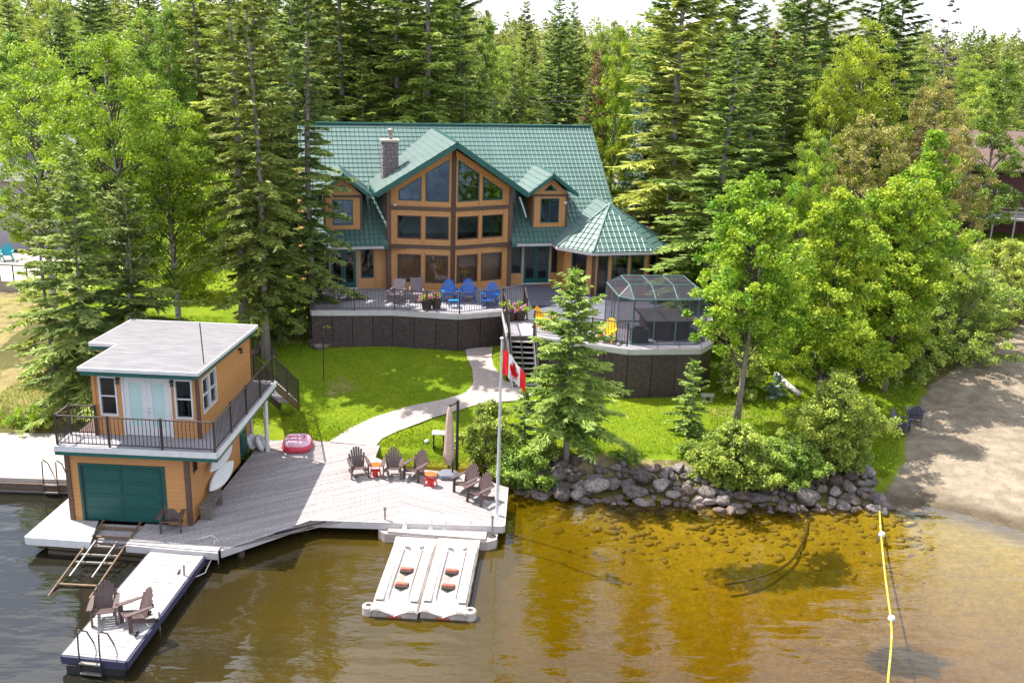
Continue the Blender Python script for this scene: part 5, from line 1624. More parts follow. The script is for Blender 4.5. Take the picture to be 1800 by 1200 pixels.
# dormers
def dormer(uc):
    hw, v0, zb, ze, za = 0.93, 1.35, 6.55, 8.50, 9.50
    t = link('dormer', None, hs)
    mb = MB()
    win = rect(0.42, 1.44, 6.92, 8.22); tri = [(0.55, 8.62), (1.31, 8.62), (0.93, 8.98)]
    siding(mb, (uc - hw, v0), (1, 0), (0, -1), [(0, zb), (2 * hw, zb), (2 * hw, ze), (hw, za - .12), (0, ze)], [win, tri], 0.14, 0.022)
    for s in (-1, 1):
        siding(mb, (uc + s * hw, v0), (0, 1), (s, 0), rect(0, 2.6, zb, ze), [], 0.14, 0.022)
    mb.build('siding', M_cedar, t, kind='stuff')
    window(t, (uc - hw, v0), (1, 0), (0, -1), win, 0.05, mat=M_green, mull=[((0.93, 6.92), (0.93, 8.22))], sub=t, glass=M_glass_sky)
    window(t, (uc - hw, v0), (1, 0), (0, -1), tri, 0.04, mat=M_green, sub=t, glass=M_glass_sky)
    MB().box(uc - .8, uc + .8, 3.2, 3.25, zb, ze + .4).build('inner_wall', M_interior, t)
    MB().box(uc - hw + .02, uc + hw - .02, v0 - .045, v0 - .03, 8.32, 8.46).build('band_board', M_darkwood, t)
    for s in (-1, 1):
        MB().box(uc + s * hw - .06, uc + s * hw + .06, v0 - .045, v0 + .07, zb, ze - .05).build('corner_board', M_darkwood, t)
    ue = 1.40; zq = za - ue * 0.72; zr_ = za + 0.05
    sq = (zr_ - zq) / ue
    for s in (-1, 1):
        A_, B_ = Vector((uc, v0 - .5, zr_)), Vector((uc, vmeet(zr_) + .05, zr_))
        C_, D_ = Vector((uc + s * ue, vmeet(zq) + .05, zq)), Vector((uc + s * ue, v0 - .5, zq))
        slab_roof('dormer_roof', [A_, B_, C_, D_] if s < 0 else [A_, D_, C_, B_], 0.12, M_rooftrim, t)
        L_ = math.hypot(ue, zr_ - zq)
        tile_plane((uc, 0, zr_ + .012), (0, 1, 0), Vector((s, 0, -sq)), [(A_.y, 0), (B_.y, 0), (C_.y, L_), (D_.y, L_)], 0.245, 0.33, t)
        MB().beam(A_ + Vector((0, -.03, -.06)), D_ + Vector((0, -.03, -.06)), 0.06, 0.17).build('gable_fascia', M_rooftrim, t)
    MB().tube([(uc, v0 - .54, zr_ + .04), (uc, vmeet(zr_), zr_ + .04)], 0.055, 6).build('ridge_cap', M_rooftrim, t)
    if uc > 0:
        MB().lathe([(0.05, 0), (0.10, 0.05), (0.08, 0.13), (0.02, 0.16)], (uc + 0.82, v0 - .14, 7.92), 10).build('camera_dome', M_white, t)
dormer(5.48); dormer(-5.48)
MB().tube([(3.55, 0.35, 8.45), (3.9, 0.75, 7.75), (4.1, 1.0, 7.3)], 0.05, 6).build('downpipe', M_white, hs)

# gazebo wing on the right
GZa = 7.97
GU, GV, GZe = 8.62, 0.65, 5.98
gz = link('gazebo_roof', None, hs)
GC = [(-3.15, 0.54), (-3.15, -0.55), (-1.72, -2.10), (1.72, -2.10), (3.15, -0.55), (3.15, 2.9), (0.9, 4.4)]
GC = [Vector((GU + x, y, GZe)) for x, y in GC]
PA, PB = Vector((GU, GV, GZa)), Vector((GU, vmeet(GZa) + .1, GZa))
faces_ = [[GC[0], GC[1], PA, PB], [GC[1], GC[2], PA], [GC[2], GC[3], PA], [GC[3], GC[4], PA], [GC[4], GC[5], PB, PA], [GC[5], GC[6], PB]]
n_t = 0
for k, fc in enumerate(faces_):
    a, b = fc[0], fc[1]
    us = (b - a).normalized()
    nrm_ = (b - a).cross(fc[2] - a).normalized()
    if nrm_.z < 0: nrm_ = -nrm_
    dn = us.cross(nrm_).normalized()
    if dn.z > 0: dn = -dn
    MB().prism([q - Vector((0, 0, .02)) for q in fc], (0, 0, -0.10)).build('roof_deck', M_rooftrim, gz)
    O_ = fc[2]
    poly = [((q - O_).dot(us), (q - O_).dot(dn)) for q in fc]
    if area(poly) < 0: poly = poly[::-1]
    n_t += tile_plane(O_, us, dn, poly, 0.285, 0.40, gz, 'roof_tile', single=(k == 5))
    if k < 5: MB().beam(a + Vector((0, 0, -.09)), b + Vector((0, 0, -.09)), 0.10, 0.13).build('gutter', M_fascia, gz)
for q in GC[1:5]:
    MB().tube([PA + Vector((0, 0, .05)), q + Vector((0, 0, .05))], 0.06, 6).build('hip_cap', M_roof, gz)
MB().tube([PA + Vector((0, 0, .05)), PB + Vector((0, 0, .05))], 0.06, 6).build('ridge_cap', M_roof, gz)
MB().lathe([(0.20, -.08), (0.11, 0.06), (0.02, 0.12)], (GU, GV, GZa), 8).build('finial_cap', M_roof, gz)
GWL = [Vector((GU + x, y, 0)) for x, y in [(-2.62, 1.2), (-2.62, -0.32), (-1.46, -1.58), (1.46, -1.58), (2.62, -0.32), (2.62, 2.7)]]
for k in range(5):
    a, b = GWL[k], GWL[k + 1]
    L_ = (b - a).length; d = ((b.x - a.x) / L_, (b.y - a.y) / L_); nrm = (d[1], -d[0])
    if k == 2: wins = [rect(0.20, 0.78, 3.62, 5.70), rect(0.98, 1.86, 4.0, 5.70), rect(2.02, 2.76, 4.0, 5.70)]
    elif k in (1, 3): wins = [rect(0.40, 1.30, 4.0 if k == 3 else 3.62, 5.70)]
    elif k == 4: wins = [rect(0.5, 1.3, 4.0, 5.7)]
    else: wins = []
    mb = MB(); siding(mb, (a.x, a.y), d, nrm, rect(0, L_, 1.6, 5.9), wins); mb.build('gazebo_siding', M_cedar, hs, kind='stuff')
    for w_ in wins: window(hs, (a.x, a.y), d, nrm, w_, 0.06, mat=M_green)
    MB().lathe([(0.10, 1.7), (0.10, 5.85)], (b.x, b.y, 0), 6).build('gazebo_post', M_darkwood if k % 2 else M_cedar, hs)
MB().prism([(GU - 2.5, 1.2, 3.48), (GU - 2.5, -.3, 3.48), (GU - 1.4, -1.45, 3.48), (GU + 1.4, -1.45, 3.48), (GU + 2.5, -.3, 3.48), (GU + 2.5, 2.7, 3.48)], (0, 0, .07)).build('gazebo_floor', M_inner_floor, hs)
MB().box(GU - 2.4, GU + 2.5, 2.72, 2.8, 3.5, 5.9).build('gazebo_back_wall', M_interior, hs)

# ------------------------------------------------------------------ raised deck
dk = thing('raised_deck', 'raised grey deck with dark panel skirt before the lake house', 'deck')
def g2(px, py, z=ZF):
    p = G(px, py, z); return (p.x, p.y)
dA = [g2(548, 545), g2(690, 545), g2(805, 552), g2(884, 546), g2(893, 590)]
dB = [g2(938, 590), g2(1105, 613), g2(1232, 612), g2(1252, 600)]
bl, brr, rr_ = HW(-7.35, 1.12), HW(6.6, 1.12), (9.9, 48.2)
left_deck = dA[:4] + [g2(921, 538), (0.95, 47.7), (HW(4.0, 1.12).x, HW(4.0, 1.12).y), (bl.x, bl.y)]
right_deck = [dA[3], dA[4]] + dB + [rr_, (HW(6.4, 0.2).x + 1.5, HW(6.4, .2).y - .3), (HW(4.0, 1.12).x, HW(4.0, 1.12).y), (0.95, 47.7), g2(921, 538)]
planks(left_deck, ZF, 0.035, HRZ, 0.145, 0.008, dk, M_deck, rng=random.Random(15), length=6.0, jitter=.0015)
planks(clip_half(right_deck, .2, 1, 45.6), ZF, 0.035, HRZ, 0.145, 0.008, dk, M_deck, rng=random.Random(16), length=6.0, jitter=.0015)
planks(clip_half(right_deck, -.2, -1, -45.61), ZF, 0.035, HRZ, 0.145, 0.008, dk, M_deckdark, rng=random.Random(17), length=6.0, jitter=.0015)
MB().prism([(x, y, ZF - 0.30) for x, y in left_deck], (0, 0, 0.24)).build('subframe', M_crib, dk)
MB().prism([(x, y, ZF - 0.30) for x, y in right_deck], (0, 0, 0.24)).build('subframe', M_crib, dk)
def skirt(pts):
    for a, b in zip(pts[:-1], pts[1:]):
        a, b = Vector(a), Vector(b); L = (b - a).length; d = (b - a) / L; nn = Vector((d.y, -d.x))
        q0, q1 = a + nn * .045, b + nn * .045
        MB().beam((q0.x, q0.y, ZF - .135), (q1.x, q1.y, ZF - .135), 0.04, 0.25).build('fascia_board', M_fascia, dk)
        n = max(1, round(L / 1.05))
        for k in range(n):
            p, q = a + d * (L * k / n + .012), a + d * (L * (k + 1) / n - .012)
            zb = min(H(p.x, p.y), H(q.x, q.y)) - .15
            m0, m1 = p + nn * (0.012 + 0.006 * (k % 2)), q + nn * (0.012 + 0.006 * (k % 2))
            MB().add([(m0.x, m0.y, zb), (m1.x, m1.y, zb), (m1.x, m1.y, ZF - .27), (m0.x, m0.y, ZF - .27)] + [(m0.x - nn.x * .03, m0.y - nn.y * .03, zb), (m1.x - nn.x * .03, m1.y - nn.y * .03, zb), (m1.x - nn.x * .03, m1.y - nn.y * .03, ZF - .27), (m0.x - nn.x * .03, m0.y - nn.y * .03, ZF - .27)],
                     [(0, 1, 2, 3), (7, 6, 5, 4), (0, 4, 5, 1), (1, 5, 6, 2), (2, 6, 7, 3), (3, 7, 4, 0)]).build('skirt_panel', M_skirt, dk)
skirt([(bl.x, bl.y)] + dA); skirt(dB + [rr_])
# door in the skirt: posts
for px in (826, 852):
    p = G(px, 551, ZF - .3); z = H(p.x, p.y)
    MB().box(p.x - .04, p.x + .04, p.y - .10, p.y - .03, z - .1, ZF - .28).build('skirt_post', M_darkwood, dk)
def insetp(pts, w, c=(0, 49)):
    out = []
    for p in pts:
        v = Vector((c[0] - p[0], c[1] - p[1])).normalized() * w; out.append((p[0] + v.x, p[1] + v.y, ZF))
    return out
lrail = insetp(dA[:3], 0.10) + [(*g2(884, 543), ZF), (*g2(921, 536), ZF), (*g2(926, 562), ZF)]
railing(dk, [(bl.x + .15, bl.y - .9, ZF)] + lrail, sp=0.125, post=2.0)
rrail = [(*g2(939, 586), ZF), (*g2(1040, 598), ZF), (*g2(1102, 608), ZF)]
railing(dk, rrail, sp=0.125, post=1.8)
railing(dk, [(*g2(885, 550), ZF), (*g2(894, 586), ZF)], sp=0.125, post=1.5)
# front stairs
s0, s1 = Vector((*dA[4], ZF)), Vector((*dB[0], ZF))
bot = GT(918, 684)
run = Vector((0.10, s0.y - bot.y)); ns = 10; zbot = bot.z
stt = link('front_stairs', None, dk)
for k in range(1, ns):
    t = k / ns; y = s0.y - run.y * t; z = ZF + (zbot - ZF) * t; dx = 0.25 * t
    MB().box(s0.x + 0.02 + dx, s1.x - 0.02 + dx, y - .02, y + run.y / ns + .03, z - .045, z).build('stair_tread', M_plankwhite, stt)
for x in (s0.x, s1.x):
    MB().beam((x, s0.y + .02, ZF - .16), (x + .25, s0.y - run.y, zbot - .0), 0.045, 0.30).build('stringer', M_plankwhite if x == s1.x else M_fascia, stt)
MB().beam(((s0.x + s1.x) / 2, s0.y, ZF - .2), ((s0.x + s1.x) / 2 + .25, s0.y - run.y, zbot - .05), 0.04, 0.2).build('stringer', M_darkwood, stt)
for x in (s0.x, s1.x):
    railing(stt, [(x, s0.y - .02, ZF), (x + .25, s0.y - run.y + .1, zbot + .05)], sp=0.13, post=1.6, firstpost=(x == s1.x))

# chairs on the raised deck
gBl = 'bright blue slatted chairs on the raised deck'
for px, py, rz, lab in [(790, 531, 12, 'left of three bright blue adirondack chairs, blue stool at its foot'),
                        (823, 530, 5, 'middle of three bright blue adirondack chairs, under the yellow seat'),
                        (862, 536, -8, 'right of three bright blue adirondack chairs, nearest the planters')]:
    p = G(px, py, ZF); c = chair('blue', (p.x, p.y + .1, ZF + .004), rad(rz), lab, gBl); c.scale = (1.08,) * 3
def stool(px, py, mat, label, sc=1.0):
    p = G(px, py, ZF)
    t = thing('footstool', label, 'footstool', (p.x, p.y, ZF + .004), rad(8), 'blue footstools')
    for k in range(4):
        MB().box(-.24, .24, -.19 + k * .10, -.10 + k * .10, .36 - .012 * k, .385 - .012 * k).build('slat', mat, t)
    for sx in (-1, 1):
        MB().box(sx * .22 - .02, sx * .22 + .02, -.19, -.12, 0, .36).box(sx * .22 - .02, sx * .22 + .02, .12, .19, 0, .33).build('leg', mat, t)
    return t
stool(797, 540, M_bluestool, 'sky blue footstool before the left blue chair')
stool(856, 540, M_bluechair, 'dark blue footstool before the right blue chair')
def lounger(px, py, rz, label):
    p = G(px, py, ZF)
    t = thing('wicker_chair', label, 'chair', (p.x, p.y, ZF + .004), rad(rz), 'grey wicker chairs on the raised deck')
    MB().beam((0, -.38, .40), (0, .26, .34), .62, .07).build('seat', M_wicker, t)
    MB().beam((0, .26, .34), (0, .52, 1.08), .62, .06, up=(0, -1, .3)).build('backrest', M_wicker, t)
    for s in (-1, 1):
        MB().beam((s * .33, -.36, .58), (s * .33, .36, .62), .07, .05).build('arm', M_wicker, t)
        MB().box(s * .33 - .025, s * .33 + .025, -.37, -.31, 0, .57).build('leg', M_wicker, t); MB().box(s * .33 - .025, s * .33 + .025, .26, .32, 0, .60).build('leg', M_wicker, t)
    MB().box(-.30, .30, -.36, -.33, .05, .38).build('front_apron', M_wicker, t)
lounger(697, 531, -14, 'left of two grey wicker chairs on the raised deck')
lounger(732, 529, 6, 'right of two grey wicker chairs, just left of the flower pots')
gY = 'yellow chairs'
p = G(957, 577, ZF); chair('yellow', (p.x, p.y, ZF + .004), rad(60), 'yellow adirondack chair at the top of the stairs, behind the spruce', gY)
p = G(1068, 602, ZF); chair('yellow', (p.x, p.y + .2, ZF + .004), rad(-25), 'yellow adirondack chair between the spruce and the screen enclosure', gY)
# things seen through the glass
g_in = 'seats behind the house windows'
p = HW(0.98, 0.95, ZF); hc = chair('yellow', (p.x, p.y, ZF + 0.42), HRZ + rad(15), 'yellow chair on tall black legs behind the lower prow window', g_in)
stn = MB()
for s in (-1, 1):
    for y in (-.28, .35): stn.beam((s * .28, y, -0.43), (s * .24, y * .8, 0.02), 0.04, 0.04)
stn.build('tall_leg', M_black, hc)
p = HW(1.9, 2.6, ZF)
sf = thing('red_sofa', 'red sofa indoors behind the lower right prow window', 'sofa', (p.x, p.y, ZF - .01), HRZ)
MB().box(-.9, .9, -.4, .4, 0.1, 0.42).build('seat', M_redstand, sf); MB().box(-.9, .9, .25, .42, 0.42, 0.85).build('backrest', M_redstand, sf)
for s in (-1, 1):
    MB().box(s * .9 - .09, s * .9 + .09, -.4, .4, 0.1, 0.6).build('arm', M_redstand, sf); MB().box(s * .8 - .04, s * .8 + .04, -.3, .3, 0, 0.1).build('leg', M_black, sf)
p = HW(-0.9, 1.6, ZF)
fl_ = thing('floor_lamp', 'floor lamp with pale shade indoors behind lower left prow windows', 'lamp', (p.x, p.y, ZF - .01))
MB().lathe([(0.16, 0), (0.15, 0.03), (0.02, 0.05), (0.02, 0.95)], (0, 0, 0), 10).build('stand', M_black, fl_)
MB().lathe([(0.22, 0.92), (0.10, 1.25)], (0, 0, 0), 12).build('lamp_shade', M_beige, fl_)

def flowers(loc, label, r, group, pink=True, seed=0):
    t = thing('flower_planter', label, 'planter', loc, 0, group)
    MB().lathe([(r * .72, 0), (r * .95, .40), (r, .42), (r, .46), (r * .9, .46)], (0, 0, 0), 14).build('pot', M_planter, t)
    MB().lathe([(r * .88, .40), (r * .88, .43)], (0, 0, 0), 12).build('soil', M_soil, t)
    rng = np.random.default_rng(seed)
    C = rng.normal(size=(9, 3)) * np.array([r * .45, r * .4, .10]) + np.array([0, 0, .60])
    P, D, S, L = leaf_blob(rng, C, np.full(9, .17), 60, .10)
    V_, F_ = _rhomb(P, D, S, L, L * .5)
    link('foliage', np_mesh('foliage', V_, F_, L_maple, rng.random(len(F_))), t)
    C = rng.normal(size=(8, 3)) * np.array([r * .6, r * .45, .09]) + np.array([0, -.05, .58])
    P, D, S, L = leaf_blob(rng, C, np.full(8, .12), 34, .085)
    V_, F_ = _rhomb(P, D, S, L, L * .9)
    link('blossoms', np_mesh('blossoms', V_, F_, L_flower, rng.random(len(F_))), t)
gF = 'dark flower planters on the raised deck'
for i, (px, py, r, lab) in enumerate([(750, 543, .30, 'flower planter with yellow-green leaves, left one by the railing'), (767, 542, .27, 'flower planter with pink blooms, right one by the railing'),
                                      (896, 563, .32, 'pink flower planter at the stair top, left one'), (913, 562, .32, 'pink flower planter at the stair top, right one')]):
    p = G(px, py, ZF); flowers((p.x, p.y, ZF + .004), lab, r, gF, seed=i)
# ------------------------------------------------------------------ hot tub enclosure
ep = G(1109, 606, ZF)
en = thing('screen_enclosure', 'green framed smoked panel enclosure over the hot tub', 'enclosure', (ep.x, ep.y, ZF + .004), rad(7))
EW, ED, CHF = 2.95, 3.7, 0.55
ze_, zt2, ins = 2.05, 2.48, 0.95
ribs = [0, EW / 3, 2 * EW / 3, EW]
def prof(u): return [(u, 0, 0), (u, 0, ze_), (u, ins, zt2), (u, ED - ins, zt2), (u, ED, ze_), (u, ED, 0)]
for u in ribs:
    P_ = prof(u)
    for a, b in zip(P_[:-1], P_[1:]):
        MB().beam(a, b, 0.035, 0.045, up=(1, 0, 0)).build('rib', M_encl, en)
corners = {-1: [(-CHF, CHF), (-CHF, ED - CHF)], 1: [(EW + CHF, CHF), (EW + CHF, ED - CHF)]}
for s, (c1, c2) in corners.items():
    u = 0 if s < 0 else EW
    for c in (c1, c2):
        MB().box(c[0] - .025, c[0] + .025, c[1] - .025, c[1] + .025, 0, ze_).build('post', M_encl, en)
    cm = (c1[0], (c1[1] + c2[1]) / 2)
    MB().box(cm[0] - .025, cm[0] + .025, cm[1] - .025, cm[1] + .025, 0, ze_).build('post', M_encl, en)
    for a, b in (((u, 0), c1), (c1, c2), (c2, (u, ED))):
        for z in (0.03, ze_):
            MB().beam((*a, z), (*b, z), 0.05, 0.05).build('edge_rail', M_encl, en)
        q = [(*a, .05), (*b, .05), (*b, ze_ - .02), (*a, ze_ - .02)]
        MB().prism(q, (0.006 * s, 0.002, 0)).build('panel', M_enclglass, en)
    for a, b, c in (((u, 0, ze_), (*c1, ze_), (u, ins, zt2)), ((*c2, ze_), (u, ED, ze_), (u, ED - ins, zt2))):
        MB().prism([a, b, c], (0, 0, .006)).build('panel', M_enclglass, en)
    MB().prism([(*c1, ze_), (*c2, ze_), (u, ED - ins, zt2), (u, ins, zt2)], (0, 0, .006)).build('panel', M_enclglass, en)
    MB().beam((*c1, ze_), (u, ins, zt2), .04, .04).build('rib', M_encl, en); MB().beam((*c2, ze_), (u, ED - ins, zt2), .04, .04).build('rib', M_encl, en)
for i in range(3):
    a, b = ribs[i], ribs[i + 1]
    P0, P1 = prof(a), prof(b)
    for k in range(5):
        q = [P0[k], P1[k], P1[k + 1], P0[k + 1]]
        o_ = (0, 0.006, 0) if k in (0, 4) else (0, 0, .006)
        MB().prism(q, o_).build('panel', M_enclglass, en)
for y, z in ((0, ze_), (ins, zt2), (ED - ins, zt2), (ED, ze_), (0, .03), (ED, .03)):
    MB().beam((0, y, z), (EW, y, z), .055, .05).build('edge_rail', M_encl, en)
def EN(x, y):
    c, s = math.cos(rad(7)), math.sin(rad(7)); return (ep.x + x * c - y * s, ep.y + x * s + y * c)
ht = thing('hot_tub', 'square hot tub with dark grey folding cover inside the enclosure', 'hot tub', (*EN(1.95, 1.75), ZF + .004), rad(7))
superlathe([(1.0, 0.0), (1.02, .78)], 1.08, 1.08, 32).build('cabinet', M_tubside, ht)
for s in (-1, 1):
    MB().box(-1.13, 1.13, 0.01 if s > 0 else -1.13, 1.13 if s > 0 else -0.01, .785, .90).build('cover_half', M_tub, ht)
for x in (-.7, 0, .7):
    MB().box(x - .02, x + .02, -1.145, -1.13, .45, .82).build('cover_strap', M_black, ht)
MB().lathe([(.05, 0), (.05, .02)], (0.25, -1.09, .5), 8).build('badge', M_white, ht)
cx_ = thing('storage_chest', 'dark green storage chest in the front left enclosure corner', 'chest', (*EN(0.45, 0.42), ZF + .004), rad(7))
MB().box(-.38, .38, -.24, .24, 0, .55).build('body', M_chest, cx_); MB().box(-.40, .40, -.26, .26, .55, .61).build('lid', M_black, cx_)
kb = thing('folded_towel', 'black rolled towel on top of the green storage chest', 'towel', (*EN(0.42, 0.42), ZF + .614), rad(7))
MB().tube([(-.2, 0, .07), (.2, 0, .07)], .07, 8).build('roll', M_black, kb)
# propane tank behind the gazebo
p = AT(1182, 452, 62); z = H(p.x, p.y)
tk = thing('propane_tank', 'dark green propane tank beyond the gazebo under spruces', 'tank', (p.x, p.y, z), rad(80))
MB().tube([(-1.2, 0, 1.0), (-1.12, 0, 1.0), (-.95, 0, 1.0), (.95, 0, 1.0), (1.12, 0, 1.0), (1.2, 0, 1.0)], [.12, .55, .75, .75, .55, .12], 18).build('vessel', M_tank, tk, smooth=True)
MB().lathe([(.22, 1.70), (.22, 1.88), (.15, 1.95)], (0, 0, 0), 12).build('valve_dome', M_tank, tk)
for x in (-.7, .7):
    MB().box(x - .08, x + .08, -.45, .45, 0, .42).build('saddle', M_concrete, tk)
# brown roofed shed behind
p = AT(1128, 386, 66); zs_ = H(p.x, p.y)
sh = thing('garden_shed', 'small shed with brown roof peeking out behind the gazebo', 'shed', (p.x, p.y, zs_), HRZ)
MB().box(-2.2, 2.2, -1.5, 1.5, 0, 2.2).build('walls', M_maroon, sh)
for s in (-1, 1):
    MB().prism([(-2.5, 0, 3.3), (2.5, 0, 3.3), (2.5, s * 1.9, 2.1), (-2.5, s * 1.9, 2.1)], (0, 0, .08)).build('roof', M_brownroof, sh)

# garden light pole
p = GT(569, 668); tp = AT(566, 592, p.y)
gl = thing('garden_pole', 'thin black pole standing in the lawn before the deck skirt', 'pole', (p.x, p.y, p.z))
MB().tube([(0, 0, -.1), (0.02, 0, tp.z - p.z)], .022, 6).build('shaft', M_black, gl)
MB().lathe([(.02, 0), (.06, .02), (.05, .16), (.01, .22)], (0.02, 0, tp.z - p.z), 8).build('lamp_head', M_lampblack, gl)
# stepping stone, drift log, white pot
p = GT(1390, 690); dl = thing('driftwood_log', 'bleached driftwood log lying past the maple trunk', 'log', (p.x, p.y, p.z + .1), 0)
MB().tube([(-.55, .9, .55), (-.1, .1, .2), (.25, -.5, .02)], [.07, .12, .13], 8).build('trunk', M_drift, dl, smooth=True)
MB().tube([(-.1, .1, .2), (-.5, .2, .05)], [.05, .02], 6).build('branch_stub', M_drift, dl)
p = GT(1243, 704); ws = thing('garden_bench_stone', 'flat pale stone on short blocks right of the young spruce', 'stone bench', (p.x, p.y, p.z))
MB().box(-.28, .28, -.14, .14, .22, .30).build('top', M_concrete, ws); MB().box(-.22, -.1, -.1, .1, -.05, .22).box(.1, .22, -.1, .1, -.05, .22).build('block', M_concrete, ws)

# ------------------------------------------------------------------ neighbours
p = HW(0, 0)
nb = thing('neighbour_cabin', 'maroon cabin with brown roof, white awning and deck behind trees', 'cabin', (36.5, 78, H(36.5, 78)), rad(-6))
MB().box(-5.5, 6, 1.6, 8, 0, 4.6).build('walls', M_maroon, nb)
MB().prism([(-6.2, -.2, 5.0), (6.6, -.2, 5.0), (6.6, 5, 7.6), (-6.2, 5, 7.6)], (0, 0, .14)).build('roof', M_brownroof, nb)
MB().prism([(-6.2, 5, 7.6), (6.6, 5, 7.6), (6.6, 9.5, 5.0), (-6.2, 9.5, 5.0)], (0, 0, .14)).build('roof', M_brownroof, nb)
MB().prism([(-5.2, -.6, 3.95), (-1.0, -.6, 3.95), (-1.0, 1.5, 4.75), (-5.2, 1.5, 4.75)], (0, 0, .06)).build('awning', M_canopywhite, nb)
MB().box(-6, 5.5, -1.4, 1.6, 1.45, 1.6).build('porch_floor', M_deck, nb)
for x in np.arange(-5.9, 5.5, 1.6):
    MB().box(x - .06, x + .06, -1.38, -1.26, 0, 2.5).build('porch_post', M_plank, nb)
for z in (1.8, 2.1, 2.42):
    MB().box(-6, 5.5, -1.36, -1.30, z - .05, z + .05).build('porch_rail', M_plank, nb)
for x in (-4, -1, 2):
    w_ = MB().box(x - .6, x + .6, 1.54, 1.6, 2.4, 3.6).build('window', M_white, nb); MB().box(x - .52, x + .52, 1.52, 1.54, 2.48, 3.52).build('pane', M_glass, w_)
MB().box(-.6, -.45, -.5, -.35, 1.6, 4.0).build('awning_post', M_white, nb)
c, s = math.cos(rad(-6)), math.sin(rad(-6))
def NB(x, y, z): return (36.5 + x * c - y * s, 78 + x * s + y * c, nb.location.z + z)
tw = thing('purple_towel', 'purple towel hung over the neighbour cabin porch rail', 'towel', NB(-4.2, -1.43, 1.75), rad(-6))
MB().prism([(-1.0, 0, 0), (1.0, 0, .05), (1.0, 0.0, .78), (-1.0, 0.0, .75)], (0, -.03, 0)).build('cloth', M_purple, tw)
tw = thing('blue_towel', 'blue towel hung beside the purple towel on the porch rail', 'towel', NB(-2.6, -1.43, 1.8), rad(-6))
MB().prism([(-.3, 0, 0), (.3, 0, .02), (.3, 0, .75), (-.3, 0, .72)], (0, -.03, 0)).build('cloth', M_bluechair, tw)

nl = thing('neighbour_house', 'grey lilac neighbour house at the left edge behind spruce', 'house', (-33, 63, H(-33, 63)), rad(8))
mb = MB(); siding(mb, (-6, 0), (1, 0), (0, -1), rect(0, 9.5, 0, 4.7), [], .18, .02); siding(mb, (3.5, 0), (0, 1), (1, 0), rect(0, 7, 0, 4.7), [], .18, .02); mb.build('siding', M_lilac, nl, kind='stuff')
MB().prism([(-6.6, -.7, 4.6), (4.2, -.7, 4.6), (4.2, 4, 7.0), (-6.6, 4, 7.0)], (0, 0, .14)).build('roof', M_greyroof, nl)
MB().prism([(-6.6, 4, 7.0), (4.2, 4, 7.0), (4.2, 8.2, 4.6), (-6.6, 8.2, 4.6)], (0, 0, .14)).build('roof', M_greyroof, nl)
MB().box(-6.6, 4.2, -.78, -.70, 4.52, 4.68).build('gutter', M_white, nl)
window(nl, (-6, 0), (1, 0), (0, -1), rect(7.9, 9.1, 2.5, 4.0), .09, mat=M_white)
fn = thing('red_brown_fence', 'red brown board fence at the left edge below neighbour terrace', 'fence', (-28.6, 50.6, H(-28.6, 50.6)), rad(6))
for k in range(22):
    MB().box(-3.3 + k * .19, -3.12 + k * .19, -.02, .02, -.2, 1.25 + .02 * (k % 3)).build('fence_board', M_redfence, fn)
for z in (.3, 1.0):
    MB().box(-3.3, .9, .02, .08, z, z + .1).build('fence_rail', M_redfence, fn)
for k in range(3):
    MB().box(-3.2 + k * 2.0, -3.08 + k * 2.0, .08, .2, -.2, 1.4).build('fence_post', M_darkwood, fn)
tr_ = thing('neighbour_terrace', 'pale stone terrace slab before the left neighbour house', 'terrace', (-31, 57, H(-31, 57)))
MB().box(-6, 4.2, -3.5, 3.5, -.2, .5).build('slab', M_concrete, tr_)
for k in range(14):
    MB().box(-5.9 + k * .76, -5.85 + k * .76, -3.45, -3.40, .5, 1.4).build('railing_post', M_black, tr_)
MB().box(-6, 4.2, -3.46, -3.39, 1.38, 1.43).build('railing_top', M_black, tr_)
p = AT(17, 490, 58.5)
chair('teal', (p.x, p.y, tr_.location.z + .504), rad(20), 'teal adirondack chair on the terrace of the left neighbour house', 'teal chairs')
# beach chairs
p = G(1581, 757, 0.45); z = H(p.x, p.y); chair('slate', (p.x, p.y, z), rad(50), 'slate grey adirondack chair facing left on the shaded sand', 'chairs on the beach')
p = G(1604, 745, 0.45); z = H(p.x, p.y); chair('slate', (p.x + .1, p.y + .1, z), rad(160), 'slate grey adirondack chair turned away, right one on the sand', 'chairs on the beach')
# power line
ut = thing('power_line', 'two thin power wires on a pole behind the house roof', 'power line', (0, 0, 0))
pa, pb = AT(560, 176, 74), AT(1120, 172, 74)
for dz in (0, .35):
    MB().tube([tuple(pa.lerp(pb, k / 10) + Vector((0, 0, dz - 1.2 * (k / 10) * (1 - k / 10)))) for k in range(11)], .018, 4).build('wire', M_wire, ut)
for q in (pa, pb):
    z = H(q.x, q.y); MB().tube([(q.x, q.y, z - .3), (q.x, q.y, q.z + .6)], [.14, .10], 8).build('utility_pole', M_spr_bark, ut)
    MB().box(q.x - .6, q.x + .6, q.y - .05, q.y + .05, q.z - .1, q.z).build('crossarm', M_darkwood, ut)

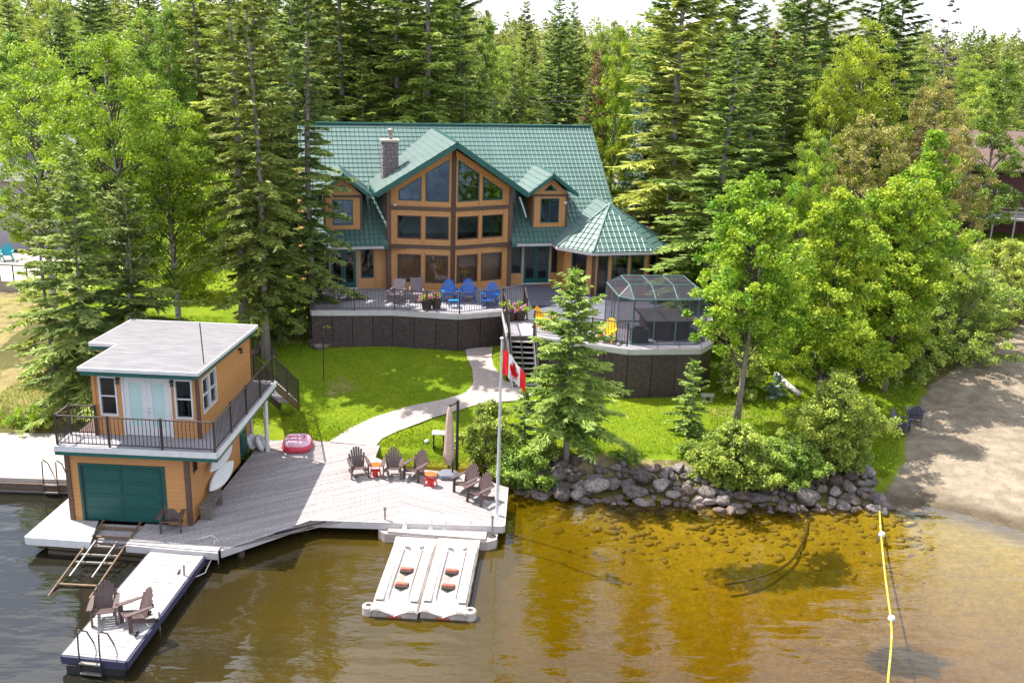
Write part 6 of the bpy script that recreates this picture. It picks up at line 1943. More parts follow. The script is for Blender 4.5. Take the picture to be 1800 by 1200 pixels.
# ------------------------------------------------------------------ lake details
rope_px = [(1546, 893), (1549, 940), (1556, 1010), (1566, 1088), (1567, 1130), (1561, 1200), (1556, 1300)]
rp_pts = [G(x, y, 0.02) for x, y in rope_px]
sr = thing('swim_rope', 'yellow swim line with white floats running out from the beach', 'swim rope', (rp_pts[0].x, rp_pts[0].y, 0))
def smooth_line(P, n=8):
    out = []
    for i in range(len(P) - 1):
        p0, p1, p2, p3 = P[max(i - 1, 0)], P[i], P[i + 1], P[min(i + 2, len(P) - 1)]
        for k in range(n):
            t = k / n
            out.append(0.5 * ((2 * p1) + (p2 - p0) * t + (2 * p0 - 5 * p1 + 4 * p2 - p3) * t * t + (3 * p1 - p0 - 3 * p2 + p3) * t ** 3))
    return out + [P[-1]]
line = [p - Vector((rp_pts[0].x, rp_pts[0].y, 0)) for p in smooth_line(rp_pts)]
MB().tube([(p.x, p.y, 0.015) for p in line], .034, 6).build('rope', M_yrope, sr)
for px, py, r in ((1550, 940, .12), (1567, 1088, .115)):
    p = G(px, py, .03) - Vector((rp_pts[0].x, rp_pts[0].y, 0))
    MB().lathe([(r * .35, -r), (r * .8, -r * .7), (r, 0), (r * .8, r * .7), (r * .35, r)], (p.x, p.y, .05), 12).build('float', M_white, sr, smooth=True)
fl_m = MB().lathe([(.02, -.03), (.04, 0), (.02, .03)], (0, 0, 0), 6).mesh('small_float', M_white)
for k in range(6, len(line) - 1, 6):
    link('small_float', fl_m, sr, (line[k].x, line[k].y, .02))
bp_ = [G(1275, 1026, -.35), G(1330, 1015, -.3), G(1385, 990, -.3), G(1412, 950, -.25), G(1420, 915, -.2), G(1405, 888, -.12), G(1380, 862, .05)]
sb = MB().tube(smooth_line(bp_, 5), [.05] * 31, 6)
tag(sb.build('sunken_branch', M_crib, smooth=True), 'long curved sunken branch on the amber lake bed', 'branch')

# boulders of the bank
def boulder_mesh(i, sub=2):
    import bmesh
    bm = bmesh.new(); bmesh.ops.create_icosphere(bm, subdivisions=3, radius=1.0)
    rr = random.Random(100 + i); o_ = Vector((rr.uniform(0, 50), rr.uniform(0, 50), rr.uniform(0, 50)))
    sx, sy, sz = rr.uniform(.85, 1.25), rr.uniform(.75, 1.0), rr.uniform(.55, .8)
    planes = [(Vector((rr.gauss(0, 1), rr.gauss(0, 1), rr.gauss(0, .8))).normalized(), rr.uniform(.55, .88)) for _ in range(11)]
    for v in bm.verts:
        p = v.co.copy()
        for nn, dd in planes:
            e = p.dot(nn) - dd
            if e > 0: p -= nn * e * 0.96
        p *= 1 + .10 * mnoise.noise(p * 1.7 + o_) + .045 * mnoise.noise(p * 5 + o_)
        v.co = Vector((p.x * sx, p.y * sy, p.z * sz))
    me = bpy.data.meshes.new('boulder'); bm.to_mesh(me); bm.free()
    me.polygons.foreach_set('use_smooth', [True] * len(me.polygons)); me.materials.append((M_boulder, M_boulder_brown, M_boulder_pale)[i % 3])
    return me
BM = [boulder_mesh(i) for i in range(9)]
rb = random.Random(31)
named = [(978, 832, .62, 'broad grey boulder on the bank top, nearest the dock end shrub'), (985, 862, .66, 'large dark boulder at the waterline below the broad bank-top boulder'), (1012, 868, .42, 'round pale boulder at the waterline, left part of the bank'),
         (1048, 852, .62, 'big sloping boulder in the middle of the left bank'), (1077, 850, .52, 'upright grey boulder beside the big sloping one'), (1114, 862, .50, 'wide flat boulder at the water near the middle spruce'),
         (1127, 836, .58, 'grey boulder on the bank top right of the middle spruce'), (1162, 850, .55, 'dark boulder just left of the wide shore shrub'), (1184, 869, .36, 'small round boulder at the water left of the wide shore shrub'), (1169, 882, .28, 'lone small boulder half sunk off the bank'),
         (1243, 862, .52, 'grey boulder under the wide shore shrub'), (1272, 878, .40, 'boulder standing in water beneath the wide shore shrub'), (1248, 880, .34, 'low boulder in the water left of another one'),
         (1420, 872, .58, 'long pale boulder at the waterline toward the beach'), (1443, 858, .40, 'rounded boulder at the waterline beneath the right shore shrub'), (1468, 842, .46, 'grey boulder high on the bank near the beach end'), (1516, 826, .56, 'big blue grey boulder at the beach end of the bank'),
         (1505, 808, .36, 'pale boulder behind the big blue grey one'), (1010, 806, .40, 'single boulder at the foot of the middle spruce'), (1534, 845, .34, 'last boulder of the bank, on the sand')]
placed = []
def put_boulder(x, y, z, r, label, group):
    t = tag(link('boulder', rb.choice(BM), None, (x, y, z), (rb.uniform(-.3, .3), rb.uniform(-.3, .3), rb.uniform(0, 6.28)), (r, r, r)), label, 'boulder', group)
    placed.append((x, y, r)); return t
gR = 'boulders of the shoreline bank'
for px, py, r, lab in named:
    p = GT(px, py); q = G(px, py, max(p.z, 0) + r * .25)
    put_boulder(q.x, q.y, q.z - .02, r * .80, lab, gR)
ORD = ['leftmost'] + [w + ' from left' for w in 'second third fourth fifth sixth seventh eighth ninth tenth eleventh twelfth thirteenth fourteenth fifteenth sixteenth seventeenth eighteenth nineteenth twentieth'.split()] + ['far right']
segs = [(0.15, 2.6, 'by the dock corner'), (2.6, 5.2, 'below the middle spruce'), (5.2, 8.0, 'left of the wide shore shrub'), (8.0, 10.6, 'under the wide shore shrub'), (10.6, 14.2, 'toward the beach')]
for x0, x1, where in segs:
    for tier, (d0, d1, r0, r1, txt) in enumerate([(-.65, -.05, .15, .38, 'wet boulder at the waterline '), (-.1, .55, .18, .38, 'boulder midway up the bank '), (.55, 1.35, .15, .34, 'boulder along the bank top ')]):
        row_ = []
        n_ = int((x1 - x0) * (5.0, 6.8, 6.2)[tier])
        for k in range(n_):
            for _ in range(12):
                x = rb.uniform(x0, x1); y = float(shore(x)) + rb.uniform(d0, d1); r = rb.uniform(r0, r1)
                if all(math.hypot(x - a, y - b) > (r + c_) * .54 for a, b, c_ in placed): break
            else: continue
            row_.append((x, put_boulder(x, y, H(x, y) + r * .22, r, txt + where, gR)))
        for k, (x, o_) in enumerate(sorted(row_, key=lambda q: q[0])):
            o_['label'] = '%s %s%s' % (ORD[min(k, len(ORD) - 1)], txt, where)
for i, (px, py) in enumerate([(548, 604), (557, 601), (566, 604), (574, 601), (582, 605), (553, 610), (571, 611), (561, 613)]):
    p = GT(px, py); put_boulder(p.x, p.y, p.z + .12, rb.uniform(.20, .30), 'pale rock piled against the left end of the deck skirt', 'rocks piled by the deck skirt')
for i, (px, py) in enumerate([(455, 616), (464, 612), (473, 618), (448, 624), (480, 626)]):
    p = GT(px, py); put_boulder(p.x, p.y, p.z + .15, rb.uniform(.25, .38), 'grey rock heaped behind the boathouse stairs', 'rocks behind the boathouse')
for i, (px, py) in enumerate([(842, 812), (852, 818), (846, 825), (859, 822), (836, 822)]):
    p = GT(px, py); put_boulder(p.x, p.y, p.z + .12, rb.uniform(.2, .32), 'dark rock behind the two chairs by the flagpole', 'rocks at the dock back edge')
# stones on the lake bed
def np_stones(n, seed):
    mb = MB(); rr = random.Random(seed)
    base_v = [tuple(v.co) for v in BM[0].vertices]; 
    import bmesh
    bm = bmesh.new(); bmesh.ops.create_icosphere(bm, subdivisions=1, radius=1.0)
    bv = [v.co.copy() for v in bm.verts]; bf = [[v.index for v in f.verts] for f in bm.faces]; bm.free()
    for _ in range(n):
        x = rr.uniform(.8, 15); y = float(shore(x)) - abs(rr.gauss(0, 1)) * 1.9 - .2
        r = rr.uniform(.05, .19) * (1.5 if rr.random() < .08 else 1); z = H(x, y)
        if z > -.05: continue
        M = Matrix.Rotation(rr.uniform(0, 6.28), 3, 'Z'); s = (r * rr.uniform(.8, 1.4), r * rr.uniform(.6, 1), r * rr.uniform(.25, .5))
        mb.add([M @ Vector((v.x * s[0] * (1 + rr.uniform(-.15, .15)), v.y * s[1], v.z * s[2])) + Vector((x, y, z)) for v in bv], bf)
    return mb
np_stones(560, 5).build('submerged_stones', M_bedrock_stone, kind='stuff', smooth=True)

# ------------------------------------------------------------------ trees
SPV = {  # spruce variants at reference height 20 m, radius 3 m
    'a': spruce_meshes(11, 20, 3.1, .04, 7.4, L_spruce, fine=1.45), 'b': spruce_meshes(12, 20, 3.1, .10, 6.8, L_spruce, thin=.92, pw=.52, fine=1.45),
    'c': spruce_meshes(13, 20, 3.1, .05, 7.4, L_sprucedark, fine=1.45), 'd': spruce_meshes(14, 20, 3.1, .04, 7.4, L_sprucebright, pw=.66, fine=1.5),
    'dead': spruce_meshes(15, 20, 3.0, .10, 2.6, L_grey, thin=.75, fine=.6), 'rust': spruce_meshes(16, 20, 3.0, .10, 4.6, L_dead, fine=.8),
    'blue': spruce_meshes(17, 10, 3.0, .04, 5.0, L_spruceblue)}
DCV = {  # broadleaf variants at reference height 15 m, radius 3 m
    'forest1': decid_meshes(21, 15, 3.0, .22, 260, 90, .15, L_forest, prof='oval', lobes=.4), 'forest2': decid_meshes(22, 15, 3.0, .18, 260, 90, .15, L_forest, prof='cone', lobes=.4),
    'birch': decid_meshes(23, 15, 3.0, .20, 300, 100, .135, L_birch, M_birch_bark, 'oval'), 'maple': decid_meshes(24, 15, 3.0, .12, 270, 95, .165, L_maple, prof='column'),
    'bronze': decid_meshes(25, 15, 4.0, .18, 300, 95, .16, L_rust, prof='dome')}
def T(src, px, ytop, Y, r, label, group='forest trees', kind=None, rz=None, leafobj=None):
    if ytop < -15: ytop = ytop * 2.0 - 40
    b_, h = base_at(px, ytop, Y)
    v = SPV.get(src) or DCV[src]
    if src in SPV:
        r = r * (1.3 if r > 2 else 1.1); kind = kind or 'spruce_tree'; rh, rr = (10.0, 3.0) if src == 'blue' else (20.0, 3.0)
    else:
        kind = kind or 'broadleaf_tree'; rh, rr = 15.0, 4.0 if (src == 'bronze') else 3.0
    return plant(kind, v, b_, label, 'tree', random.uniform(0, 6.28) if rz is None else rz, (r / rr, r / rr, h / rh), group)
def hero(meshes_fn, px, ytop, Y, label, kind, group, rz=0.0, cat='tree'):
    b_, h = base_at(px, ytop, Y)
    return plant(kind, meshes_fn(h), b_, label, cat, rz, (1, 1, 1), group)

gl_ = 'trees left of the house'
hero(lambda h: spruce_meshes(41, h, 2.9, .05, 9.5, L_sprucedark, fine=1.7), 118, 255, 38.9, 'full green spruce at the far left, rising behind the concrete pier', 'spruce_tree', gl_)
hero(lambda h: spruce_meshes(42, h, 2.8, .06, 9.5, L_sprucedark, fine=1.7), 215, 325, 40.6, 'dark bluish spruce right behind the boathouse roof, left of the birch trunk', 'spruce_tree', gl_)
hero(lambda h: spruce_meshes(47, h, 1.9, .05, 7, L_spruce, fine=1.2), 60, 330, 42.5, 'smaller spruce at the left edge in front of the grey lilac house', 'spruce_tree', gl_)
hero(lambda h: decid_meshes(43, h, 3.2, .28, 460, 95, .12, L_birch, M_birch_bark, 'oval'), 185, 50, 44.0, 'tall birch with whitish trunk and bright leaves behind the boathouse', 'birch_tree', gl_)
hero(lambda h: decid_meshes(44, h, 2.8, .26, 360, 95, .12, L_birch, M_birch_bark, 'oval'), 45, 62, 49.5, 'bright leafy birch at the left edge above the lilac house', 'birch_tree', gl_)
hero(lambda h: decid_meshes(45, h, 2.3, .20, 300, 95, .12, L_birch, M_birch_bark, 'oval'), 285, 150, 46.0, 'leafy birch between the white-trunked birch and the bare-trunk spruce', 'birch_tree', gl_)
hero(lambda h: spruce_meshes(46, h, 2.7, .20, 7.0, L_spruce, fine=1.55, thin=.9, droop=.3, trunk_r=.27, pw=.6), 395, -150, 46.2, 'open tall spruce with long pale bare trunk behind the boathouse roof', 'spruce_tree', gl_)
hero(lambda h: spruce_meshes(48, h, 2.3, .04, 7.0, L_sprucedark, fine=1.5, droop=.3, trunk_r=.22, pw=.45), 530, -160, 47.6, 'narrow dense spruce covering the left end of the house', 'spruce_tree', gl_)
hero(lambda h: spruce_meshes(49, h, 2.3, .08, 8.5, L_spruce, fine=1.1, thin=.9, trunk_r=.18), 468, 0, 48.5, 'spruce standing between the bare-trunk spruce and the narrow dense one', 'spruce_tree', gl_)
hero(lambda h: spruce_meshes(57, h, 2.1, .12, 7.5, L_spruce, fine=1.5, thin=.92, droop=.3, trunk_r=.2, pw=.5), 436, -110, 44.6, 'tall spruce close behind the boathouse, right of the bare-trunk spruce', 'spruce_tree', gl_)
hero(lambda h: spruce_meshes(50, h, 2.1, .02, 8, L_sprucedark, fine=1.2, droop=.5), 478, 425, 47.6, 'low spreading spruce behind the boathouse stairs', 'spruce_tree', gl_)
hero(lambda h: decid_meshes(51, h, 1.9, .10, 130, 110, .12, L_maple, None, 'dome', multi=4), 318, 395, 54, 'bright young leafy tree seen behind the boathouse roof', 'broadleaf_tree', gl_)
hero(lambda h: decid_meshes(52, h, 2.2, .15, 130, 110, .13, L_birch, None, 'dome'), 350, 250, 62, 'leafy tree farther back between birch and bare-trunk spruce', 'broadleaf_tree', gl_)
# middle
gm = 'spruces and firs on the lawn'
hero(lambda h: spruce_meshes(53, h, 2.25, .18, 16, L_sprucebright, fine=1.8, droop=.10, trunk_r=.13, pw=.62), 1012, 478, 35.7, 'bright green spruce on the lawn before the stairs and hot tub deck', 'spruce_tree', gm)
hero(lambda h: spruce_meshes(54, h, .95, .02, 15, L_sprucebright, fine=2.6, droop=.2), 1222, 640, 38.2, 'young pale green spruce right of the hot tub deck skirt', 'spruce_tree', gm)
hero(lambda h: spruce_meshes(55, h, .55, .02, 24, L_spruceblue, fine=3.5), 1368, 664, 42.0, 'tiny blue spruce behind the leaning maple trunk', 'spruce_tree', gm)
hero(lambda h: spruce_meshes(56, h, .70, .02, 14, L_sprucedark, fine=2.4), 924, 690, 36.0, 'slim dark young spruce right of the flagpole', 'spruce_tree', gm)
# behind the house
gf = 'forest behind the house'
for a in [
    ('c', 500, -60, 66, 2.7, 'dark spruce rising just left of the house roof, behind the narrow one'), ('b', 595, -120, 70, 2.9, 'tall spruce behind the left end of the roof ridge'),
    ('c', 645, -70, 71, 2.7, 'dark spruce behind the roof, above the left dormer'), ('a', 700, -110, 70, 3.0, 'broad spruce behind the roof, directly above the chimney'),
    ('b', 752, -140, 69, 3.1, 'tall ragged spruce behind the roof, above the prow gable'), ('c', 806, -60, 73, 2.5, 'dark spruce behind the roof, just left of the pale leafy tree'),
    ('a', 670, 60, 78, 2.6, 'spruce deeper in the forest above the chimney'), ('b', 560, -40, 76, 2.6, 'tall spruce deeper in the forest left of the roof ridge'),
    ('a', 926, 3, 98, 2.3, 'lone slender spruce standing against the white sky gap'), ('c', 985, -12, 82, 2.2, 'left of a pair of dark spruces against the sky, right of the gap'),
    ('c', 1009, 3, 84, 2.0, 'right of a pair of dark spruces against the sky, right of the gap'), ('rust', 1049, 92, 71, 1.35, 'red brown dying spruce top above the right end of the roof'),
    ('blue', 1136, 138, 66, 1.7, 'blue green spruce behind the gazebo, right of the bright narrow tree'), ('b', 1175, 30, 72, 2.6, 'spruce left of the huge one behind the gazebo'),
    ('a', 1222, -80, 57, 3.4, 'huge full spruce rising behind the hot tub enclosure'), ('d', 1292, 60, 50.5, 3.0, 'olive green spruce right of the huge spruce, with drooping tips'),
    ('b', 1258, 10, 66, 2.8, 'spruce behind and right of the huge spruce'), ('c', 1343, 8, 82, 2.2, 'dark spruce top in the sky gap right of the huge spruce'),
    ('a', 1330, 110, 60, 2.5, 'blue tinged spruce between the olive one and the tall dark one'), ('c', 1430, -40, 72, 3.0, 'tall dark spruce in the right middle of the forest'),
    ('a', 1400, 60, 66, 2.4, 'spruce left of the tall dark spruce on the right'), ('c', 1605, -25, 76, 2.7, 'dark spruce right of the pale birch'),
    ('dead', 1676, -5, 95, 2.2, 'bare grey dead spruce against the sky at right'), ('rust', 1366, 55, 74, .9, 'thin orange dead spruce behind the olive spruces'),
    ('c', 100, 12, 82, 2.4, 'dark spruce top above the left birches'), ('c', 150, -25, 84, 2.6, 'dark pointed spruce against the sky above the birch'), ('a', 240, -30, 78, 2.8, 'spruce against the sky right of the birch top'),
    ('b', 205, -5, 90, 2.5, 'spruce top peeking between birch and sky'), ('a', 10, -10, 80, 2.7, 'spruce in the top left corner of the forest'), ('b', 330, -60, 74, 2.8, 'spruce behind the birches, left of the bare-trunk spruce'),
    ('a', 430, -90, 72, 2.8, 'tall spruce right behind the bare-trunk spruce'), ('b', 455, -40, 84, 2.6, 'farther spruce right of the bare-trunk spruce'), ('c', 545, -100, 82, 2.7, 'dark spruce deep behind the narrow dense spruce'),
    ('d', 868, 165, 66.5, 1.9, 'low young spruce just behind the roof ridge under the pale leafy tree'), ('d', 962, 185, 66.5, 1.8, 'low spruce behind the ridge, below the pair of dark spruces'),
    ('a', 1035, 150, 68, 1.8, 'green lower spruce behind the right end of the ridge'), ('a', 815, 130, 68, 2.2, 'middle height spruce behind the ridge right of the gable'), ('d', 740, 140, 67.5, 2.0, 'low spruce behind the ridge above the prow gable'),
    ('b', 640, 110, 67.5, 2.1, 'middle height spruce behind the ridge left of the chimney'), ('c', 905, 130, 74, 2.0, 'dark spruce between the pale leafy tree and the slender spruce'),
    ('c', 1190, -45, 74, 2.9, 'dark spruce filling the gap left of the huge spruce'), ('b', 1268, -50, 70, 3.0, 'tall spruce behind the huge and the olive spruces'), ('c', 1312, -30, 76, 2.7, 'dark spruce right behind the olive green spruce'),
    ('a', 1402, -20, 80, 2.7, 'spruce top left of the tall dark spruce at right'), ('b', 1478, -40, 76, 2.9, 'tall spruce behind the left birch in the right forest'), ('c', 1565, -35, 80, 2.8, 'dark spruce behind the tall pale birch'),
    ('a', 615, -80, 78, 2.8, 'tall spruce deep behind the left half of the ridge'), ('c', 725, -60, 80, 2.7, 'dark spruce deep behind the chimney'), ('a', 780, -80, 82, 2.8, 'tall spruce deep behind the prow gable'),
    ('a', 1744, 62, 135, 2.4, 'far spruce tip on the right skyline, left of two others'), ('c', 1772, 76, 140, 2.2, 'far spruce tip on the right skyline, rightmost'), ('c', 1706, 64, 138, 2.0, 'far thin spruce tip beside the grey dead spruce'), ('b', 1725, 72, 120, 2.2, 'far spruce between skyline tips at right'),
]:
    T(a[0], a[1], a[2], a[3], a[4], a[5], gf)
for a in [
    ('forest2', 856, 28, 76, 2.5, 'pale green leafy tree standing in the sky gap behind the roof'), ('forest1', 908, 78, 82, 2.2, 'small leafy tree below the slender lone spruce'),
    ('forest1', 1062, 40, 84, 2.6, 'round leafy tree left of the bright narrow tree'), ('maple', 1092, 28, 70, 1.75, 'bright narrow maple right of the red brown dying spruce'),
    ('forest1', 1152, 10, 86, 2.8, 'leafy tree reaching the sky left of the huge spruce'), ('forest1', 1335, 62, 84, 2.4, 'leafy tree in the sky gap behind olive spruces'),
    ('birch', 1532, 22, 66, 3.0, 'tall pale birch with white trunk in the right forest'), ('birch', 1480, 80, 64, 2.2, 'birch left of the tall pale birch in the right forest'),
    ('bronze', 1535, 195, 57, 3.1, 'bronze leaved tree in front of the pale birch'), ('bronze', 1655, 130, 66, 2.8, 'bronze leaved tree below the grey dead spruce'), ('bronze', 1690, 215, 63, 2.4, 'bronze leaved tree left of the maroon cabin'),
    ('forest2', 1775, 95, 70, 3.3, 'leafy tree overhanging the maroon cabin at the right edge'), ('forest1', 1735, 150, 86, 2.8, 'leafy tree behind the maroon cabin'), ('forest1', 1710, 95, 100, 2.8, 'leafy tree under the right skyline tips'),
    ('forest1', 1590, 60, 84, 2.8, 'leafy tree behind the pale birch and dark spruce'), ('forest2', 1105, 110, 78, 2.0, 'leafy tree behind the bright narrow maple'),
    ('forest1', 255, 10, 72, 2.8, 'grey green leafy tree above the birches'), ('forest2', 290, 0, 70, 2.6, 'leafy tree between birch crown and tall spruces'), ('forest2', 15, 45, 66, 2.8, 'leafy tree at the left edge behind the birch'),
    ('forest1', 1440, 225, 55, 1.8, 'light green leafy tree behind the front maples'), ('maple', 1425, 245, 50, 1.6, 'pointed bright maple rising left behind the front maples'),
]:
    T(a[0], a[1], a[2], a[3], a[4], a[5], gf)
# bright maples at the right
gmp = 'bright maples by the beach'
hero(lambda h: decid_meshes(61, h, 2.2, .32, 300, 100, .145, L_maple, M_map_bark, 'oval', lean=.05, rc=(.20, .44), lobes=.6), 1340, 300, 38.9, 'bright maple with a slim leaning trunk nearest the rock bank', 'maple_tree', gmp)
hero(lambda h: decid_meshes(62, h, 2.8, .16, 420, 100, .145, L_maple, M_map_bark, 'cone', rc=(.22, .46), lobes=.6), 1486, 325, 41.8, 'bright maple in the middle of the right-hand trees, before the willows', 'maple_tree', gmp)
hero(lambda h: decid_meshes(63, h, 2.9, .12, 360, 100, .145, L_maple, M_map_bark, 'cone', rc=(.22, .46), lobes=.5), 1650, 222, 52, 'pointed yellow green maple left of the maroon cabin', 'maple_tree', gmp)
hero(lambda h: decid_meshes(64, h, 2.6, .12, 380, 100, .145, L_maple, M_map_bark, 'oval', rc=(.22, .46), lobes=.6), 1565, 318, 46.5, 'yellow green maple between the middle maple and the pointed one', 'maple_tree', gmp)
hero(lambda h: decid_meshes(65, h, 2.3, .15, 300, 100, .145, L_maple, M_map_bark, 'oval', rc=(.22, .46), lobes=.6), 1612, 300, 45.2, 'bright maple at the sand edge between the pointed maple and the willow', 'maple_tree', gmp)
# willows and shrubs
gs = 'shrubs by the shore and beach'
def shrub(seed, px, py, h, r, label, leaf, kind='shrub', n=110, per=100, size=.11, rc=(.16, .34), prof='dome', cb=.04):
    p = GT(px, py)
    return plant(kind, decid_meshes(seed, h, r, cb, n, per, size, leaf, None, prof, multi=6, rc=rc, lobes=.55), p, label, 'shrub', 0, (1, 1, 1), gs)
shrub(71, 1655, 622, 5.4, 3.6, 'huge pale willow bush spilling over the sand', L_willow, 'willow_bush', 520, 72, .14)
shrub(72, 1742, 560, 4.8, 3.4, 'pale willow bush farther up the beach, right one', L_willow, 'willow_bush', 430, 72, .14)
shrub(73, 1560, 668, 4.3, 2.1, 'willow bush beneath the middle maple at the sand edge', L_willow, 'willow_bush', 300, 72, .13)
shrub(74, 1458, 822, 4.0, 1.45, 'big tall shrub at the beach end of the bank', L_shrub, n=330, per=75, prof='oval')
shrub(75, 1282, 848, 2.5, 1.35, 'wide shrub hanging over the boulders in the bank middle', L_shrub, n=270, per=75)
shrub(76, 1365, 838, 1.6, 1.3, 'low shrub between the two large bank shrubs', L_shrub, n=110, per=110)
shrub(77, 862, 815, 2.6, 1.05, 'leafy shrub behind the two chairs near the flagpole', L_shrub, n=150, per=120)
shrub(78, 915, 848, 1.5, .95, 'low shrub right of the flagpole over the dock corner', L_shrub, n=110, per=110)
shrub(79, 1300, 690, 2.3, 1.1, 'yellow green shrub right of the young spruce', L_willow, n=120, per=110)
shrub(81, 1268, 610, 2.6, 1.1, 'yellow green shrub at the right side of the hot tub deck', L_willow, n=120, per=110)
shrub(82, 1215, 800, .7, .5, 'small weedy shrub above the bank', L_shrub, n=40, per=90, size=.08, rc=(.16, .3))
shrub(83, 1478, 772, .9, .6, 'low green shrub at the sand edge by the beach chairs', L_shrub, n=70, per=100)
shrub(84, 60, 745, .7, 1.0, 'low yellow green weeds beside the concrete pier', L_maple, n=40, per=90, size=.08, rc=(.16, .3))
shrub(85, 1420, 650, 3.0, 1.5, 'dark shaded shrub between the two front maples', L_shrub, n=150, per=110)

shrub(86, 1240, 835, 1.5, .8, 'low shrub at the left end of the wide shore shrub', L_shrub, n=90, per=75)
shrub(87, 1332, 848, 1.6, .8, 'shrub leaning over the boulders in the bank middle, right one', L_shrub, n=120, per=75)
shrub(88, 1402, 842, 1.9, .9, 'shrub on the bank left of the big tall one', L_shrub, n=130, per=75)
shrub(89, 1492, 818, 1.5, .8, 'shrub at the beach end above the blue grey boulder', L_shrub, n=110, per=75)
shrub(92, 1320, 640, 3.2, 1.1, 'yellow green sapling right of the hot tub deck', L_willow, n=130, per=70, prof='oval')
shrub(94, 1100, 812, .5, .45, 'weedy tuft above the boulders right of the middle spruce', L_shrub, n=30, per=60, size=.08, rc=(.12, .2))
shrub(95, 952, 808, .9, .6, 'small shrub between flagpole shrub and middle spruce', L_shrub, n=50, per=70)

# deeper forest: rows of trees beyond the named ones
rt = random.Random(77)
fill = [('a', 'spruce_tree'), ('b', 'spruce_tree'), ('c', 'spruce_tree'), ('forest1', 'broadleaf_tree'), ('forest2', 'broadleaf_tree')]
gff = 'deep forest beyond the house'
seen_lab = {}
MARKS = [(60, 'the left picture edge'), (150, 'the left birch'), (240, 'the white-trunked birch'), (330, 'the boathouse roof'), (430, 'the bare-trunk spruce'), (520, 'the boathouse stairs'), (600, 'the narrow dense spruce'), (660, 'the left dormer'), (730, 'the chimney'), (800, 'the prow gable'),
         (880, 'the pale leafy tree'), (940, 'the right dormer'), (1010, 'the pair of dark spruces'), (1075, 'the gazebo roof'), (1150, 'the blue green spruce'), (1240, 'the screen enclosure'), (1320, 'the olive spruce'), (1400, 'the nearest maple'), (1480, 'the middle maple'), (1560, 'the pale birch'), (1640, 'the pointed maple'), (1720, 'the willow bush'), (9999, 'the maroon cabin')]
for row, (Y, step) in enumerate([(88, 5.2), (99, 6.0), (113, 7.0), (132, 8.2), (158, 10.0), (195, 13)]):
    xm = Y * .60 + 6
    x = -xm + rt.uniform(0, step)
    while x < xm:
        Yj = Y + rt.uniform(-4, 4)
        c0, h0 = 900 + 0.0, 0
        src, kind = rt.choice(fill)
        edge_ = x / Yj
        drive = 7 < x < 26 and Y < 105
        if not drive:
            ztop = 17.2 + rt.uniform(-4.5, 2.6) + (2.5 if edge_ < -.03 else 0) - (1.6 if edge_ > .40 else 0) - (1.3 if -.03 < edge_ < .10 else 0)
            if Y > 120: ztop = 15.2 + rt.uniform(-3.0, 3.2) + (2.5 if edge_ < -.03 else 0) - (.6 if edge_ > .4 else 0)
            z = H(x, Yj)
            h = ztop - z
            sp_ = src in SPV
            r = rt.uniform(2.3, 3.0) if sp_ else rt.uniform(2.6, 3.4)
            v = SPV.get(src) or DCV[src]
            px_ = 900 + FPX * x / Yj / 0.97
            mark = next(t_ for lim, t_ in MARKS if px_ < lim)
            size = 'short' if ztop < 15.2 else ('middle height' if ztop < 17.2 else 'tall')
            lab = '%s %s in %s forest row, above %s' % (size, 'conifer' if sp_ else 'leafy tree', ('first', 'second', 'third', 'fourth', 'fifth', 'farthest')[row], mark)
            seen_lab[lab] = seen_lab.get(lab, 0) + 1
            if seen_lab[lab] > 1: lab += {2: ', second one', 3: ', third one'}.get(seen_lab[lab], ', fourth one')
            plant(kind, v, (x, Yj, z), lab, 'tree', rt.uniform(0, 6.28), (r / 3, r / 3, h / (20 if sp_ else 15)), gff)
        x += step * rt.uniform(.75, 1.3)
# forest floor undergrowth behind the house and among the trees
def undergrowth():
    rng = np.random.default_rng(5)
    n = 520
    X = rng.uniform(-45, 55, n); Y = rng.uniform(60, 96, n)
    keep = ~((X > 5) & (X < 24) & (Y > 78)) & ~((X > 30) & (Y < 84)) & (Y > 66 + 0.0 * X) & (X < 60)
    X, Y = X[keep], Y[keep]
    X2 = np.concatenate([X, rng.uniform(-27, -12.5, 90), rng.uniform(14, 24, 40)]); Y2 = np.concatenate([Y, rng.uniform(51, 66, 90), rng.uniform(52, 62, 40)])
    Z = Hn(X2, Y2)
    C = np.stack([X2, Y2, Z + rng.uniform(.2, .9, len(X2))], 1)
    P, D, S, L = leaf_blob(rng, C, rng.uniform(.6, 1.3, len(X2)), 90, .20)
    V_, F_ = _rhomb(P, D, S, L, L * .65)
    o = link('undergrowth', np_mesh('undergrowth', V_, F_, L_forest, np.clip(np.repeat(rng.random(len(X2)), 90) + rng.uniform(-.2, .2, len(F_)), 0, 1)))
    o['kind'] = 'stuff'
undergrowth()
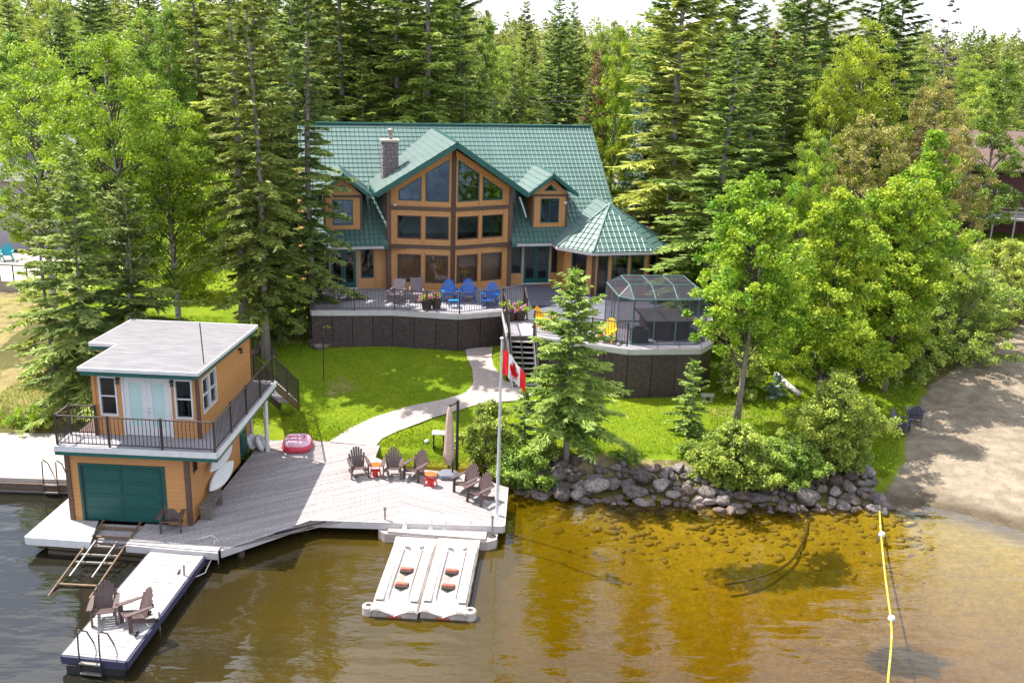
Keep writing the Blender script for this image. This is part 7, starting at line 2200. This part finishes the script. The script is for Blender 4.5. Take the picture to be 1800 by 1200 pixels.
def grass():
    rng = np.random.default_rng(6)
    n = 150000
    X = rng.uniform(-22, 21, n); Y = 36.4 + rng.random(n) ** 1.35 * 16
    d = Y - shore(X)
    lawn_ok = (d > .5) & (X < beach_edge(Y) - .3)
    # leave paths, decks and buildings clear
    def inpoly(poly):
        c = np.zeros(len(X), bool)
        m = len(poly)
        for i in range(m):
            (x0, y0), (x1, y1) = poly[i], poly[(i + 1) % m]
            if y0 == y1: continue
            t = ((y0 > Y) != (y1 > Y)) & (X < (x1 - x0) * (Y - y0) / (y1 - y0) + x0); c ^= t
        return c
    pl = [GT(*p) for p in [(578, 778), (655, 735), (720, 715), (785, 702), (818, 692), (832, 676), (830, 650), (818, 611), (866, 611), (864, 628), (885, 668), (948, 690), (905, 706), (840, 712), (760, 736), (700, 759), (660, 786)]]
    ok = lawn_ok & ~inpoly([(p.x, p.y) for p in pl]) & ~inpoly(left_deck) & ~inpoly(right_deck) & ~inpoly([BL(-.2, 0), BL(5.2, 0), BL(5.2, 10), BL(-.2, 7)]) & ~inpoly(left_poly) & ~inpoly(right_poly)
    ok &= ~((X < -15.5) & (Y < 37.4)) & (Y < 50)
    X, Y = X[ok], Y[ok]; n = len(X)
    P = np.stack([X, Y, Hn(X, Y) + .03], 1)
    rough = np.clip(np.exp(-((d[ok] - 1.2) / .8) ** 2) + (X < -15) * .6 + (X > 8.5) * .7, 0, 1)
    D = _unit(np.stack([rng.normal(size=n) * .6, rng.normal(size=n) * .6, np.ones(n)], 1))
    S = _unit(np.cross(D, rng.normal(size=(n, 3))))
    L = rng.uniform(.03, .065, n) * (1 + 2.2 * rough); W = rng.uniform(.025, .045, n)
    V_, F_ = _tris(P, D, S, L, W)
    o = link('grass', np_mesh('grass', V_, F_, L_grass, np.clip(rng.random(n), 0, 1)))
    o['kind'] = 'stuff'
grass()
def far_wood():
    """the wood beyond the last rows, read as one mass"""
    rng = np.random.default_rng(9)
    n = 1150
    Y = 205 + 235 * rng.random(n) ** 1.3; X = rng.uniform(-.62, .62, n) * Y
    z0 = Hn(X, Y)
    h = rng.uniform(7, 12.5, n) + rng.random(n) ** 6 * 3.5 + np.where(X / Y < -.03, 2.5, 0); con = rng.random(n) < .6
    k = 110
    q = rng.random((n, k)) ** .8
    R = np.where(con[:, None], (1 - q) ** .7 * 2.4 + .2, np.sqrt(np.clip(1 - (2 * q - 1) ** 2, 0, 1)) * 3.2 + .3)
    a = rng.uniform(0, 6.28, (n, k)); rr = R * np.sqrt(rng.uniform(.2, 1, (n, k)))
    zz = z0[:, None] + h[:, None] * (.10 + .90 * q)
    P = np.stack([X[:, None] + rr * np.cos(a), Y[:, None] + rr * np.sin(a), zz], -1).reshape(-1, 3)
    D = _unit(rng.normal(size=P.shape) * np.array([1, 1, .5])); S = _unit(np.cross(D, rng.normal(size=P.shape)))
    L = rng.uniform(.6, 1.25, len(P))
    V_, F_ = _tris(P, D, S, L, L * .6)
    o = link('far_wood', np_mesh('far_wood', V_, F_, L_spruce, np.clip(np.repeat(rng.random(n), k) * .8 + rng.uniform(-.1, .2, len(F_)), 0, 1)))
    o['kind'] = 'stuff'
far_wood()
